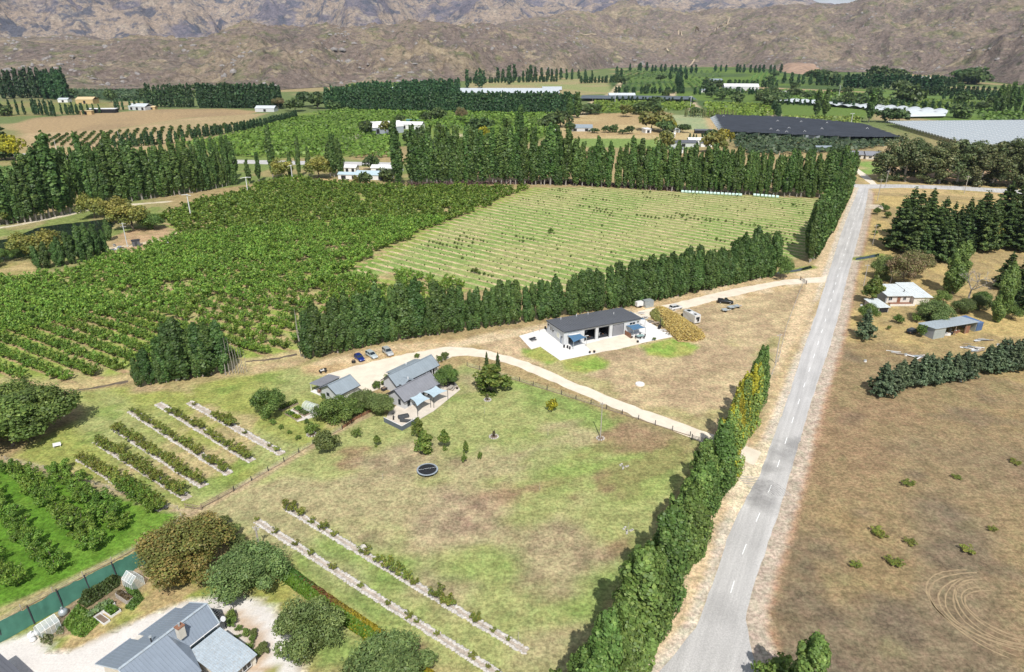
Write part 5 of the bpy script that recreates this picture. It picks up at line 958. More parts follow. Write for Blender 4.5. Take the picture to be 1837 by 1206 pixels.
for x_ in (9.4, 11.5, 13.6): MB().box((x_, -3.6, 1.3), (.12, .12, 2.6)).build('verandah_post', M_WHITE, hs)
patchsheet('patio', [(690, 755), (721, 770), (750, 754), (778, 738), (826, 699), (812, 680), (800, 676), (770, 688), (722, 722), (700, 735)], simple('patio_paving', (.62, .55, .46), .85, .1, .6), .035, None, .05)
o = empty('screen_wall', (0, 0, 0), 0, 'low charcoal screen wall round the corner of the patio', 'wall'); W3 = [S(689, 757), S(721.5, 773), S(749, 757)]; o.location = (*W3[1], 0)
for i in range(2):
    a, c = Vector((*W3[i], 0))-o.location, Vector((*W3[i+1], 0))-o.location; d = c-a; L_ = d.length; k = max(3, int(L_/1.2)); an = math.atan2(d.y, d.x)
    for j in range(k): p_ = a+d*(j+.5)/k; MB().box((p_.x, p_.y, .6), (L_/k-.02, .08, 1.2), rz=an).build('panel', simple('charcoal_panel', (.12, .14, .175), .6, .08, 1) if 'charcoal_panel' not in bpy.data.materials else bpy.data.materials['charcoal_panel'], o)
    p_ = (a+c)/2; MB().box((p_.x, p_.y, 1.225), (L_+.1, .14, .045), rz=an).build('capping', M_WHITE, o)
sail('shade_sail', [(*S(735, 714, 2.6), 2.6), (*S(754, 704, 2.9), 2.9), (*S(772, 715, 2.5), 2.5), (*S(748.4, 729, 2.7), 2.7)], M_SAILP, 'pale blue shade sail over the patio nearest the charcoal screen wall', [(*S(748.4, 729, 2.7), 2.75), (*S(772, 715, 2.5), 2.55)], .2, pm=M_TRIM)
sail('shade_sail', [(*S(758.8, 703, 2.6), 2.6), (*S(782, 692, 2.9), 2.9), (*S(803, 701, 2.6), 2.6), (*S(777.5, 713.4, 2.8), 2.8)], M_SAILP, 'pale blue shade sail over the patio end away from the screen wall', [(*S(777.5, 713.4, 2.8), 2.85), (*S(803, 701, 2.6), 2.65)], .2, pm=M_TRIM)
def sofa(p, a, L_, label, m_):
    o = empty('outdoor_sofa', (*p, .04), a, label, 'sofa'); MB().box((0, 0, .2), (L_, .85, .3)).build('base', m_, o)
    for k in range(int(L_/.7)): MB().box((-L_/2+.35+.7*k+(L_-int(L_/.7)*.7)/2, -.05, .42), (.66, .7, .14)).build('seat_cushion', m_, o)
    MB().box((0, .4, .55), (L_, .14, .45)).build('backrest', m_, o)
    for s_ in (-1, 1): MB().box((s_*(L_/2+.06), 0, .4), (.12, .85, .45)).build('armrest', m_, o)
M_SOFA = simple('charcoal_wicker', (.075, .08, .085), .8, .2, 4)
sofa(S(724, 750), A_H-.5, 2.3, 'charcoal outdoor sofa at the back of the patio corner', M_SOFA); sofa(S(729, 757), A_H+math.pi/2+.5, 2.6, 'charcoal outdoor sofa along the screen wall of the patio', M_SOFA); table(S(721.5, 753.5), A_H, 1.0, .6, .4, M_SOFA, 'low dark coffee table between the charcoal sofas', 'coffee_table', .04)
o = empty('patio_heater', (*S(706, 753), .04), 0, 'black standing patio heater in the screened patio corner', 'heater'); MB().tube([(0, 0, 0), (0, 0, .5), (0, 0, 1.3), (0, 0, 1.5)], [.22, .16, .06, .25], 8).build('body', M_BLK, o); MB().tube([(0, 0, 1.5), (0, 0, 1.62)], [.32, .1], 10).build('cap', M_BLK, o)
o = empty('covered_spa', (*S(806, 692), .04), A_H, 'black covered spa box at the lawn end of the patio', 'spa'); MB().box((0, 0, .4), (2.0, 1.7, .8)).build('tub', M_DKP, o); MB().box((0, 0, .85), (2.1, 1.8, .12)).build('lid', M_BLK, o)
picnic(S(809, 699), A_H+.4, 'pale picnic table at the outer corner of the patio', M_POST, .04); table(S(787, 690), A_H, 1.6, .8, .74, M_BROWN, 'red brown wooden table beside the grey roofed wing', 'table', .04)
o = empty('plant_pot', (*S(820, 698), .04), 0, 'black pot at the farthest lawn corner of the patio', 'pot'); MB().tube([(0, 0, 0), (0, 0, .5)], [.25, .38], 10).build('pot', M_BLK, o); MB().tube([(0, 0, .47), (0, 0, .53)], .34, 8).build('soil', M_SOIL, o)
for i, (px, w_, lb) in enumerate((((700, 688), 2.6, 'timber planter box in the courtyard beside the garage side gable'), ((695, 697), 3.4, 'long timber planter box in front of the courtyard'))):
    o = empty('planter_box', (*S(*px), 0), A_H, lb, 'planter')
    for sy in (-1, 1): MB().box((0, sy*.5, .35), (w_, .06, .7)).build('plank', M_DKP, o)
    for sx in (-1, 1): MB().box((sx*w_/2, 0, .35), (.06, .94, .7)).build('plank', M_DKP, o)
    MB().box((0, 0, .55), (w_-.1, .92, .1)).build('soil', M_SOIL, o)
gr = empty('garage', (-44.2, 145.9, 0), math.radians(54), 'grey garage with blue grey gable roof and open lean-to', 'garage')
gable(gr, .2, 6.6, -3.0, 3.0, 2.6, 4.3, M_WALL, M_RBLUE, .4); window(gr, (.2, .6, 1.5), .9, .8, math.pi/2, M_TRIM)
b = MB(); roof_plane(b, [(6.6, 7.7, 2.35), (.3, 7.7, 2.35), (.3, 3.35, 2.85), (6.6, 3.35, 2.85)]); b.build('carport_roof', M_RGREY, gr)
for x_ in (.5, 3.4, 6.4): MB().box((x_, 7.4, 1.15), (.12, .12, 2.3)).build('post', M_WHITE, gr)
MB().box((3.4, 5.3, .05), (6.2, 4.6, .1)).build('floor_slab', M_CONC, gr); MB().box((6.3, 5.4, 1.25), (.1, 3.8, 2.4)).build('wall', M_WALL, gr)
MB().box((3.4, -3.02, 1.3), (2.6, .05, 2.2)).build('garage_door', M_WHITE, gr)
o = empty('firewood_stack', (*local(gr, 1.6, 5.6), .1), math.radians(54), 'stack of split firewood under the garage lean-to', 'firewood'); r = RS(71)
for k in range(46): x_, z_ = r.uniform(-1.0, 1.0), .1+.17*(k % 6); MB().tube([(x_, r.uniform(-.9, -.6), z_), (x_, r.uniform(-.2, .2), z_)], r.uniform(.06, .1), 5).build('log', M_TIMBER if k % 3 else M_BROWN, o)
cd_ = np.array(S(655, 651))-np.array(S(641, 638)); CA = math.atan2(-3.6, 2.7)
car(S(645, 645), CA, P_BLUE, 'hatch', 'blue hatchback parked first in the line on the gravel'); car(S(667, 640), CA+.08, P_GRN, 'wagon', 'pale silver car parked between the blue and the grey car'); car(S(696, 635), CA-.05, P_SIL, 'suv', 'grey silver people carrier parked last in the line')
o = empty('tyre_planter', (*S(634.5, 651), 0), 0, 'dark round tub standing beside the blue hatchback', 'tub'); MB().tube([(0, 0, 0), (0, 0, .35), (0, 0, .8)], [.5, .6, .5], 12).build('tub', M_BLK, o); MB().tube([(0, 0, .75), (0, 0, .82)], .45, 10).build('soil', M_SOIL, o)
o = empty('quad_bike', (*S(579, 668), 0), .5, 'white quad bike standing on the grass behind the garage', 'quad bike'); MB().box((0, 0, .7), (1.2, .5, .3)).build('body', M_WHITE, o); MB().box((-.2, 0, .92), (.6, .35, .14)).build('seat', M_BLK, o); MB().box((.75, 0, .85), (.7, .9, .08)).build('rack', M_BLK, o); MB().tube([(.45, -.4, 1.1), (.45, .4, 1.1)], .03, 5).build('handlebar', M_BLK, o)
for sx in (-.6, .65):
    for sy in (-1, 1): MB().tube([(sx, sy*.35, .3), (sx, sy*.62, .3)], .3, 10).build('wheel', M_BLK, o)
# trampoline
o = empty('trampoline', (*S(767, 848), 0), .3, 'round black trampoline with a grey rim standing on the lawn', 'trampoline'); n = 36; V, F = [], []
MB().tube([(0, 0, .80), (0, 0, .815)], 1.86, n).build('jumping_mat', M_BLK, o); b = MB()
for i in range(n):
    a = 2*math.pi*i/n; c, s_ = math.cos(a), math.sin(a); b.v += [(1.86*c, 1.86*s_, .82), (2.16*c, 2.16*s_, .82), (2.18*c, 2.18*s_, .76), (1.86*c, 1.86*s_, .76)]
for i in range(n):
    for k in range(4): b.f.append((i*4+k, ((i+1) % n)*4+k, ((i+1) % n)*4+(k+1) % 4, i*4+(k+1) % 4)[::-1])
b.m = [0]*len(b.f); b.build('rim_pad', simple('blue_grey_pad', (.30, .34, .37), .6), o)
for k in range(6): a = k*math.pi/3; MB().tube([(2.05*math.cos(a), 2.05*math.sin(a), .78), (2.05*math.cos(a), 2.05*math.sin(a), 0)], .03, 5).build('leg', M_METAL, o)
MB().tube([(-1.8, .3, .825), (1.8, .2, .825)], .012, 4).build('seam', M_METAL, o)
# ================================================================ GARDENS, FENCES, POLES, NEAR HOUSE
def T5(kind, px, h, label, wide=1.0, name='garden_tree', cat='tree', grp=None, var=None): return tree(kind, name, S(*px), h, label, cat, grp, wide, var)
# ---- trees and shrubs round the farmhouse
T5('roundtree', (604, 752), 5.6, 'wide dark green tree in front of the garage door', 1.55); T5('roundtree', (628, 745), 4.6, 'smaller dark green tree pressed against the wide one by the garage', 1.4)
T5('olivetree', (652, 735), 5.0, 'mid green tree between the garage tree and the grey leaved one', 1.15); T5('olivetree', (684, 742), 5.4, 'grey green tree at the gable end of the front wing', .95)
T5('roundtree', (800, 690), 4.6, 'dense bright green tree at the lawn end of the farmhouse', 1.45); T5('clipped', (798, 645), 2.2, 'small round shrub where the drive meets the yard', .9, 'shrub', 'shrub'); T5('shrub', (787, 650), 2.0, 'yellow green shrub behind the far end of the long wing', 1.0, 'shrub', 'shrub')
T5('shrub', (748, 642), 1.4, 'low shrub against the back roof of the farmhouse', 1.1, 'shrub', 'shrub')
for px, h_, lb in (((697, 688), 2.6, 'olive green courtyard tree beside the planter box'), ((703, 694), 2.0, 'low bushy plant in the courtyard planter'), ((676, 697), 2.2, 'yellowish shrub at the yard gate of the courtyard'), ((712, 692), 1.8, 'dull green shrub close to the front wing wall'), ((687, 690), 1.2, 'small plant at the corner of the courtyard')): T5('shrub', px, h_, lb, 1.0, 'courtyard_shrub', 'shrub')
T5('shrub', (579, 716), 1.6, 'small light green shrub in front of the lean-to', .9, 'shrub', 'shrub'); T5('shrub', (738, 762), 1.0, 'low clipped hedge at the foot of the charcoal screen wall', 1.6, 'hedge', 'hedge'); T5('shrub', (748, 757), 1.0, 'low clipped hedge below the corner of the first pale sail', 1.4, 'hedge', 'hedge')
T5('conical', (880, 702), 7.6, 'broad yellow green tree beside the drive with two small conifers behind', 1.75); T5('pine', (873, 658), 4.6, 'small dark conifer behind the broad drive tree, house side', .75, 'conifer'); T5('pine', (893, 660), 4.8, 'small dark conifer behind the broad drive tree, shed side', .75, 'conifer')
T5('golden', (990, 738), 3.4, 'small yellow green tree near the drive fence', .62); T5('roundtree', (486, 746), 7.4, 'dark green tree standing alone behind the vegetable beds', .95)
T5('clipped', (588, 809), 4.8, 'dense round clipped tree beside the garden fence', .98, var=0); T5('conical', (751, 783), 4.8, 'light green young tree below the screen wall', .9); T5('conical', (763, 812), 5.4, 'yellow green conical tree in front of the young one on the lawn', 1.2); T5('conical', (797, 804), 5.0, 'green conical tree right of the yellow green one', .95)
T5('conical', (836, 815), 3.6, 'slim upright green tree behind the trampoline', .6); T5('shrub', (832, 830), 2.2, 'narrow reddish green shrub in front of the slim tree', .55, 'shrub', 'shrub'); T5('shrub', (861, 824), 2.0, 'small dark shrub standing right of the slim tree', .5, 'shrub', 'shrub')
T5('shrub', (641, 783), 2.3, 'blue green round shrub on the lawn with pale flowers', .95, 'shrub', 'shrub', var=0); T5('conical', (677, 800), 3.0, 'small light green tree on the lawn near the clipped one', .95); T5('shrub', (559, 778), 3.0, 'bushy young tree in a stone ring by the garden fence', 1.0)
for px, h_, lb in (((489, 763), 1.6, 'largest of four small grey green bushes in a line on the garden lawn'), ((505, 770), 1.3, 'second small grey green bush below the dark garden tree'), ((520, 779), 1.2, 'third small grey green bush in the garden line'), ((535, 789), 1.3, 'last small grey green bush next to the young fenced tree'), ((550, 760), 1.4, 'low green bush between vegetable beds and garage tree')): T5('shrub', px, h_, lb, .9, 'bush', 'bush')
def ring(px, R_, lb, n=12, plant=True):     # a ring of stones round a spiky plant
    o = empty('stone_ring', (*S(*px), 0), 0, lb, 'stone ring'); r = RS(int(px[0])); MB().tube([(0, 0, .01), (0, 0, .06)], R_, 12).build('soil', M_SOIL, o)
    for k in range(n): a = 6.283*k/n; MB().box((R_*math.cos(a), R_*math.sin(a), .1), (.3, .25, .22), rz=a+r.rand()).build('stone', M_STONE, o)
    if plant:
        V = tufts(1, r, [1.8], [.5], 16)[0]; link(bpy.data.objects.new('leaves', mesh_np('spiky_leaves', V.reshape(-1, 3), np.arange(len(V)*4).reshape(-1, 4), LEAF, face_cols=cols(len(V), (.10, .09, .05), (.16, .14, .06), r))), o)
ring((886, 784), .95, 'spiky brown plant in a stone ring right of the slim lawn trees'); ring((874.6, 718), .8, 'spiky brown plant in a stone ring in front of the broad drive tree')
ring((559, 780), 1.0, 'stone ring round the young tree by the garden fence', 10, False); ring((1077, 787), .8, 'stone ring at the foot of the lawn power pole', 9, False)
for px, lb in (((1119, 838), 'small heap of pale stones in the dry part of the lawn'), ((1126, 953), 'small pale stone heap near the roadside poplars')):
    o = empty('stone_heap', (*S(*px), 0), 0, lb, 'stones'); r = RS(3)
    for k in range(9): MB().box((r.normal()*.5, r.normal()*.5, .1), (.35, .28, .25), rz=r.rand()*3).build('stone', M_STONE, o)
    if px[1] > 900: MB().tube([(0, 0, 0), (.05, 0, 1.9)], .04, 5).build('stake', M_POST, o)
for i, px in enumerate(((968, 880), (687, 862), (630, 978), (930, 1150), (983, 782), (869, 742))):
    MB().tube([(*S(*px), 0), (*S(*px), 1.7)], .035, 5).build('tree_stake', M_POST); tag(COL.objects[-1], ('thin stake standing in the greenest part of the front lawn', 'thin stake left of the trampoline', 'thin stake behind the pale standing stone', 'thin stake at the road end of the upper stone bed', 'thin stake below the power pole on the lawn', 'thin stake below the broad drive tree')[i], 'stake')
# ---- stone edged planting beds with young fruit trees
def stones_along(root, A, B, wd, n, seed, hs=(.13, .34), name='stone_edging'):
    r = RS(seed); A, B = np.array(A), np.array(B); d = B-A; L_ = np.hypot(*d); d = d/L_; nn_ = np.array([-d[1], d[0]]); P = []
    for k in range(n):
        q = r.rand()*L_; s_ = (1 if r.rand() < .5 else -1)*wd/2*(r.uniform(.55, 1.05)); p_ = A+d*q+nn_*s_; P.append((p_[0]-root.location.x, p_[1]-root.location.y, .08))
    o = scatter_rocks(name, np.array(P), r.uniform(*hs, n)*.75, M_STONE, seed, .8); o.parent = root; return o
def bed(i, a, c, label, wd=1.5, nst=420, soil=M_SOIL):
    A, B = np.array(S(*a)), np.array(S(*c)); m_ = (A+B)/2; o = empty('planting_bed', (*m_, 0), 0, label, 'planting bed'); d = (B-A)/np.hypot(*(B-A)); nn_ = np.array([-d[1], d[0]])*wd/2
    MB().prism([tuple(p-m_) for p in (A-nn_, B-nn_, B+nn_, A+nn_)], .0, .07).build('soil', simple('mulch', (.42, .36, .29), .95, .3, 2) if 'mulch' not in bpy.data.materials else bpy.data.materials['mulch'], o)
    stones_along(o, A, B, wd, int(nst*1.5), 300+i); return A, B
BEDS = [((339, 722), (507, 815), 'stone edged bed with few plants, nearest to the dark garden tree', 300), ((283, 724), (452, 828), 'second stone edged bed from the dark garden tree', 380), ((234, 737), (412, 851), 'stone edged bed in the middle of the garden rows', 380), ((206, 768), (366, 873), 'stone edged bed with close planted bushy trees', 380), ((173, 792), (338, 895), 'overgrown bed with few stones showing, beside the orchard grass', 160), ((142, 822), (292, 915), 'lowest overgrown bed along the vivid orchard grass', 100)]
r = RS(81)
for i, (a, c, lb, ns) in enumerate(BEDS):
    A, B = bed(i, a, c, lb, 1.7, ns); L_ = np.hypot(*(B-A)); q = 1.0
    while q < L_-.5:
        f = q/L_; p_ = A+(B-A)*f; ok = True; h_ = r.uniform(1.3, 1.9)*(1+.09*i)
        if i == 0: ok = .3 < f < .55 or r.rand() < .3; h_ = r.uniform(1.9, 2.6) if .3 < f < .55 else r.uniform(.9, 1.5)
        if i == 1: ok = .15 < f; h_ *= 1.0
        if i == 2: h_ *= .8 if f < .5 else .95
        if ok and r.rand() < .93: tree('bed_tree', 'young_fruit_tree', p_+r.normal(size=2)*.2, h_, ('reddish young fruit tree in the sparse bed by the dark garden tree', 'young fruit tree in the second stone edged bed', 'low young fruit tree in the middle stone edged bed', 'bushy fruit tree in the close planted stone edged bed', 'bushy yellow green fruit tree in the overgrown bed', 'yellowing fruit tree in the lowest bed beside the orchard grass')[i], 'fruit tree', 'fruit trees of garden bed %s' % ('one two three four five six'.split()[i]), r.uniform(.85, 1.2))
        q += r.uniform(1.25, 1.75)
A, B = bed(7, (461, 935), (905, 1218), 'long pale stone bed with hardly any plants, nearest to the hedge', 1.25, 900); r = RS(83)
for f in (.0, .1, .2, .27, .37, .49, .6, .68, .71, .78, .9, .95, .985): tree('bed_tree', 'young_shrub', A+(B-A)*f, r.uniform(.7, 1.4), 'small straggly plant in the long bare stone bed near the hedge', 'shrub', 'straggly plants of the bare stone bed', 1.0)
A, B = bed(8, (512, 910), (945, 1170), 'long pale stone bed holding a tall standing stone, along the front lawn', 1.25, 900)
for f, h_ in ((.03, 2.6), (.08, 2.0), (.14, 1.3), (.2, 1.9), (.25, 1.3), (.39, 2.0), (.45, 1.6), (.49, 2.3), (.53, 2.2), (.57, 1.7), (.60, 1.5), (.69, 2.3), (.72, 2.0), (.74, 1.9), (.83, 1.8), (.89, .9), (.94, .8)): tree('bed_tree', 'young_shrub', A+(B-A)*f, h_, 'young tree growing in the long stone bed along the front lawn', 'shrub', 'young trees of the lawn stone bed', .95)
b = MB(); b.add([(-.75, -.35, -.1), (.75, -.4, -.1), (.8, .4, -.1), (-.7, .45, -.1), (-.62, -.22, 1.2), (.55, -.25, 1.5), (.5, .25, 1.55), (-.5, .3, 1.3), (-.2, 0, 1.95), (.25, .02, 1.9)], [(3, 2, 1, 0), (0, 1, 5, 4), (1, 2, 6, 5), (2, 3, 7, 6), (3, 0, 4, 7), (4, 5, 9, 8), (6, 7, 8, 9), (5, 6, 9), (7, 4, 8)]); o = b.build('standing_stone', M_STONE, loc=(*S(652, 993), 0), rz=.6); tag(o, 'tall pale standing stone in the upper stone bed', 'stone')
# ---- vivid orchard corner: big bushy trees in rows
r = RS(85)
for j, (a, c, n) in enumerate((((100, 846), (272, 925), 8), ((98, 848), (222, 952), 9), ((14, 840), (182, 990), 11), ((-45, 870), (108, 1030), 10), ((-110, 930), (34, 1062), 8))):
    if j == 0: continue
    A, B = np.array(S(*a)), np.array(S(*c))
    for k in range(n): tree('orchard_hi', 'fruit_tree', A+(B-A)*(k+.5)/n+r.normal(size=2)*.3, r.uniform(2.8, 3.6), ('', 'large fruit tree on vivid grass, row next to the garden beds', 'large fruit tree on vivid grass, second row from the garden beds', 'large fruit tree on vivid grass, third row from the garden beds', 'large fruit tree on vivid grass, row nearest the frame corner')[j], 'fruit tree', 'vivid grass orchard row %s' % ('', 'one', 'two', 'three', 'four')[j], r.uniform(.95, 1.2))
A, B = np.array(S(215, 872)), np.array(S(285, 922))
for k in range(5): tree('orchard_hi', 'fruit_tree', A+(B-A)*(k+.5)/5, 2.8, 'large fruit tree on vivid grass at the corner by the garden gate', 'fruit tree', 'vivid grass trees by the gate', 1.0)
# big shade trees at the left edge
for px, h_, w_, lb in (((22, 800), 9.5, 1.5, 'big dark round tree at the left edge above the vivid grass'), ((82, 770), 9.5, 1.45, 'big green round tree casting shade on the garden lawn'), ((35, 745), 8.5, 1.4, 'round tree behind the two big ones at the left edge'), ((-20, 790), 10, 1.5, 'large dark tree half outside the left edge')): T5('roundtree', px, h_, lb, w_, 'shade_tree')
o = empty('garden_statue', (*S(103, 802), 0), .5, 'pale green garden bench in the brown patch of lawn', 'bench'); MB().box((0, 0, .42), (1.5, .5, .07)).build('seat', M_WHITE, o); MB().box((0, .25, .7), (1.5, .06, .5)).build('backrest', M_WHITE, o)
for sx in (-.6, .6): MB().box((sx, 0, .2), (.08, .45, .4)).build('leg', M_WHITE, o)
o.name = 'garden_bench'
# ---- fences
def fence(px, spacing, hp, label, post=M_DKP, rails=(), wires=(.35, .65, .95), name='wire_fence', rp=.07, kick=None):
    P = SP(px); o = empty(name, (*P[0], 0), 0, label, 'fence'); s = np.concatenate([[0], np.cumsum(np.hypot(*np.diff(P, axis=0).T))]); n = int(s[-1]/spacing); V = [np.array([np.interp(q, s, P[:, 0]), np.interp(q, s, P[:, 1])])-P[0] for q in np.linspace(0, s[-1], n+1)]
    me = MB().tube([(0, 0, -.1), (0, 0, hp)], rp, 6).mesh('post', post)
    for v in V: link(bpy.data.objects.new('post', me), o).location = (*v, 0)
    for z in wires:
        b = MB()
        for a, c in zip(V[:-1], V[1:]): b.tube([(*a, z), (*c, z)], .012, 3, cap=False)
        b.build('wire', M_METAL, o)
    for z, th in rails:
        for a, c in zip(V[:-1], V[1:]): d = c-a; m_ = (a+c)/2; MB().box((*m_, z), (np.hypot(*d), .05, th), rz=math.atan2(d[1], d[0])).build('rail', kick or M_TIMBER, o)
    return o
fence([(838, 657), (930, 684), (1000, 706), (1130, 748), (1238, 783)], 4.1, 1.25, 'post and wire fence with timber base rail along the gravel drive', rails=((.12, .22),), name='post_fence', rp=.09)
fence([(420, 881), (500, 835), (560, 798), (614, 770)], 3.6, 1.15, 'dark post fence on a bare strip between garden rows and front lawn', rails=((.08, .16),), rp=.09, name='post_fence'); fence([(614, 770), (640, 752), (668, 738)], 1.5, .9, 'low timber retaining fence below the garage trees', rails=((.2, .3), (.6, .3)), wires=(), name='retaining_fence', kick=M_BROWN)
fence([(362, 913), (390, 898), (418, 883)], 2.2, 1.2, 'timber rail fence with gate at the garden corner', M_TIMBER, ((.35, .12), (.65, .12), (1.0, .12)), (), 'rail_fence'); fence([(333, 912), (362, 916)], 1.6, 1.1, 'short timber rail panel joining the gate at the hedge tree', M_TIMBER, ((.4, .12), (.95, .12)), (), 'rail_fence')
fence([(-20, 1130), (60, 1083), (130, 1046), (200, 1010), (262, 976), (326, 930)], 4.0, 1.2, 'grey post and wire fence along the vivid orchard grass', M_POST, ((.2, .06),), name='wire_fence')
fence([(10, 826), (110, 850), (210, 884), (320, 916)], 3.4, 1.1, 'weathered wire fence between orchard grass and garden rows', M_POST, name='wire_fence')
fence([(1396, 650), (1410, 590), (1432, 530), (1443, 505)], 6, 1.15, 'roadside wire fence along the dry paddock up to the gate', M_POST, name='wire_fence'); fence([(1335, 790), (1372, 705), (1398, 640)], 6, 1.1, 'roadside wire fence behind the tip of the poplar row', M_POST, name='wire_fence')
def gate(px0, px1, label, m_):
    a, c = np.array(S(*px0)), np.array(S(*px1)); L_ = np.hypot(*(c-a)); o = empty('farm_gate', (*a, 0), math.atan2(*(c-a)[::-1]), label, 'gate')
    for z in (.25, .55, .85, 1.15): MB().box((L_/2, 0, z), (L_, .05, .09)).build('rail', m_, o)
    for x in (.04, L_/2, L_-.04): MB().box((x, .055, .7), (.09, .05, 1.05)).build('stile', m_, o)
    for x in (-.15, L_+.15): MB().tube([(x, 0, 0), (x, 0, 1.5)], .12, 6).build('post', m_, o)
gate((1242, 790), (1264, 795), 'dark timber gate at the road end of the drive fence', M_DKP); gate((1436, 503), (1446, 510), 'dark ornamental gate across the upper gravel drive', M_DKP)
# ---- poles
def pole(px, h, label, arms=(), m_=M_POST, r0=.16, name='utility_pole', rz=0, z=0):
    o = empty(name, (*S(*px), 0), rz, label, 'pole'); MB().tube([(0, 0, 0), (0, 0, h)], [r0, r0*.7], 8).build('shaft', m_, o)
    for z_, w_ in arms:
        a_ = MB().box((0, .14, z_), (w_, .12, .14)).build('crossarm', M_POST, o)
        for k in range(4): x_ = -w_*.45+w_*.3*k; MB().tube([(x_, .14, z_+.07), (x_, .14, z_+.26)], .05, 6).build('insulator', M_WHITE, a_)
    return o
pole((1077, 785), 8.8, 'slim power pole standing alone on the front lawn by the drive', ((8.3, 1.0),), M_POST, .13); pole((1391, 652), 8.7, 'timber power pole beyond the tip of the roadside poplars', ((8.2, 1.6),), rz=.4)
pole((229, 443), 10.4, 'tall pale utility pole with two crossarms beside the pond clearing', ((9.9, 2.4), (8.6, 2.2)), simple('pale_pole', (.55, .56, .55), .8, .1), .22, rz=.2)
pole((466, 988), 5.2, 'short weathered power pole with junk at its foot by the hedge', ((4.7, 1.2), (4.3, .8)), r0=.2); o = empty('pump_box', (*S(474, 990), 0), .3, 'white pump box at the foot of the short weathered pole', 'box'); MB().box((0, 0, .4), (.8, .6, .8)).build('cabinet', M_WHITE, o); MB().box((0, 0, .83), (.9, .7, .07)).build('lid', M_METAL, o)
pole((1573.5, 361), 12, 'leaning power pole by the road junction beside the pines', ((11.4, 2.0),), r0=.2); pole((1729.5, 347), 10, 'pale power pole beside the cross road in front of the gum trees', ((9.5, 2.0),), r0=.2); pole((1565, 440), 9, 'power pole on the roadside beside the pine wood', ((8.4, 1.6),)); pole((1549, 513), 8, 'timber power pole next to the conical tree by the white cottage', ((7.5, 1.6),)); pole((1588, 335), 9.5, 'power pole across the road at the junction corner', ((9, 1.6),), r0=.18)
def wire(p, q, sag, label):
    P = [(p[0]+(q[0]-p[0])*t, p[1]+(q[1]-p[1])*t, p[2]+(q[2]-p[2])*t-sag*4*t*(1-t)) for t in np.linspace(0, 1, 9)]; MB().tube(P, .03, 3).build('power_line', M_DKP); tag(COL.objects[-1], label, 'power line')
e = lambda px, z: (*S(*px), z)
wire(e((1573.5, 361), 11.6), e((1729.5, 347), 9.7), 1.6, 'power line from the junction pole to the cross road pole'); wire(e((1729.5, 347), 9.7), e((1960, 362), 10), 1.8, 'power line leaving the cross road pole along the gum trees'); wire(e((1573.5, 361), 11.6), e((1565, 440), 8.6), .8, 'power line along the pine wood roadside'); wire(e((1565, 440), 8.6), e((1549, 513), 7.7), .8, 'power line from the pine wood to the cottage pole')
def frostfan(px, h, label):
    o = empty('frost_fan', (*S(*px), 0), TR.rand()*3, label, 'wind machine'); MB().tube([(0, 0, 0), (0, 0, h)], [.28, .2], 8).build('mast', M_WHITE, o); MB().box((0, 0, h+.2), (.5, .9, .45)).build('gearbox', M_WHITE, o)
    for s_ in (-1, 1): MB().box((s_*1.5, .55, h+.2), (2.8, .08, .28), ry=.12*s_).build('blade', M_WHITE, o)
    MB().box((0, -.9, .6), (1.2, .9, 1.1)).build('engine_box', M_METAL, o)
frostfan((342, 386), 10, 'white frost fan standing in the upper middle of the big orchard'); frostfan((445, 348), 9, 'white frost fan near the top edge of the big orchard'); frostfan((525, 324), 9, 'white frost fan at the track above the big orchard')
for px, h_, lb in (((103, 276), 11, 'white lamp pole beside the highway bend'), ((215, 255), 9, 'thin pole in the young vineyard rows'), ((1395, 300), 11, 'thin pole rising behind the long belt near the dark net')): pole(px, h_, lb, (), M_WHITE, .15, 'pole')
# ---- clearing by the pond: tanks, shed, small plane-like boat
o = empty('pump_shed', (*S(245, 441), 0), .5, 'small dark pump shed beside the tall utility pole', 'shed'); MB().box((0, 0, 1.2), (3.0, 2.4, 2.4)).build('wall', M_RDARK, o); MB().box((0, 0, 2.47), (3.4, 2.8, .14)).build('roof', M_DKP, o); MB().box((0, -1.22, 1.0), (.9, .05, 1.9)).build('door', M_TRIM, o)
for i, (px, s_) in enumerate((((200, 449), (3.5, 2, .5)), ((212, 446), (3, 2, .9)), ((222, 449), (2.6, 1.8, .7)), ((207, 442), (1.2, 1.2, 1.2)))):
    o = empty('scrap_pile', (*S(*px), 0), i, ('flat pale scrap sheets at the pond clearing edge', 'blue grey scrap heap at the foot of the tall pole', 'pale scrap trailer beside the tall pole', 'dark tank among the pond clearing scrap')[i], 'scrap'); r = RS(i)
    for k in range(6): MB().box((r.normal()*s_[0]*.25, r.normal()*s_[1]*.25, .12+.13*k*s_[2]), (s_[0]*r.uniform(.4, .9), s_[1]*r.uniform(.3, .7), .1), rz=r.rand()*3, rx=r.normal()*.1).build('sheet', [M_METAL, M_WHITE, M_RBLUE, M_DKP][(k+i) % 4], o)
car(S(305, 437), .2, P_WHT, 'hatch', 'white vehicle half hidden by orchard trees at the clearing')
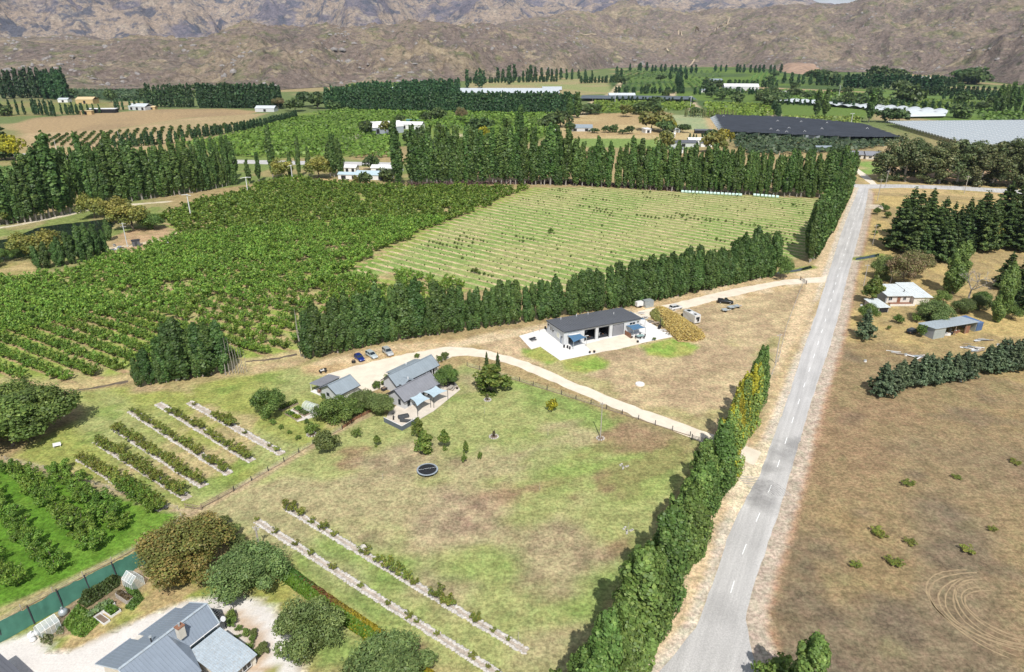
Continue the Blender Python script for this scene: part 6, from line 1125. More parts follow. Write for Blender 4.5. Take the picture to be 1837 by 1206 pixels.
# ---- the near house with its garden
M_ROOF3 = simple('blue_grey_tin_roof', (.235, .275, .325), .33, .06, .6, spec=.5); M_SUN = simple('old_zinc_roof', (.40, .46, .50), .35, .12, 1.5, spec=.5, grime=(.35, .33, .30)); M_CREAM = simple('cream_wall', (.62, .58, .50), .7, .06, 1)
nh = empty('near_house', (-50.5, 64.33, 0), math.radians(59.1), 'large house with blue grey tin roofs beside the white gravel yard', 'house'); ZR, ZE = 5.6, 3.0
def rplane(q, nm='roof', m_=M_ROOF3, rib=.45): b = MB(); roof_plane(b, q, .1, rib); return b.build(nm, m_, nh)
b = MB(); b.prism([(.1, -5.5), (6.2, -5.5), (6.2, -1.7), (12.1, -1.7), (12.1, 4.2), (11, 5.4), (5.7, 5.4), (5.7, 5.9), (.1, 5.9)][::-1], 0, ZE-.1); b.build('wall', M_CREAM, nh)
b = MB(); b.add([(.12, -5.4, ZE-.1), (.12, 5.9, ZE-.1), (.12, .2, ZR-.25), (.32, -5.4, ZE-.1), (.32, 5.9, ZE-.1), (.32, .2, ZR-.25)], [(0, 2, 1), (3, 4, 5), (0, 3, 5, 2), (1, 2, 5, 4), (0, 1, 4, 3)]); b.add([(11.9, -1.8, ZE-.1), (11.9, 4.3, ZE-.1), (11.9, 0, ZR-.25), (12.08, -1.8, ZE-.1), (12.08, 4.3, ZE-.1), (12.08, 0, ZR-.25)], [(0, 1, 2), (3, 5, 4), (0, 2, 5, 3), (1, 4, 5, 2), (0, 3, 4, 1)]); b.build('gable_wall', M_CREAM, nh)
r1 = rplane([(12.6, 4.6, 3.45), (4.4, 4.6, 3.45), (4.4, 0, ZR), (12.6, 0, ZR)]); r2 = rplane([(4.45, 6.4, ZE-.2), (-.5, 6.4, ZE-.2), (-.5, 0, ZR), (4.45, 0, ZR)]); rplane([(11.3, 6.0, 2.85), (5.5, 6.0, 2.85), (5.5, 4.25, 3.62), (11.3, 4.25, 3.62)])
rplane([(-.5, -6.8, 2.75), (6.2, -6.8, 2.75), (6.2, 0, ZR), (-.5, 0, ZR)]); rplane([(6.22, -2.1, 3.05), (12.6, -2.1, 3.05), (12.6, 0, ZR), (6.22, 0, ZR)][::1]); rplane([(6.2, -6.8, 2.76), (7.8, -2.1, 3.05), (7.8, -2.0, 3.09), (6.2, -.1, 5.5)], rib=3)
rc = MB(); rc.box((6.05, 0, ZR+.04), (13.1, .36, .08)); rc.build('ridge_cap', M_SUN, r1)
for x_ in (-.55, 12.64):
    g = MB(); g.tube([(x_, -6.8 if x_ < 0 else -2.1, 2.75 if x_ < 0 else 3.05), (x_, 0, ZR+.02), (x_, 6.4 if x_ < 0 else 4.6, 2.8 if x_ < 0 else 3.45)], .09, 4); g.build('barge_board', M_SUN, r1)
g = MB(); g.box((9.4, -2.2, 2.98), (6.3, .14, .14)); g.build('gutter', M_WHITE, r1); g = MB(); g.box((8.4, 6.1, 2.78), (5.9, .14, .14)); g.build('gutter', M_ROOF3, r1); g = MB(); g.box((2.0, 6.5, 2.74), (5.0, .14, .14)); g.build('gutter', M_ROOF3, r1)
ch = MB().box((7.5, -1.3, 5.55), (.95, .8, 1.9)).build('chimney', M_CREAM, nh); MB().box((7.5, -1.3, 6.55), (1.1, .95, .12)).build('cap', M_BROWN, ch); MB().tube([(7.5, -1.3, 6.6), (7.5, -1.3, 7.1)], .16, 8).build('flue', M_METAL, ch)
fl = MB().tube([(4.55, .9, 5.1), (4.55, .9, 6.1)], .1, 8).build('flue', M_DKP, nh); MB().tube([(4.55, .9, 6.08), (4.55, .9, 6.22)], [.24, .2], 10).build('cowl', M_METAL, fl)
b = MB(); b.prism([(7.7, -8.3), (12.0, -10.0), (12.0, -3.0), (7.7, -3.0)], 0, 1.85); b.build('sunroom_wall', M_CREAM, nh)
rplane([(6.9, -8.4, 2.5), (12.2, -8.4, 2.5), (12.2, -2.75, 2.95), (6.9, -2.75, 2.95)], 'sunroom_roof', M_SUN, .3); rplane([(6.9, -10.4, 2.0), (12.2, -10.4, 2.0), (12.2, -8.42, 2.52), (6.9, -8.42, 2.52)], 'sunroom_roof', M_SUN, .3)
for x_ in (8.8, 10.9): MB().box((x_, -2.42, 2.85), (1.9, .3, .35)).build('clerestory_pane', M_GLASS, nh)
for y_, w_ in ((-9.3, 1.3), (-7.2, 2.0), (-5.0, 1.8)): window(nh, (12.03, y_, 1.3), w_, 1.5, -math.pi/2, M_WHITE)
for x_ in (8.6, 10.6): window(nh, (x_, -9.95+.0, 1.2), 1.4, 1.3, math.pi, M_WHITE)
dsh = MB().tube([(12.5, -2.2, 3.0), (12.9, -2.4, 3.6)], .05, 5).build('dish_bracket', M_METAL, nh); MB().tube([(12.9, -2.4, 3.55), (12.95, -2.5, 3.62), (13.0, -2.62, 3.72)], [.12, .36, .42], 12, cap=True).build('satellite_dish', M_WHITE, nh)
window(nh, (.1, 1.5, 1.4), 1.6, 1.3, math.pi/2, M_WHITE); o_ = MB()
for k in range(6): o_.box((13.1+.0*k, 1.2-.42*k, 2.55), (2.2, .07, .12))
for k in range(4): o_.box((12.3+.55*k, .15, 2.64), (.06, 2.6, .06))
o_.build('pergola', M_DKP, nh)
for x_ in (12.4, 14.1): MB().box((x_, -1.0, 1.25), (.1, .1, 2.5)).build('pergola_post', M_DKP, nh)
o = empty('garden_shed', (*S(10, 1200), 0), math.radians(59), 'dark roofed corner of a building at the left bottom corner', 'shed'); b = MB(); b.box((-2.2, -3.0, 1.4), (4.0, 5.0, 2.8)); b.build('wall', M_BROWN, o); b = MB(); roof_plane(b, [(-4.4, -5.8, 2.85), (0, -5.8, 2.85), (0, -.2, 3.1), (-4.4, -.2, 3.1)], .12, .45); b.build('roof', M_RDARK, o)
# green wind cloth on posts between orchard fence and garden
cl = [S(-60, 1170), S(0, 1140), (0, 0)]; W4 = SP([(-60, 1185), (62, 1120), (140, 1075), (210, 1040), (262, 1012)]); o = empty('windbreak_cloth', (*W4[0], 0), 0, 'long green wind cloth on tall posts beside the garden', 'windbreak'); V, F = [], []; Wq = W4-W4[0]; s = np.concatenate([[0], np.cumsum(np.hypot(*np.diff(Wq, axis=0).T))]); nq = 60; r = RS(91)
off = np.array([-.77, .64])
for k in range(nq+1):
    q = s[-1]*k/nq; p_ = np.array([np.interp(q, s, Wq[:, 0]), np.interp(q, s, Wq[:, 1])])
    for z_ in (0, 1, 2, 3): w_ = .12*math.sin(q*.9+z_)+.06*r.normal(); pp = p_+off*(w_+1.0*z_/3); V.append((pp[0], pp[1], .05+z_*.85+.05*r.normal()*(z_ > 0)))
for k in range(nq):
    for z_ in range(3): F.append((k*4+z_, (k+1)*4+z_, (k+1)*4+z_+1, k*4+z_+1))
MB().add(V, F).build('cloth', simple('green_shade_cloth', (.045, .145, .10), .75, .15, .8), o, True); patch_w = W4
for q in np.linspace(.5, s[-1]-.5, 7): MB().tube([(np.interp(q, s, Wq[:, 0]), np.interp(q, s, Wq[:, 1]), 0), (np.interp(q, s, Wq[:, 0])+off[0]*1.0, np.interp(q, s, Wq[:, 1])+off[1]*1.0, 3.0)], .1, 6).build('post', M_DKP, o)
M_CLEAR = clearmat('greenhouse_glazing', (.75, .85, .85), .35)
def greenhouse(px, a, w_, l_, h_, label, frame=M_WHITE, cover=M_CLEAR):
    o = empty('greenhouse', (*S(*px), 0), a, label, 'greenhouse'); e_ = h_*.62; f = MB(); x1, y1 = l_/2, w_/2
    for k in range(5):
        x = -x1+l_*k/4
        for sy in (-1, 1): f.tube([(x, sy*y1, 0), (x, sy*y1, e_), (x, 0, h_)], .035, 4)
    for sy in (-1, 1): f.tube([(-x1, sy*y1, e_), (x1, sy*y1, e_)], .04, 4)
    f.tube([(-x1, 0, h_), (x1, 0, h_)], .05, 4); f.build('frame', frame, o)
    for sy in (-1, 1):
        for k in range(4): xa, xb = -x1+l_*k/4+.04, -x1+l_*(k+1)/4-.04; MB().add([(xa, sy*y1, .05), (xb, sy*y1, .05), (xb, sy*y1, e_), (xa, sy*y1, e_)], [(0, 1, 2, 3)]).build('pane', cover, o); MB().add([(xa, sy*y1, e_), (xb, sy*y1, e_), (xb, 0, h_), (xa, 0, h_)], [(0, 1, 2, 3)]).build('pane', cover, o)
    for x in (-x1, x1): MB().add([(x, -y1, .05), (x, y1, .05), (x, y1, e_), (x, 0, h_), (x, -y1, e_)], [(0, 1, 2, 3, 4)]).build('pane', cover, o)
    return o
greenhouse((88, 1133), math.radians(59), 2.0, 2.6, 2.3, 'small glazed greenhouse at the gravel end of the green wind cloth'); greenhouse((241, 1050), math.radians(59+90), 2.0, 2.6, 2.4, 'small glazed greenhouse below the rust coloured tree')
def hoop(px, a, w_, l_, label):
    o = empty('tunnel_house', (*S(*px), 0), a, label, 'greenhouse'); n = 10; r0 = w_/2
    for k in range(5):
        x = -l_/2+l_*k/4; MB().tube([(x, r0*math.cos(math.pi*i/n), .7+r0*.95*math.sin(math.pi*i/n)) for i in range(n+1)], .04, 4).build('hoop', M_WHITE, o)
    V = [(x, r0*.98*math.cos(math.pi*i/n), .7+r0*.93*math.sin(math.pi*i/n)) for x in (-l_/2, l_/2) for i in range(n+1)]; MB().add(V, [(i, i+1, n+2+i, n+1+i) for i in range(n)]).build('cover', M_CLEAR, o)
    for sy in (-1, 1): MB().box((0, sy*r0, .35), (l_, .05, .7)).build('side_panel', M_CLEAR, o)
    MB().add([(l_/2, -r0, 0), (l_/2, -r0*.4, 0), (l_/2, -r0*.4, 1.9), (l_/2, -r0, .9)], [(0, 1, 2, 3)]).build('end_panel', M_WHITE, o); MB().add([(l_/2, r0, 0), (l_/2, r0*.4, 0), (l_/2, r0*.4, 1.9), (l_/2, r0, .9)], [(3, 2, 1, 0)]).build('end_panel', M_WHITE, o)
hoop((558, 735), math.radians(-30), 2.3, 3.4, 'clear arched tunnel house at the end of the vegetable beds')
def vegbed(px, a, w_, l_, label, leafc=None, h_=.35, side=None, z=.35):
    o = empty('raised_bed', (*S(*px), 0), a, label, 'raised bed'); sd = side or M_TIMBER
    for sy in (-1, 1): MB().box((0, sy*w_/2, z/2), (l_, .07, z)).build('plank', sd, o)
    for sx in (-1, 1): MB().box((sx*(l_/2-.035), 0, z/2), (.07, w_-.07, z)).build('plank', sd, o)
    MB().box((0, 0, z/2-.04), (l_-.15, w_-.1, z-.1)).build('soil', M_SOIL, o)
    if leafc:
        r = RS(int(px[0]*7+px[1])); n = int(60*w_*l_); P = np.stack([r.uniform(-l_/2+.1, l_/2-.1, n), r.uniform(-w_/2+.1, w_/2-.1, n), z+r.rand(n)*h_], 1); D = r.normal(size=(n, 3))+np.array([0, 0, 1.]); Q = quads(P, D, .26, r)
        tag(link(bpy.data.objects.new('leaves', mesh_np('bed_leaves', Q.reshape(-1, 3), np.arange(n*4).reshape(n, 4), LEAF, face_cols=cols(n, leafc, (leafc[0]*1.4, leafc[1]*1.3, leafc[2]), r))), o), kind='stuff')
patchsheet('paved_bed_surround', [(511, 741), (533, 729), (572, 741), (563, 749), (534, 757)], simple('pale_paving', (.60, .56, .5), .9, .1, 1), .02, None, .05)
LG = (.09, .17, .03)
for px, lc, lb in (((521, 744), LG, 'timber vegetable bed with dark leaves nearest the fence side'), ((536, 736), LG, 'timber vegetable bed nearest the tall dark tree'), ((532, 750), (.25, .30, .03), 'timber vegetable bed with bright yellow green salad'), ((546, 743), (.10, .15, .05), 'timber vegetable bed beside the arched tunnel house')): vegbed(px, math.radians(-37), 1.5, 2.2, lb, lc, .3)
vegbed((518, 730), math.radians(50), 1.3, 4.6, 'long leafy bed under a wire frame by the tall dark tree', (.13, .20, .04), .8)
vegbed((178, 1098), math.radians(59), 1.6, 4.2, 'netted white cold frame in the middle of the kitchen garden', (.16, .24, .10), .5, M_WHITE, .5); vegbed((200, 1097), math.radians(-31), 1.5, 2.6, 'white edged bed half planted beside the cold frame', (.10, .19, .03), .4, M_WHITE, .4); vegbed((183, 1112), math.radians(-31), .9, 2.8, 'empty white edged bed near the gravel drive', None, .3, M_WHITE, .35); vegbed((225, 1076), math.radians(-31), 1.0, 3.2, 'slatted grey compost bay next to the leafy corner', (.16, .13, .07), .2, M_POST, .9)
def leafmass(name, px, h_, n, c1, c2, leaf, label, cat, seed):
    P = SP(px); c = P.mean(0); r = RS(seed); q = np.stack([r.uniform(P[:, 0].min(), P[:, 0].max(), n*3), r.uniform(P[:, 1].min(), P[:, 1].max(), n*3)], 1); d = sdist(q[:, 0], q[:, 1], P); q, d = q[d > 0][:n], d[d > 0][:n]; m_ = len(q)
    z = h_*np.clip(d/.8, .15, 1)*(.35+.65*r.rand(m_)**.5)*(.6+.8*fbm(q[:, 0], q[:, 1], 1.6, 2, seed)); Q = quads(np.c_[q-c, z], r.normal(size=(m_, 3))+np.array([0, 0, .9]), leaf, r)
    o = bpy.data.objects.new(name, mesh_np(name, Q.reshape(-1, 3), np.arange(m_*4).reshape(m_, 4), LEAF, face_cols=cols(m_, c1, c2, r, .35, .35)*(.7+.6*fbm(np.repeat(q[:, 0], 1), q[:, 1], 1.2, 2, seed+1))[:, None])); link(o); o.location = (*c, 0); return tag(o, label, cat)
leafmass('vegetable_patch', [(112, 1120), (140, 1085), (170, 1105), (178, 1118), (150, 1145), (132, 1140)], 1.0, 2600, (.10, .20, .03), (.17, .27, .05), .22, 'sprawling green pumpkin vines left of the cold frame', 'vegetables', 3)
leafmass('vegetable_patch', [(222, 1050), (236, 1042), (258, 1075), (240, 1095), (225, 1092), (234, 1070)], .9, 1700, (.12, .22, .04), (.2, .3, .07), .22, 'leafy vegetables under the second greenhouse', 'vegetables', 4)
leafmass('berry_hedge', [(140, 1082), (200, 1040), (216, 1034), (214, 1052), (156, 1092)], 2.0, 2600, (.085, .125, .035), (.13, .16, .05), .22, 'dark leafy berry hedge along the green wind cloth', 'hedge', 5)
leafmass('flower_bush', [(70, 1140), (95, 1140), (92, 1158), (75, 1154)], 1.3, 900, (.12, .17, .05), (.4, .38, .25), .2, 'flowering bush in front of the first greenhouse', 'bush', 6)
leafmass('flower_bush', [(101, 1124), (114, 1122), (113, 1138), (102, 1138)], 1.3, 600, (.14, .18, .06), (.42, .4, .3), .2, 'pale flowering bush beside the greenhouse door', 'bush', 7)
for i, (px, s_) in enumerate((((57, 1143), .7), ((64, 1139), .6), ((60, 1150), .55), ((115, 1102), .9))):
    o = empty('white_bag', (*S(*px), 0), i, ('large white sack at the gravel edge by the wind cloth', 'white sack leaning on the wind cloth post', 'crumpled white sack in front of the other sacks', 'grey compost bin beside the greenhouse')[i], 'sack' if i < 3 else 'bin'); b = MB(); b.tube([(0, 0, 0), (.05, 0, s_*.5), (0, .05, s_), (.1, 0, s_*1.35)], [s_*.7, s_*.8, s_*.6, s_*.2], 9); b.build('body', M_WHITE if i < 3 else M_METAL, o, True); MB().tube([(.1, 0, s_*1.33), (.12, 0, s_*1.5)], s_*.18, 6).build('neck' if i < 3 else 'lid', M_WHITE if i < 3 else M_METAL, o)
# shrubs of the round garden by the sunroom
for i, (px, h_, k) in enumerate((((419, 1121), 1.6, 'shrub'), ((443, 1140), 1.3, 'shrub'), ((456, 1140), 1.1, 'clipped'), ((430, 1133), 1.1, 'shrub'), ((452, 1152), 1.2, 'shrub'), ((446, 1166), 1.3, 'shrub'), ((473, 1172), 1.7, 'clipped'), ((457, 1180), 1.4, 'shrub'), ((416, 1112), 1.8, 'shrub'), ((426, 1148), .9, 'shrub'))):
    T5(k, px, h_, ('dark shrub at the pergola corner of the round garden', 'yellow green shrub in the round garden', 'brown clipped ball shrub in the round garden', 'pale flowering shrub in the round garden', 'white edged shrub in the round garden', 'tall light shrub close to the sunroom roof', 'large clipped ball shrub at the gravel edge of the round garden', 'dark green shrub at the sunroom corner', 'shrub behind the satellite dish', 'low ground shrub beside the sunroom gutter')[i], 1.0, 'shrub', 'shrub')
# big garden trees beside the gravel sweep
T5('rusttree', (328, 1022), 8.2, 'huge rust tinged spreading tree above the kitchen garden', 1.6, 'spreading_tree'); T5('olivetree', (452, 1050), 6.6, 'wide grey green weeping tree beside the gravel bend', 1.38, 'spreading_tree', var=0); T5('olivetree', (556, 1158), 7.0, 'wide grey green weeping tree inside the gravel curve', 1.05, 'spreading_tree', var=1); T5('olivetree', (702, 1232), 6.5, 'pale willow like tree at the lower frame edge by the hedge', 1.5, 'spreading_tree', var=0)
T5('roundtree', (668, 1225), 3.5, 'yellow green shrub left of the pale willow like tree', .8, 'shrub', 'shrub')
for i, (px, h_) in enumerate((((412, 965), 2.6), ((432, 982), 2.2), ((444, 992), 1.9), ((399, 948), 2.2))): T5('clipped', px, h_, ('clipped dark green ball shrub behind the grey green tree', 'smaller clipped ball shrub next to the first', 'smallest clipped ball shrub near the weathered pole', 'clipped ball shrub touching the rust tinged tree')[i], 1.3, 'topiary', 'shrub')
# colourful hedge: green near side, red and gold towards the lawn
def hedge():
    L_ = SP([(512, 1030), (540, 1052), (600, 1095), (660, 1135), (700, 1165), (770, 1225)]); s = np.concatenate([[0], np.cumsum(np.hypot(*np.diff(L_, axis=0).T))]); r = RS(95); n = 17000; q = r.rand(n)*s[-1]; c = L_[2]; p_ = np.stack([np.interp(q, s, L_[:, 0]), np.interp(q, s, L_[:, 1])], 1); d = np.stack([np.interp(q, s[:-1], np.diff(L_[:, 0])/np.diff(s)), np.interp(q, s[:-1], np.diff(L_[:, 1])/np.diff(s))], 1); nn_ = np.stack([-d[:, 1], d[:, 0]], 1)
    a = r.rand(n)*math.pi; rad = .9+.12*r.rand(n); v = np.cos(a)*rad*1.25; z = .15+np.sin(a)*rad*1.5; D = np.c_[nn_*np.cos(a)[:, None], np.sin(a)]+r.normal(size=(n, 3))*.5; P = np.c_[p_+nn_*v[:, None]-c, z*(.9+.25*fbm(q, q*0, 1.2, 2, 3))]
    f = q/s[-1]+.12*r.normal(size=n)*.5; C = np.where((f < .2)[:, None], (.10, .20, .03), np.where((f < .32)[:, None], (.24, .10, .045), np.where((f < .48)[:, None], (.28, .20, .035), (.42, .33, .03)))); C = np.where((v < -.1)[:, None] & (r.rand(n) < .85)[:, None], (.16, .27, .03), C)*(.7+.6*r.rand(n, 1))
    o = empty('mixed_hedge', (*c, 0), 0, 'low hedge turning from green through red to gold beside the stone bed', 'hedge'); Q = quads(P, D, .22, r); link(bpy.data.objects.new('leaves', mesh_np('hedge_leaves', Q.reshape(-1, 3), np.arange(n*4).reshape(n, 4), LEAF, face_cols=C)), o); b = MB()
    for t in np.linspace(.02, .98, 22): b.tube([(np.interp(t*s[-1], s, L_[:, 0])-c[0], np.interp(t*s[-1], s, L_[:, 1])-c[1], 0), (np.interp(t*s[-1], s, L_[:, 0])-c[0], np.interp(t*s[-1], s, L_[:, 1])-c[1], 1.1)], .06, 5)
    b.build('stems', BARK, o)
hedge()
# ================================================================ RIGHT OF THE ROAD
def cottage():
    o = empty('white_cottage', (*S(1590, 545), 0), math.radians(2), 'weathered white cottage with a patchy pale tin roof', 'cottage'); M_OLD = simple('patchy_white_roof', (.62, .67, .67), .6, .08, .6, grime=(.50, .48, .44)); M_OW = simple('old_white_boards', (.72, .69, .63), .7, .1, 1.5, grime=(.5, .42, .34))
    b = MB(); b.box((6.8, 5.0, 1.35), (13.4, 9.0, 2.7)); b.build('wall', M_OW, o); b = MB(); roof_plane(b, [(-.3, -.2, 2.75), (8.0, -.2, 2.75), (8.0, 9.9, 3.5), (-.3, 9.9, 3.5)], .12, .9); b.build('roof', M_OLD, o); b = MB(); roof_plane(b, [(8.05, -1.6, 2.6), (14.4, -1.6, 2.6), (14.4, 10.6, 3.75), (8.05, 10.6, 3.75)], .12, .9); b.build('roof', M_OLD, o)
    MB().box((10.9, -.35, 1.25), (5.2, 1.6, 2.5)).build('wall', M_OW, o); MB().box((-.2, 5.0, 1.5), (.25, 9.2, 2.6)).build('wall', M_WALLD, o)
    for x_, w_ in ((1.3, 1.2), (6.1, 1.0)): window(o, (x_, .48, 1.6), w_, 1.1, math.pi, M_WHITE)
    MB().box((4.2, .46, 1.1), (1.1, .06, 2.0)).build('door', M_BROWN, o); MB().box((4.4, -.5, .15), (7.2, 1.8, .3)).build('verandah_floor', M_BROWN, o); MB().tube([(7.0, 3.0, 2.9), (7.0, 3.0, 3.9)], .13, 6).build('flue', M_DKP, o)
    MB().box((4.0, -2.4, .35), (8.4, .15, .7)).build('garden_wall', M_OW, o)
cottage()
o = empty('tin_shed', (*S(1571, 562), 0), math.radians(5), 'small shed with a patchy white roof below the cottage', 'shed'); b = MB(); b.box((2.2, 3.6, .95), (4.2, 6.6, 1.9)); b.build('wall', M_POST, o); MB().box((2.6, .26, .8), (2.8, .05, 1.5)).build('open_front_shade', M_DARK, o); b = MB(); roof_plane(b, [(-.2, -.3, 1.95), (4.6, -.3, 1.95), (4.6, 7.4, 2.25), (-.2, 7.4, 2.25)], .1, .8); b.build('roof', bpy.data.materials['patchy_white_roof'], o)  # dark panel on the solid wall stands in for shade in the open front
def implement_shed():
    o = empty('implement_shed', (*S(1673, 609), 0), math.radians(19), 'open fronted zinc implement shed full of clutter', 'shed'); L_, D_, hf, hb = 16.8, 5.6, 3.3, 2.8; Z = simple('zinc_sheet', (.44, .49, .49), .45, .08, 1, .3)
    b = MB(); b.box((2.2, .06, hf/2), (4.4, .12, hf)); b.build('wall', Z, o); MB().box((L_/2, D_-.06, hb/2), (L_, .12, hb)).build('wall', Z, o)
    for X in (.06, L_-.06): b = MB(); b.add([(X-.06, .12, 0), (X+.06, .12, 0), (X+.06, D_-.12, 0), (X-.06, D_-.12, 0), (X-.06, .12, hf), (X+.06, .12, hf), (X+.06, D_-.12, hb), (X-.06, D_-.12, hb)], [(3, 2, 1, 0), (4, 5, 6, 7), (0, 1, 5, 4), (1, 2, 6, 5), (2, 3, 7, 6), (3, 0, 4, 7)]); b.build('wall', M_WALLD if X < 1 else Z, o)
    for x_ in (8.5, 12.6): MB().box((x_, .1, hf/2), (.16, .16, hf)).build('post', M_TIMBER, o)
    b = MB(); roof_plane(b, [(-.2, -.4, hf+.18), (L_+.2, -.4, hf+.18), (L_+.2, D_+.2, hb+.15), (-.2, D_+.2, hb+.15)], .1, .8); b.build('roof', M_SUN, o); MB().box((13.4, .25, 1.2), (2.0, .12, 2.3)).build('leaning_door', M_BROWN, o)
    r = RS(97)
    for k in range(16):
        x_ = r.uniform(5, 12.2); q = local(o, x_, r.uniform(.6, 3.5)); s_ = r.uniform(.4, 1.0); c_ = empty('junk_item', (*q, 0), r.rand()*3, 'odd piece of white and rusty junk inside the implement shed', 'junk', 'junk in the implement shed'); MB().box((0, 0, s_*.4), (s_, s_*.8, s_*.8)).build('body', [M_WHITE, M_BROWN, M_METAL, M_DKP][k % 4], c_); MB().box((.1, 0, s_*.85), (s_*.6, s_*.5, s_*.12), ry=.2).build('lid', [M_METAL, M_WHITE, M_TIMBER][k % 3], c_)
    c = empty('shipping_container', (*local(o, 17.4, .4), 0), math.radians(19), 'blue shipping container standing at the end of the zinc shed', 'container'); B_ = simple('faded_blue_container', (.10, .17, .32), .5, .12, 1); MB().box((1.25, 3.0, 1.3), (2.4, 6.0, 2.5)).build('body', B_, c); MB().box((1.25, 3.0, 2.59), (2.5, 6.1, .08)).build('roof', B_, c)
    for k in range(7): MB().box((.2+.35*k, -.03, 1.3), (.12, .08, 2.4)).build('rib', B_, c)
implement_shed()
for i, (px, n, lb) in enumerate((((1615, 636), 5, 'grey scatter of old boards in the dry grass'), ((1654, 641), 8, 'heap of pale planks and sheets in the straw'), ((1742, 624), 8, 'scrap heap with a striped zinc sheet behind the blue pines'), ((1763, 612), 7, 'long pale timbers stacked by the straw bank'), ((1755, 628), 4, 'pale offcuts lying beside the scrap heap'))):
    o = empty('timber_pile', (*S(*px), 0), -.5+.2*i, lb, 'timber pile'); r = RS(200+i)
    for k in range(n): MB().box((r.normal()*1.2, r.normal()*.7, .08+.07*k), (r.uniform(1.5, 4.5), r.uniform(.2, .7), .08), rz=r.normal()*.3).build('plank', [M_WHITE, M_POST, M_METAL, M_TIMBER][k % 4], o)
for i, px in enumerate(((1552, 649), (1625, 638), (1790, 620), (1722, 684), (1545, 549))):
    o = empty('white_drum', (*S(*px), 0), i, ('white lid lying in the straw near the roadside tree', 'small white tub behind the blue pines', 'white tub at the right pines', 'pale green tub under the blue pine row', 'white sack by the roadside tree')[i], 'tub'); MB().tube([(0, 0, 0), (0, 0, .45)], [.4, .35], 8).build('body', M_WHITE, o); MB().tube([(0, 0, .45), (0, 0, .5)], .38, 8).build('lid', M_METAL, o)
o = empty('old_car', (*S(1636, 594), 0), .4, '', 'car'); bpy.data.objects.remove(o); car(S(1637, 597), .5, P_BLK, 'wagon', 'dark old car parked beside the zinc shed wall', None, 'old_car')
# pines and other trees of the yard
for i, (px, h_, w_) in enumerate((((1606, 448), 23, 1.0), ((1622, 432), 24, .9), ((1640, 458), 22, 1.0), ((1655, 440), 22, 1.0), ((1668, 462), 22, 1.05), ((1690, 470), 18, 1.0), ((1680, 440), 21, 1), ((1700, 430), 17, .8), ((1712, 432), 16, .8), ((1722, 455), 18, .95), ((1740, 440), 20, 1), ((1752, 430), 22, 1.1), ((1765, 450), 20, 1.1), ((1790, 425), 25, 1.15), ((1812, 422), 24, 1.0), ((1832, 415), 24, 1.1), ((1800, 445), 18, 1.1), ((1830, 450), 19, 1.2), ((1855, 430), 24, 1.2), ((1640, 420), 20, 1.0), ((1660, 415), 20, 1.0), ((1730, 415), 16, .9), ((1880, 420), 24, 1.2), ((1650, 470), 15, 1.1), ((1706, 458), 14, 1.1), ((1632, 475), 13, 1.1), ((1775, 432), 19, 1.1), ((1690, 452), 16, 1.1))):
    T5('pine', px, h_, 'tall dark pine in the pine wood beside the road' if px[0] < 1735 else 'tall dark pine in the far half of the pine wood', w_*1.22, 'pine_tree', 'tree', 'pines of the near wood half' if px[0] < 1735 else 'pines of the far wood half')
for i, (px, h_) in enumerate((((1800, 520), 14), ((1832, 525), 15), ((1838, 560), 13), ((1815, 545), 9))): T5('pine', px, h_, 'dark pine behind the tall poplar of the yard', 1.35, 'pine_tree', 'tree', 'pines behind the yard poplar')
T5('willow', (1772, 440), 12, 'olive green round tree in a gap of the pine wood', .9, 'yard_tree'); T5('browntree', (1618, 512), 12, 'large brown leaved tree behind the white cottage', 1.0, 'yard_tree', var=0); T5('browntree', (1640, 500), 11, 'second brown leaved tree against the pine wood', .95, 'yard_tree', var=1); T5('olivetree', (1585, 500), 9, 'olive green bushy tree between road and brown tree', .8, 'yard_tree')
T5('bare', (1597, 508), 11, 'pale leafless tree in front of the brown tree', 1.0, 'bare_tree'); T5('bare', (1737, 540), 15, 'large grey leafless tree right of the yard poplar', 1.1, 'bare_tree'); T5('poplar_near', (1706, 526), 19, 'tall leafy poplar behind the implement shed', 1.5, 'poplar_tree'); T5('poplar_near', (1788, 578), 20, 'tall dark poplar beside the blue container', 1.1, 'poplar_tree')
T5('conical', (1562, 545), 10.5, 'dense dark conical tree in front of the cottage end wall', 1.1, 'yard_tree'); T5('roundtree', (1555, 578), 6, 'light green rounded tree between conical tree and shed', .9, 'yard_tree'); T5('blue_pine', (1549, 608), 10, 'dark green roadside pine near the entrance', .82, 'pine_tree')
T5('olivetree', (1672, 577), 6.5, 'wide green shrubby tree in front of the cottage', 1.35, 'yard_tree', var=1); T5('olivetree', (1725, 562), 5, 'grey green scrub behind the zinc shed roof', 1.1, 'scrub', 'scrub', var=0); T5('olivetree', (1755, 555), 5, 'grey green scrub beneath the leafless tree', 1.0, 'scrub', 'scrub'); T5('shrub', (1611, 580), 3.2, 'light green bush alone on the straw yard', 1.0, 'bush', 'bush'); T5('shrub', (1653, 604), 3.8, 'bush growing against the zinc shed corner', .9, 'bush', 'bush'); T5('shrub', (1640, 578), 3, 'bush at the foot of the wide shrubby tree', 1.0, 'bush', 'bush'); T5('shrub', (1595, 592), 1.6, 'dry reddish bush on the straw yard', .8, 'bush', 'bush')
T5('roundtree', (1815, 572), 4, 'leafy scrub to the right of the yard poplar', 1.4, 'scrub', 'scrub'); T5('roundtree', (1760, 545), 4, 'leafy scrub left of the yard poplar foot', 1.2, 'scrub', 'scrub'); T5('roundtree', (1690, 545), 4.5, 'scrub under the poplar behind the shed', 1.2, 'scrub', 'scrub')
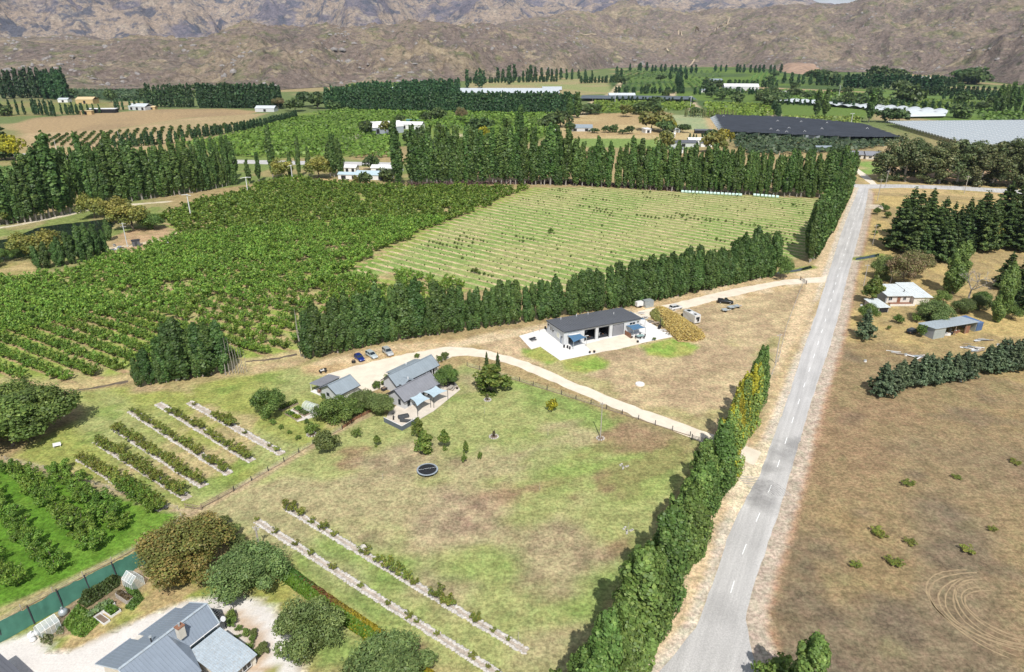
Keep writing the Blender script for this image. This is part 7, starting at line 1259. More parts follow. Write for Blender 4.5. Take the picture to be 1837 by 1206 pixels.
for i, (px, h_) in enumerate((((1580, 709), 9.2), ((1602, 700), 7.6), ((1612, 694), 7.8), ((1630, 692), 8.0), ((1650, 690), 8.8), ((1662, 684), 8), ((1672, 688), 7.5), ((1690, 683), 8.5), ((1708, 682), 7.8), ((1724, 678), 8), ((1738, 675), 7))): T5('blue_pine', px, h_, 'blue green pine at the road end of the low pine row' if i == 0 else 'blue green pine in the low row across the dry field', .95, 'pine_tree', 'tree', None if i == 0 else 'pines of the low row')
for i, (px, h_) in enumerate((((1766, 667), 8), ((1780, 668), 8.5), ((1797, 662), 9), ((1812, 664), 9), ((1826, 660), 9.5), ((1842, 658), 10), ((1790, 655), 8))): T5('blue_pine', px, h_, 'blue green pine in the dense group at the right edge of the dry field', 1.0, 'pine_tree', 'tree', 'pines of the right edge group')
for i, px in enumerate(((1572, 385), (1588, 380), (1592, 392), (1575, 410), (1569, 422), (1582, 372))): T5('roundtree', px, 3.5 if i < 3 else 2.2, ('green bush at the driveway below the junction', 'taller green bush next to the pine wood corner', 'dark bush touching the first pines', 'low scrub on the verge by the roadside pole', 'smallest bush on the verge by the pole', 'bush at the cross road bend')[i], 1.0, 'bush', 'bush')
for i, px in enumerate(((1572, 955), (1580, 962), (1632, 975), (1535, 1017), (1600, 1010), (1735, 990), (1780, 952), (1628, 870), (1716, 858), (1822, 832), (1672, 688), (1610, 1015))): T5('bed_tree', px, r.uniform(.7, 1.0), 'low yellow green weed clump on the dry field', 2.3, 'weed', 'weed', 'weed clumps on the dry field')
# wrapped bales along the belt
M_BALE = simple('pale_green_wrap', (.55, .72, .66), .4, .06, 2); P, _ = along([(1221, 346), (1333, 352.5)], 2.0, .05, 3); P2, _ = along([(1350, 352), (1398, 356)], 2.0, .05, 4); bm_ = MB().tube([(0, -.62, .62), (0, -.55, .62), (0, .55, .62), (0, .62, .62)], [.5, .64, .64, .5], 14).mesh('bale', M_BALE)
for i, p_ in enumerate(np.concatenate([P, P2])): o = bpy.data.objects.new('wrapped_bale', bm_); link(o); o.location = (*p_, 0); o.rotation_euler.z = 1.25+TR.normal()*.1; o.scale = (1.25,)*3; tag(o, 'pale green wrapped hay bale in the longer line under the belt' if i < len(P) else 'pale green wrapped hay bale in the short line at the road side', 'hay bale', 'longer bale line' if i < len(P) else 'short bale line')
# brushwood windrow under the belt
r = RS(99); L_ = SP([(730, 333), (900, 330), (1020, 329), (1100, 335), (1205, 342)]); s = np.concatenate([[0], np.cumsum(np.hypot(*np.diff(L_, axis=0).T))]); n = 2600; q = r.rand(n)*s[-1]; x, y = np.interp(q, s, L_[:, 0])+r.normal(size=n)*1.3, np.interp(q, s, L_[:, 1])+r.normal(size=n)*1.3; z = np.abs(r.normal(size=n))*.8+.2; Q = quads(np.c_[x, y, z], r.normal(size=(n, 3)), .9, r, 2.2); o = bpy.data.objects.new('brushwood', mesh_np('brushwood', Q.reshape(-1, 3), np.arange(n*4).reshape(n, 4), LEAF, face_cols=cols(n, (.20, .14, .12), (.13, .09, .075), r, .4, .3))); link(o); tag(o, 'purple brown windrow of cut branches under the long belt', kind='stuff')
# ================================================================ THE VALLEY BEYOND
def rowblock(name, px, ang, pitch, step, h, label, c1=(.13, .22, .035), c2=(.21, .30, .055), leaf=1.6, n=7, seed=1, wd=1.4, jit=.35):
    """an orchard or vineyard block too far off to count: leafy rows inside an outline"""
    P = SP(px); a = math.radians(ang); ca_, sa_ = math.cos(a), math.sin(a); u = P[:, 0]*ca_+P[:, 1]*sa_; v = -P[:, 0]*sa_+P[:, 1]*ca_; U, Vv = np.meshgrid(np.arange(u.min(), u.max(), step), np.arange(v.min(), v.max(), pitch)); r = RS(seed)
    U, Vv = U.ravel()+r.uniform(-jit, jit, U.size)*step, Vv.ravel(); X, Y = U*ca_-Vv*sa_, U*sa_+Vv*ca_; k = sdist(X, Y, P) > 0; X, Y = X[k], Y[k]; m = len(X); X, Y = np.repeat(X, n), np.repeat(Y, n); N_ = len(X)
    lx, ly = r.uniform(-.6, .6, N_)*step, r.normal(size=N_)*wd*.5; z = h*(.25+.75*r.rand(N_)**.6); P3 = np.c_[X+lx*ca_-ly*sa_, Y+lx*sa_+ly*ca_, z]; D = np.c_[r.normal(size=N_)*.6-sa_*ly, r.normal(size=N_)*.6+ca_*ly-.3, .5+z/h]
    Q = quads(P3, D, leaf, r); C = cols(N_, c1, c2, r, .35, .3)*np.repeat(.8+.4*r.rand(m), n)[:, None]*(.8+.4*fbm(X, Y, 60, 3, seed))[:, None]
    o = bpy.data.objects.new(name, mesh_np(name, Q.reshape(-1, 3), np.arange(N_*4).reshape(N_, 4), LEAF, face_cols=np.clip(C, .01, .8))); link(o); return tag(o, label, kind='stuff')
LM1, LM2 = (.145, .24, .032), (.20, .29, .045)
rowblock('orchard_block', [(330, 262), (440, 240), (530, 214), (650, 206), (720, 216), (712, 232), (640, 252), (620, 281), (500, 284), (400, 281)], -20, 5.0, 3.6, 3.4, 'pale green orchard block between highway and vineyard rows', LM1, LM2, 1.7, 6, 1)
rowblock('orchard_block', [(632, 262), (660, 248), (705, 245), (702, 284), (625, 284)], -20, 5.0, 3.6, 3.4, 'pale green orchard block beside the highway and the tall poplar', LM1, LM2, 1.6, 6, 2)
rowblock('orchard_block', [(560, 206), (650, 195), (1008, 206), (998, 240), (930, 262), (830, 235), (740, 228), (740, 215)], -12, 6.0, 4.5, 3.6, 'wide pale green orchard in front of the dark shelterbelt', LM1, LM2, 2.0, 5, 3)
rowblock('orchard_block', [(1070, 184), (1235, 186), (1248, 198), (1108, 204), (1060, 205)], -10, 9, 7, 3.6, 'orchard block left of the pale farm track', LM1, LM2, 2.8, 5, 4)
rowblock('orchard_block', [(1265, 186), (1375, 190), (1395, 209), (1268, 213)], -6, 8, 6, 3.4, 'bright orchard block behind the dark shade net', (.17, .27, .032), (.23, .32, .042), 2.5, 5, 5)
rowblock('vineyard_block', [(1115, 147), (1222, 147), (1232, 166), (1100, 168)], 80, 12, 8, 2.6, 'dark green vineyard square split by a pale track', (.10, .18, .045), (.15, .24, .05), 3.4, 4, 6)
rowblock('vineyard_block', [(1228, 142), (1360, 150), (1355, 168), (1245, 168)], 80, 13, 9, 2.6, 'green vineyard terrace below the foothill', (.11, .2, .045), (.16, .25, .05), 3.6, 4, 7)
rowblock('vineyard_block', [(1360, 131), (1398, 131), (1402, 147), (1335, 148)], 70, 13, 9, 2.6, 'striped green vineyard beside the bare brown knoll', (.12, .22, .05), (.17, .27, .06), 3.6, 4, 8)
rowblock('vineyard_block', [(1110, 128), (1200, 126), (1300, 130), (1290, 140), (1100, 143)], 75, 16, 11, 2.6, 'dark vineyard terrace at the hill foot', (.10, .18, .05), (.14, .23, .055), 4.4, 4, 9)
rowblock('vineyard_block', [(1370, 162), (1560, 170), (1565, 186), (1400, 182)], -4, 10, 8, 3, 'green vineyard strip behind the white covers', (.12, .22, .045), (.17, .28, .05), 3.4, 4, 10)
rowblock('vineyard_block', [(1560, 176), (1800, 186), (1790, 198), (1640, 196), (1570, 190)], -2, 10, 8, 3, 'dark green vineyard strip beyond the white tunnels', (.12, .2, .04), (.17, .26, .05), 3.4, 4, 11)
rowblock('orchard_block', [(1755, 198), (1837, 205), (2000, 215), (2000, 232), (1837, 222), (1760, 218)], -5, 8, 6, 3.4, 'orchard rows at the right edge behind the white net tunnels', (.12, .2, .035), (.17, .26, .045), 2.8, 5, 12)
rowblock('orchard_block', [(1402, 212), (1540, 214), (1545, 226), (1480, 226), (1405, 222)], -5, 7, 5, 3.6, 'mixed hedgerow trees behind the dark shade net', (.13, .2, .04), (.2, .26, .05), 2.4, 6, 13)
rowblock('vineyard_block', [(-40, 305), (240, 291), (250, 328), (60, 350), (-40, 364)], 20, 3.2, 2.2, 1.9, 'reedy vineyard rows behind the left poplars', (.13, .21, .05), (.19, .27, .07), 1.0, 4, 14, .8)
rowblock('net_vineyard', [(115, 163), (265, 163), (265, 181), (200, 181), (125, 177)], 70, 14, 9, 3.0, 'dark netted vineyard at the foot of the left hill', (.065, .115, .05), (.09, .14, .055), 4.0, 4, 15)
rowblock('orchard_block', [(625, 152), (800, 149), (815, 158), (625, 162)], -5, 12, 9, 3.2, 'green strip of orchard at the hill foot behind the belt', (.12, .2, .05), (.17, .26, .06), 4, 4, 16)
rowblock('vineyard_block', [(1000, 83), (1055, 90), (1050, 96), (1010, 92)], 70, 14, 9, 2.6, 'x', n=1) if False else None
# young vineyard with countable dark bushes in rows, left
P = SP([(45, 242), (200, 236), (340, 214), (470, 205), (400, 232), (325, 252), (250, 268), (50, 262)]); r = RS(111); T = []
for px0, px1 in [((60+17*k, 262), (92+15.5*k, 243-1.0*k)) for k in range(22)]:
    A, B = np.array(S(*px0)), np.array(S(*px1)); B = A+(B-A)*1.0; L_ = np.hypot(*(B-A)); q = np.arange(0, L_, 5.5); T.append(A+(B-A)*(q/L_)[:, None]+r.normal(size=(len(q), 2))*.5)
T = np.concatenate(T); T = T[sdist(T[:, 0], T[:, 1], P) > 0]; stuff_trees('vineyard_bushes', 'vinebush', T, 2.4, 1.3, 'dark bushy rows on the tan field beyond the highway', 8, (.7, .75, .9))
# shelterbelts: far ones joined where they merge
def belt(name, px, sp, h, wide, label, seed, tint=None, kind='poplar_dist', rows=1):
    Pp = []
    for k in range(rows): p_, _ = along(px, sp, .35, seed+k*50); Pp.append(p_+np.array([0, 3.0*k]))
    return stuff_trees(name, kind, np.concatenate(Pp), h, wide, label, seed, tint)
belt('shelterbelt', [(630, 200), (760, 203), (900, 205), (1040, 207)], 3.0, 25, .95, 'dark dense shelterbelt running behind the pale orchard', 21, None, rows=2)
belt('shelterbelt', [(585, 196), (640, 192), (700, 189)], 3.6, 27, .95, 'dark shelterbelt behind the first at its left end', 22, (1, 1.05, 1.05), rows=2); belt('shelterbelt', [(640, 180), (720, 178), (825, 172)], 5, 26, 1.1, 'blue green shelterbelt sloping behind the dark belt', 23, (1, 1.15, 1.2), rows=2)
belt('shelterbelt', [(264, 193), (350, 193)], 4.2, 29, .95, 'upright poplar belt left of the gap', 24, None); belt('shelterbelt', [(356, 194), (505, 195)], 4.0, 30, .95, 'upright poplar belt right of the gap', 25, None, rows=2)
belt('shelterbelt', [(0, 208), (60, 206), (105, 210)], 7, 18, .8, 'low dark tree belt at the left edge of the brown field', 26); belt('shelterbelt', [(60, 206), (110, 206), (150, 207)], 6, 14, .9, 'short tree belt along the brown field', 27); belt('shelterbelt', [(122, 206), (182, 203)], 6, 12, 1.0, 'low belt beside the open hay shed', 28); belt('shelterbelt', [(200, 199), (265, 196)], 6, 14, 1.0, 'low belt behind the white homestead', 29)
belt('shelterbelt', [(0, 178), (60, 176), (120, 178)], 10, 42, .8, 'tall dark wood at the left edge under the hill', 30, (.9, .9, .9), rows=3); belt('shelterbelt', [(82, 178), (118, 180)], 10, 40, .9, 'dark round wood beside the netted vineyard', 31, (.9, .95, .9), rows=2)
belt('hedge_belt', [(340, 250), (420, 238), (500, 222), (535, 212)], 4.5, 9, 1.3, 'dark clipped hedge belt along the pale orchard', 32, rows=2); belt('hedge_belt', [(200, 268), (260, 262), (330, 256)], 6, 11, 1.1, 'dark tree clump in front of the young vineyard', 33, rows=2)
belt('shelterbelt', [(1130, 128), (1165, 128)], 14, 24, 1.6, 'dark flat hedge block at the hill foot, left part', 34, (.8, 1, 1.1)); belt('shelterbelt', [(1165, 130), (1250, 132)], 14, 22, 1.6, 'dark flat hedge block at the hill foot, middle part', 35, (.8, 1, 1.1)); belt('shelterbelt', [(1278, 129), (1305, 129)], 14, 20, 1.6, 'short dark hedge below the foothill track', 36, (.8, 1, 1.1)); belt('shelterbelt', [(1314, 130), (1350, 131), (1400, 131)], 14, 22, 1.6, 'long dark hedge beside the bare knoll', 37, (.8, 1, 1.1))
belt('shelterbelt', [(1400, 150), (1480, 154), (1560, 160)], 14, 22, 1.5, 'dark hedge line below the bare knoll', 38, (.9, 1, 1)); belt('shelterbelt', [(1510, 158), (1600, 160), (1690, 166)], 12, 26, 1.4, 'long dark belt across the right valley floor', 39, (.95, 1, 1), rows=2); belt('hedge_belt', [(1670, 166), (1740, 172)], 10, 14, 1.6, 'curved dark hedge in the right valley', 40); belt('shelterbelt', [(1214, 148), (1222, 166)], 12, 20, 1.2, 'dark hedge between two vineyards', 41); belt('hedge_belt', [(1386, 198), (1400, 212)], 8, 12, 1.5, 'dark hedge at the white cover corner', 42)
belt('shelterbelt', [(1200, 143), (1240, 144)], 12, 22, 1.5, 'dark hedge on the vineyard terrace edge', 43)
belt('reed_belt', [(1225, 210), (1300, 213), (1320, 213)], 3.5, 10, .5, 'pale bare saplings behind the dark net', 44, (4.2, 2.2, 2.6), rows=2)
belt('hedge_belt', [(1230, 252), (1310, 256), (1340, 258)], 4, 6, 1.2, 'clipped dark hedge in front of the settlement', 45)
# countable distant trees
def far(kind, px, h, label, wide=1.0, grp=None): return tree(kind, 'distant_tree', S(*px), h, label, 'tree', grp, wide)
for i, (px, h_) in enumerate((((893, 146), 30), ((902, 146), 26), ((912, 146), 30), ((923, 145), 36), ((938, 145), 22), ((946, 145), 26), ((952, 145), 34), ((960, 145), 30), ((972, 144), 28), ((982, 144), 28), ((990, 143), 24), ((998, 143), 24), ((1006, 143), 26), ((1016, 143), 24), ((1026, 143), 24), ((1038, 142), 22), ((1050, 142), 22), ((1062, 142), 20), ((1106, 141), 28), ((1114, 141), 24))): far('poplar_dist', px, h_, 'distant poplar in the loose line below the rocky hill', 1.25, 'distant poplars below the rocky hill')
for i, (px, h_) in enumerate((((838, 158), 34), ((855, 154), 30), ((862, 158), 36), ((868, 152), 28), ((914, 152), 38))): far('poplar_dist', px, h_, 'distant dark poplar behind the white covers', 1.2, 'distant poplars by the white covers')
for px, h_, lb in (((1462, 212), 31, 'left poplar of the tall pair behind the dark net'), ((1478, 211), 32, 'right poplar of the tall pair behind the dark net'), ((1558, 220), 35, 'single tall poplar between dark net and white tunnels')): far('poplar_far', px, h_, lb, 1.6)
for i in range(9): far('gum', (1592+31*i, 325+1.4*i), 24+3*math.sin(i*2.1)+(2 if i > 4 else 0), 'big olive brown gum tree in the row along the cross road', 1.15, 'gum trees along the cross road')
for i in range(6): far('gum', (1640+40*i, 316+1.4*i), 23, 'big olive brown gum tree in the row along the cross road', 1.1, 'gum trees along the cross road')
for kind, px, h_, w_, lb in (('far_tree', (600, 200), 14, 1.2, 'round tree behind the white roofed house at the orchard edge'), ('far_tree', (660, 243), 15, .8, 'dark tree at the gable of the white packhouse'), ('fartree_pale', (696, 243), 14, .7, 'pale silver tree in front of the white packhouse'), ('far_tree', (718, 222), 10, .8, 'small dark tree behind the packhouse roof'), ('far_tree', (765, 220), 12, .9, 'dark tree beside the round one near the packhouse'), ('far_tree', (786, 218), 16, .9, 'round green tree standing out of the pale orchard'), ('browntree', (828, 222), 18, .7, 'grey brown tree in front of the dark shelterbelt'), ('far_tree', (862, 240), 16, 1.3, 'dark orchard trees behind the long belt'), ('golden', (866, 252), 13, .7, 'bright golden tree glowing behind the long belt'), ('far_tree', (735, 262), 14, .9, 'green tree between packhouse and long belt'), ('far_tree', (757, 258), 15, .9, 'round green tree beside the packhouse drive'),
    ('poplar_far', (1035, 212), 28, 1.8, 'broad poplar at the end of the dark shelterbelt'), ('poplar_far', (1022, 214), 26, 1.8, 'broad poplar next to the end of the dark shelterbelt'), ('far_tree', (985, 232), 14, 1.2, 'leafy tree left of the blue roofed house'), ('far_tree', (1005, 228), 18, 1.0, 'tall leafy tree near the blue roofed house'), ('far_tree', (1060, 205), 14, 1.6, 'dark tree clump by the pale farm track'), ('far_tree', (1045, 206), 12, 1.4, 'second dark clump by the pale farm track'), ('fartree_pale', (1123, 210), 14, 1.0, 'pale green round tree at the brown field'), ('far_tree', (1150, 206), 16, 1.3, 'dark tree group behind the pale willow'), ('far_tree', (1175, 205), 15, 1.5, 'dark tree nearer the settlement in the group behind the pale willow'), ('fartree_pale', (1168, 234), 19, 1.2, 'huge yellow green willow on the brown field'), ('fartree_pale', (1188, 236), 17, 1.0, 'second half of the huge yellow green willow'), ('far_tree', (1194, 239), 13, 1.0, 'dark tree in front of the huge willow'), ('golden', (1206, 237), 12, .5, 'golden tree behind the dark one at the willow'), ('far_tree', (1225, 238), 9, 1.1, 'dark shrubby tree at the settlement edge'), ('far_tree', (1246, 208), 11, 1.4, 'grey green shrub mass in front of the orchard block'), ('far_tree', (1100, 238), 8, 1.0, 'small green tree in the blue roofed house garden'), ('far_tree', (1087, 238), 7, 1.0, 'garden tree beside the blue roofed house'), ('far_tree', (1130, 240), 8, .9, 'round shrub at the end of the house garden'), ('far_tree', (1066, 239), 5, 1.6, 'hedge shrub in front of the blue roofed house'), ('far_tree', (1117, 241), 5, 1.4, 'low hedge shrub in the house garden'), ('far_tree', (1022, 236), 10, .9, 'dark conifer at the blue roofed house'),
    ('golden', (1298, 262), 15, .8, 'golden tree at the near corner of the dark net'), ('fartree_pale', (1285, 275), 17, .9, 'pale green tree below the golden one'), ('far_tree', (1276, 258), 13, .9, 'dark tree left of the golden one'), ('fartree_pale', (1195, 268), 14, .9, 'pale tree above the long belt by the settlement'), ('far_tree', (1503, 298), 15, 1.0, 'round green tree at the road end of the long belt'), ('far_tree', (1595, 220), 17, 1.4, 'wide dark green tree left of the white tunnels'), ('far_tree', (1612, 219), 15, 1.2, 'green tree beside the wide one at the white tunnels'), ('far_tree', (1724, 212), 16, 1.3, 'dark round tree behind the white tunnels'), ('far_tree', (1622, 187), 28, 1.3, 'large dark tree behind the white covers'), ('poplar_far', (1640, 187), 28, 2.0, 'dark poplar clump beside the large dark tree'), ('far_tree', (1560, 175), 18, 1.0, 'dark tree behind the single tall poplar'), ('far_tree', (1575, 144), 34, 1.2, 'dark tall tree clump in the right valley'), ('far_tree', (1610, 144), 26, 1.4, 'rounded tree clump in the right valley'), ('far_tree', (1735, 150), 34, 1.6, 'large tree cluster at the right hill foot'), ('far_tree', (1750, 152), 30, 1.4, 'second part of the tree cluster at the right hill foot'), ('far_tree', (1470, 148), 30, 1.0, 'tree right of the bare brown knoll'), ('far_tree', (1456, 142), 22, 1.3, 'low tree at the end of the bare knoll'), ('far_tree', (1488, 152), 28, 1.2, 'tree group behind the dark hedge line'),
    ('far_tree', (1392, 174), 14, 1.2, 'dark tree near the valley packing shed'), ('far_tree', (1425, 174), 14, 1.5, 'dark round tree beside the small white shed'), ('far_tree', (1447, 178), 11, 1.4, 'tree left of the tall pair'), ('far_tree', (1363, 181), 12, 1.2, 'green tree at the white cover corner'), ('far_tree', (1271, 170), 20, .9, 'dark tree beside the distant cluster of roofs'), ('far_tree', (200, 184), 20, .6, 'single dark conifer in front of the netted vineyard'), ('browntree', (500, 196), 15, 1.0, 'brownish tree beside the white roofed shed'), ('far_tree', (530, 200), 17, 1.2, 'green tree behind the hedge belt end'), ('far_tree', (545, 192), 22, 1.1, 'tall rounded tree right of the poplar belts'), ('far_tree', (570, 195), 22, 1.0, 'dark tree left of the dark shelterbelt'), ('far_tree', (610, 190), 28, .9, 'dark peaked tree above the shelterbelt'), ('far_tree', (10, 208), 14, 1.2, 'dark trees at the left edge by the brown field'), ('fartree_pale', (640, 330), 5, .8, 'low shrub in front of the white house group'), ('far_tree', (655, 333), 9, .8, 'round dark tree in front of the pale blue roof'), ('far_tree', (668, 305), 11, .8, 'green garden tree behind the white houses'), ('far_tree', (695, 326), 9, .9, 'dark tree at the foot of the tallest belt poplar')): far(kind, px, h_, lb, w_)
far('poplar_far', (1785, 205), 34, 'edge of the tall light green poplar block at the right', 1.6)
for i in range(7): far('poplar_far', (1795+14*i, 204-1.0*i), 34+2*(i % 2), 'tall light green poplar in the block at the right edge', 1.5, 'light green poplar block at the right')
for k, (l, h_) in enumerate((([(1095, 184), (1245, 187)], 9), ([(1100, 169), (1232, 168)], 12), ([(1245, 170), (1362, 170)], 12), ([(1560, 191), (1752, 199)], 10), ([(1690, 180), (1837, 186)], 14), ([(1640, 171), (1837, 176)], 16), ([(1400, 188), (1540, 193)], 9), ([(1040, 150), (1120, 148)], 14), ([(1260, 155), (1400, 158)], 14), ([(1560, 150), (1720, 156)], 18), ([(840, 150), (900, 149), (1000, 147)], 12))): belt('hedge_belt', l, 7, h_, 1.9, 'thin green hedge line number %s across the far valley' % k if False else ('hedge line by the narrow net', 'hedge line above the narrow net', 'hedge line below the middle terrace', 'hedge line beyond the white tunnels', 'hedge line at the right orchard edge', 'hedge line far across the right valley', 'hedge line in front of the white covers', 'hedge line under the distant poplars', 'hedge line on the middle terrace', 'hedge line below the right hill', 'hedge line under the rocky hill')[k], 60+k)
r = RS(123)
for k in range(46): px = (r.uniform(1040, 1837), r.uniform(134, 200)); far('far_tree', px, r.uniform(9, 20), 'dark green tree among the many scattered over the far valley floor', r.uniform(.8, 1.5), 'trees scattered over the far valley floor')
for k in range(14): far('far_tree', (r.uniform(0, 620), r.uniform(163, 176)), r.uniform(9, 17), 'green tree in the loose scatter along the foot of the left hill', 1.2, 'trees along the foot of the left hill')
# ---- covers, nets and tunnels
M_NET = simple('dark_shade_net', (.035, .04, .05), .75, .25, .12, spec=.3); M_NETG = simple('dark_green_net', (.05, .08, .05), .85, .3, .3); M_PLAS = simple('white_cover_plastic', (.58, .62, .63), .35, .06, .2)
def net():
    z = 5.0; q = [S(1287, 206, z), S(1418, 210, z), S(1545, 222, z), S(1612, 246, z), S(1525, 246, z), S(1420, 241, z), S(1304, 236, z)]; c = np.mean(q, 0); o = empty('shade_net', (*c, 0), 0, 'huge dark shade net over an orchard with a white slanting end', 'shade net')
    P = np.array(q)-c; r = RS(5); nx, ny = 70, 40; x = np.linspace(P[:, 0].min(), P[:, 0].max(), nx); y = np.linspace(P[:, 1].min(), P[:, 1].max(), ny); X, Y = np.meshgrid(x, y); Zz = z+.35*np.sin(X*.9)*.4+.5*fbm(X, Y, 8, 2, 5); d = sdist(X.ravel(), Y.ravel(), P); j, i = np.mgrid[0:ny-1, 0:nx-1]; b = (j*nx+i).ravel(); F = np.stack([b, b+1, b+nx+1, b+nx], 1); F = F[(d[F] > -4).all(1)]
    link(bpy.data.objects.new('net_roof', mesh_np('net_roof', np.stack([X.ravel(), Y.ravel(), Zz.ravel()], 1), F, M_NET)), o)
    a, e = Vector((*(np.array(S(1287, 206, z))-c), z)), Vector((*(np.array(S(1304, 236, z))-c), z)); a0, e0 = Vector((*(np.array(S(1273, 211))-c), 0)), Vector((*(np.array(S(1291, 236))-c), 0)); e0 = Vector((*(np.array(S(1291, 237))-c), 0)); k = 9
    for i in range(k):   # white slanting end panels
        t0, t1 = i/k+.006, (i+1)/k-.006; MB().slab([a0.lerp(e0, t0), a0.lerp(e0, t1), a.lerp(e, t1), a.lerp(e, t0)], .08).build('end_panel', M_PLAS, o)
    for t in range(5):   # side curtains towards the camera
        p0, p1 = P[6]+(P[5]-P[6])*t/5, P[6]+(P[5]-P[6])*(t+1)/5; MB().slab([(*p0, .3), (*(p1-(p1-p0)*.02), .3), (*(p1-(p1-p0)*.02), z), (*p0, z)], .05).build('side_curtain', M_NETG, o)
    for t in range(4): p0, p1 = P[5]+(P[4]-P[5])*t/4, P[5]+(P[4]-P[5])*(t+1)/4; MB().slab([(*p0, .3), (*(p1-(p1-p0)*.02), .3), (*(p1-(p1-p0)*.02), z), (*p0, z)], .05).build('side_curtain', M_NETG if t != 1 else simple('pale_net', (.30, .33, .34), .8), o)
    for k in range(18): qx, qy = r.uniform(P[:, 0].min(), P[:, 0].max()), r.uniform(P[:, 1].min(), P[:, 1].max()); (sdist(np.array([qx]), np.array([qy]), P)[0] > 5) and MB().tube([(qx-1.2, qy, z+.7), (qx, qy+.3, z+1.9), (qx+1.2, qy, z+.7)], .14, 4).build('roof_cap', M_WHITE, o)
    for t in np.linspace(0, 1, 12): p0 = P[6]+(P[4]-P[6])*t; MB().tube([(*p0, 0), (*p0, z+.4)], .12, 5).build('post', M_POST, o)
net()
rowblock('orchard_block', [(1318, 262), (1316, 238), (1420, 244), (1525, 250), (1620, 250), (1600, 262), (1500, 275), (1340, 280)], -3, 5, 4, 3.2, 'dark netted rows in front of the big shade net', (.05, .085, .04), (.08, .12, .05), 2.0, 6, 17)
z = 4.2; q = SP([(1045, 176), (1240, 178), (1250, 184), (1040, 182)]); c = q.mean(0); o = empty('shade_net', (*c, 0), 0, 'narrow blue grey shade net beyond the pale farm track', 'shade net'); MB().slab([(*(q[3]-c), z), (*(q[2]-c), z), (*(q[1]-c), z), (*(q[0]-c), z)], .15).build('net_roof', simple('blue_grey_net', (.10, .125, .14), .8, .2, .1), o)
for t in range(10): MB().tube([(*(q[3]+(q[2]-q[3])*t/9-c), 0), (*(q[3]+(q[2]-q[3])*t/9-c), z)], .15, 5).build('post', M_POST, o)
# silver net tunnels, right: each row a tunnel of its own
A0, A1 = np.array(S(1590, 222)), np.array(S(1730, 258)); far_e = np.array(S(1837, 226)); n = 34; dirn = np.array([1.0, .02]); r = RS(7); M_TUN = clearmat('net_tunnel_film', (.40, .44, .46), .85)
def tunnel_mesh(L_, w_=5.2, h_=4.6):
    b = MB(); m_ = 8
    for k in range(int(L_/9)+1):
        x = min(k*9, L_); b.tube([(x, w_/2*math.cos(math.pi*i/m_), h_-1.6+1.6*math.sin(math.pi*i/m_)) for i in range(m_+1)], .12, 4, 1)
    V = [(x, w_/2*math.cos(math.pi*i/m_), h_-1.63+1.6*math.sin(math.pi*i/m_)) for x in (0, L_) for i in range(m_+1)]; b.add(V, [(i, i+1, m_+2+i, m_+1+i) for i in range(m_)], 0); return b.mesh('tunnel_film', [M_TUN, M_WHITE])
tm_ = tunnel_mesh(250); pm_ = MB()
for k in range(10): pm_.tube([(k*27, 2.6, 0), (k*27, 2.6, 3.0)], .1, 4)
pm_ = pm_.mesh('posts', M_POST)
nT = 30; P0 = np.array(S(1592, 219, 3.5)); P1 = np.array(S(1745, 262, 3.5))
for i in range(nT):
    p_ = P0+(P1-P0)*i/(nT-1); o = empty('net_tunnel', (*p_, 0), math.radians(4), 'silver net tunnel at the far edge of the tunnel field' if i == 0 else ('silver net tunnel nearest to the gum trees' if i == nT-1 else 'silver net tunnel in the wide ridged field of tunnels'), 'tunnel', None if i in (0, nT-1) else 'silver net tunnels'); link(bpy.data.objects.new('film', tm_), o); link(bpy.data.objects.new('posts', pm_), o)
def cover(px, label, z=3.0, k=8, m_=M_PLAS):     # white plastic crop covers: a run of low arched sheets
    q = SP(px); c = q.mean(0); o = empty('crop_cover', (*c, 0), 0, label, 'crop cover'); q = q-c
    for i in range(k):
        t0, t1 = i/k, (i+.94)/k; a, b_, e, f = q[0]+(q[3]-q[0])*t0, q[1]+(q[2]-q[1])*t0, q[1]+(q[2]-q[1])*t1, q[0]+(q[3]-q[0])*t1; mb = MB(); V = []
        for s_ in range(5): t = s_/4; V += [(*(a+(f-a)*t), z*(.55+.45*math.sin(math.pi*t))), (*(b_+(e-b_)*t), z*(.55+.45*math.sin(math.pi*t)))]
        mb.add(V, [(2*s_, 2*s_+1, 2*s_+3, 2*s_+2) for s_ in range(4)]); mb.build('sheet', m_, o)
cover([(1385, 184), (1420, 181), (1700, 201), (1690, 208)], 'long white plastic crop cover in front of the valley vineyard', 4, 14); cover([(1545, 196), (1700, 204), (1695, 212), (1600, 214)], 'white tunnel cover at the tall single poplar', 4, 8); cover([(815, 160), (1000, 160), (1005, 169), (812, 168)], 'long white crop cover behind the dark shelterbelt', 2.5, 6); cover([(972, 157), (1008, 157), (1008, 163), (975, 165)], 'short white crop cover at the end of the long one', 2.5, 3); cover([(700, 160), (725, 160), (725, 164), (698, 164)], 'small white cover showing over the shelterbelt', 4, 3)
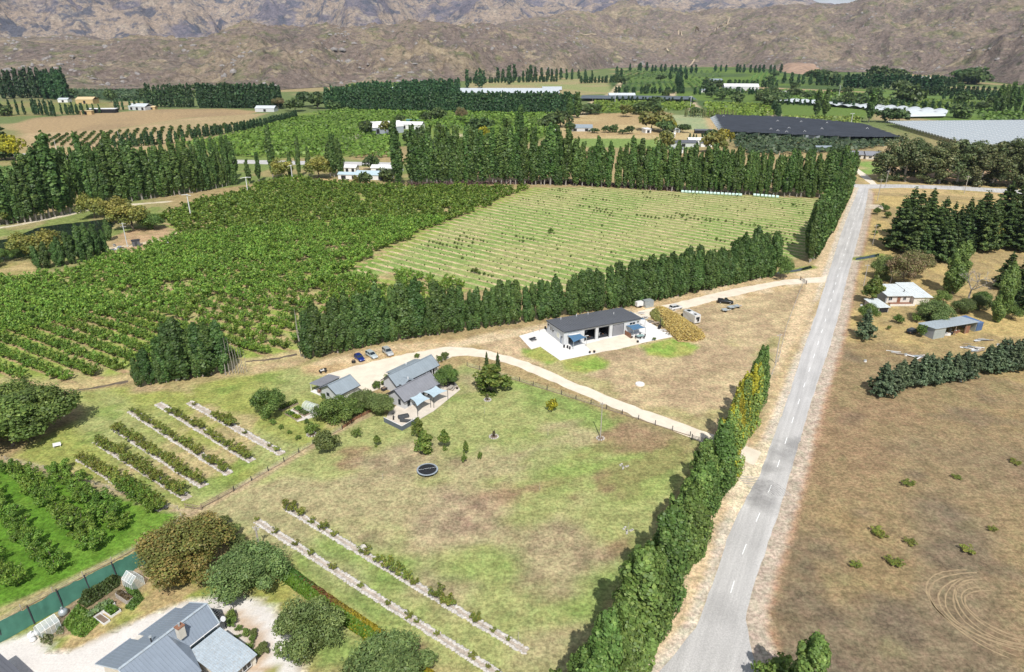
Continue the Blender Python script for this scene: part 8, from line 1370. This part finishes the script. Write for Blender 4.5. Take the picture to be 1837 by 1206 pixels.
# ---- distant buildings
def shedf(px, w_, d_, h_, label, wall=None, roof=None, a=0.0, kind='gable', name='farm_building', cat='building', doors=1):
    o = empty(name, (*S(*px), 0), a, label, cat); wall, roof = wall or M_WHITE, roof or M_PLAS; MB().box((0, d_/2, h_/2), (w_, d_, h_)).build('wall', wall, o); b = MB(); zr = h_+d_*(.2 if kind == 'gable' else .05)
    if kind == 'gable': roof_plane(b, [(-w_/2-.4, -.4, h_), (w_/2+.4, -.4, h_), (w_/2+.4, d_/2, zr), (-w_/2-.4, d_/2, zr)], .2, 3); roof_plane(b, [(w_/2+.4, d_+.4, h_), (-w_/2-.4, d_+.4, h_), (-w_/2-.4, d_/2, zr), (w_/2+.4, d_/2, zr)], .2, 3)
    else: roof_plane(b, [(-w_/2-.4, -.4, h_+.2), (w_/2+.4, -.4, h_+.2), (w_/2+.4, d_+.4, zr+.3), (-w_/2-.4, d_+.4, zr+.3)], .2, 3)
    b.build('roof', roof, o)
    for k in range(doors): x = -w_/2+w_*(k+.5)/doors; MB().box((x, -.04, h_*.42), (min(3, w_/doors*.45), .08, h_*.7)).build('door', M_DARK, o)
    return o
M_TAN = simple('tan_wall', (.55, .40, .2), .7); M_OCH = simple('ochre_roof', (.62, .48, .27), .6)
shedf((152, 187), 24, 16, 6, 'ochre hay barn with dark blue doors below the left hill', M_TAN, M_OCH); shedf((113, 184), 14, 10, 4, 'small pale blue roofed house left of the ochre barn', M_WHITE, M_PLAS); shedf((182, 203), 34, 8, 4.5, 'long open fronted white hay shed at the brown field', M_DARK, M_WHITE, .05, 'flat', doors=4); shedf((154, 206), 14, 6, 4, 'tan shed beside the long open hay shed', M_TAN, M_OCH, .05, 'flat'); shedf((246, 198), 24, 16, 4.5, 'white homestead with pale roof at the end of the brown field', M_WALL, M_PLAS, -.2, doors=3); shedf((272, 197), 9, 7, 3.2, 'small outbuilding beside the white homestead', M_TAN, M_OCH); shedf((475, 201), 24, 14, 4.2, 'white roofed shed beside the brownish tree', M_WALL, M_PLAS, -.05); shedf((560, 180), 20, 10, 5, 'small dark shed behind the hedge belt', M_RDARK, M_RBLUE)  # hay shed's near-black wall paints the shade behind its open front
o = shedf((694, 240), 34, 22, 6, 'large white roofed packhouse with dark gable front', M_WALLD, M_WHITE, .5, doors=2); shedf((725, 232), 36, 12, 4.5, 'long white annex behind the packhouse', M_WHITE, M_WHITE, -.15); shedf((742, 219), 16, 5, 2, 'green covered water tank behind the packhouse', simple('teal_cover', (.12, .28, .25), .6), simple('teal_cover2', (.14, .30, .27), .6), 0, 'flat')
shedf((1042, 236), 22, 13, 3.4, 'low house with a blue grey hip roof on the brown field', M_WALL, M_RBLUE, -.05, doors=2); shedf((995, 243), 6, 5, 4, 'small white shed glimpsed above the belt', M_WHITE, M_WHITE, .2); shedf((1163, 239), 6, 8, 3.5, 'white caravan beside the huge willow', M_WHITE, M_WHITE, .3, 'flat')
for px, w_, d_, h_, lb, wl, rf_ in (((1202, 247), 9, 5, 3, 'white caravan left of the clipped hedge', M_WHITE, M_WHITE), ((1248, 260), 12, 8, 4, 'white cottage at the end of the settlement hedge', M_WHITE, M_WHITE), ((1226, 264), 20, 9, 3.4, 'dark blue roofed house behind the long belt', M_WALL, M_RDARK), ((1268, 264), 10, 7, 3.2, 'small house with dark roof near the golden tree', M_WHITE, M_RDARK), ((1262, 240), 16, 5, 3, 'dark open lean-to at the net corner', M_DARK, M_RDARK), ((1205, 238), 16, 6, 2.6, 'pale tunnel shed in front of the green hedge', M_PLAS, M_PLAS), ((1270, 252), 5, 4, 3, 'tiny white hut beside the dark tree', M_WHITE, M_BROWN), ((1216, 275), 8, 6, 3, 'white wall glimpsed through the belt stems', M_WHITE, M_RGREY)): shedf(px, w_, d_, h_, lb, wl, rf_, -.05)  # lean-to is a solid box, its inside shade put into the wall colour
g1 = empty('bungalow', (*S(1541, 285), 0), -.15, 'cream bungalow with two grey gables by the green paddock', 'house'); gable(g1, -11, 3, 0, 8, 3, 5.2, M_CREAM, M_RGREY); gable(g1, 4, 15, -2, 7, 3, 5.4, M_CREAM, M_RGREY)
for x_ in (-8, -4, 0): window(g1, (x_, 0, 1.5), 2, 1.4, math.pi, M_WHITE)
for x_ in (7, 11): window(g1, (x_, -2, 1.5), 2, 1.4, math.pi, M_WHITE)
shedf((1478, 272), 12, 6, 3, 'little settlement house hidden behind the light green tree', M_WHITE, M_RBLUE)
for px, w_, d_, lb, wl, rf_ in (((628, 309), 8, 7, 'small white house beside the thick poplar clump', M_WHITE, M_WHITE), ((626, 322), 14, 6, 'pale blue roofed cottage with two round shrubs', M_WHITE, M_SAILP), ((668, 323), 22, 10, 'long pale blue roofed house below the highway', M_WHITE, M_SAILP), ((692, 310), 20, 8, 'white roofed house next to the tallest belt poplars', M_WHITE, M_WHITE)): shedf(px, w_, d_, 3, lb, wl, rf_, -.12, doors=2)
shedf((1116, 177), 40, 14, 5, 'pale packing shed beside the narrow net', M_WHITE, M_PLAS, 0); shedf((1330, 163), 60, 22, 7, 'large white packing shed in the middle valley', M_WALL, M_WHITE, -.1); shedf((1283, 150), 30, 16, 6, 'blue roofed shed on the middle terrace', M_WALL, M_RBLUE); shedf((1288, 167), 10, 8, 4, 'cluster house below the dark tree, right one', M_WHITE, M_WHITE); shedf((1262, 166), 12, 8, 4, 'cluster house below the dark tree, left one', M_WHITE, M_RBLUE); shedf((1405, 172), 22, 10, 5, 'small white shed between two dark trees', M_WHITE, M_WHITE); shedf((1652, 147), 40, 20, 7, 'white buildings below the right hill', M_WHITE, M_WHITE); shedf((1640, 145), 20, 14, 6, 'pale shed left of the white hill buildings', M_WALL, M_WHITE)
shedf((1500, 133), 1, 1, 1, 'x') if False else None
for px, h_, lb in (((1238, 197), 16, 'distant white frost fan at the orchard block'), ((1504, 177), 18, 'distant white frost fan behind the white covers'), ((1103, 186), 14, 'distant pale frost fan near the narrow net'), ((1327, 177), 14, 'distant white frost fan by the middle valley orchard'), ((1526, 226), 12, 'white frost fan rising out of the dark net')): frostfan(px, h_, lb)
# bare knoll cut into the foothill, pale tracks climbing the hills
P = SP([(1392, 126), (1405, 118), (1425, 115), (1450, 118), (1485, 127), (1440, 134), (1410, 131)]); c = P.mean(0); V = [(0, 0, 22)]; n = len(P); b = MB(); ring1 = [(*(p-c), -1) for p in P]; ring2 = [(*((p-c)*.55), 17) for p in P]; b.add(ring1+ring2+V, [(i, (i+1) % n, n+(i+1) % n, n+i) for i in range(n)]+[(n+i, n+(i+1) % n, 2*n) for i in range(n)]); o = b.build('bare_knoll', simple('bare_earth', (.38, .25, .165), .95, .3, .03, grime=(.2, .15, .14)), loc=(*c, 0)); tag(o, kind='structure')
M_TRK = simple('clay_track', (.44, .35, .24), .95, .1, .1)
def hilltrack(px, wd, seed):     # a bulldozed track lying on the hill side
    r_ = []; D0 = np.linspace(1300, 4200, 900)
    for p in px:
        d = ray(*p); hx = math.hypot(d[0], d[1]); X, Y = D0*d[0]/hx, D0*d[1]/hx; zr_ = CAM_H+D0*d[2]/hx; Z_ = np.maximum(hill_h(X, Y), 0); k = np.nonzero(Z_ >= zr_)[0]
        if len(k): r_.append((X[k[0]], Y[k[0]]))
    if len(r_) < 2: return
    P = np.array(r_); s = np.concatenate([[0], np.cumsum(np.hypot(*np.diff(P, axis=0).T))]); q = np.arange(0, s[-1], 8); x, y = np.interp(q, s, P[:, 0]), np.interp(q, s, P[:, 1]); dx, dy = np.gradient(x), np.gradient(y); l_ = np.hypot(dx, dy)+1e-6; V, m_ = [], len(q)
    for sgn in (-1, 1): xx, yy = x-sgn*dy/l_*wd/2, y+sgn*dx/l_*wd/2; V.append(np.stack([xx, yy, np.maximum(hill_h(xx, yy), 0)+1.2], 1))
    i = np.arange(m_-1); o = bpy.data.objects.new('hill_track', mesh_np('hill_track', np.concatenate(V), np.stack([i, m_+i, m_+i+1, i+1], 1), M_TRK)); link(o); tag(o, kind='structure')
for k, l in enumerate(([(1105, 100), (1103, 108), (1107, 116), (1118, 120)], [(1246, 107), (1242, 114), (1236, 120)], [(1040, 60), (1060, 62), (1085, 72), (1115, 80), (1150, 88), (1200, 95)], [(1735, 18), (1765, 32), (1795, 40), (1837, 50)], [(1300, 40), (1312, 33)], [(1217, 55), (1250, 50), (1300, 40)])): hilltrack(l, 5, k)
# ---------------------------------------------------------------- valley air
m = bpy.data.materials.new('valley_haze'); m.use_nodes = True; t = m.node_tree; t.nodes.remove(t.nodes['Principled BSDF'])
pv = t.nodes.new('ShaderNodeVolumePrincipled'); pv.inputs['Color'].default_value = (.62, .76, 1, 1); pv.inputs['Density'].default_value = HAZE; pv.inputs['Anisotropy'].default_value = .2
t.links.new(pv.outputs[0], t.nodes['Material Output'].inputs['Volume'])
b = MB(); b.box((0, 7600, 748), (34000, 15600, 1502)); o = b.build('haze', m); tag(o, 'thin blue air filling the valley up to the far mountains', kind='stuff')
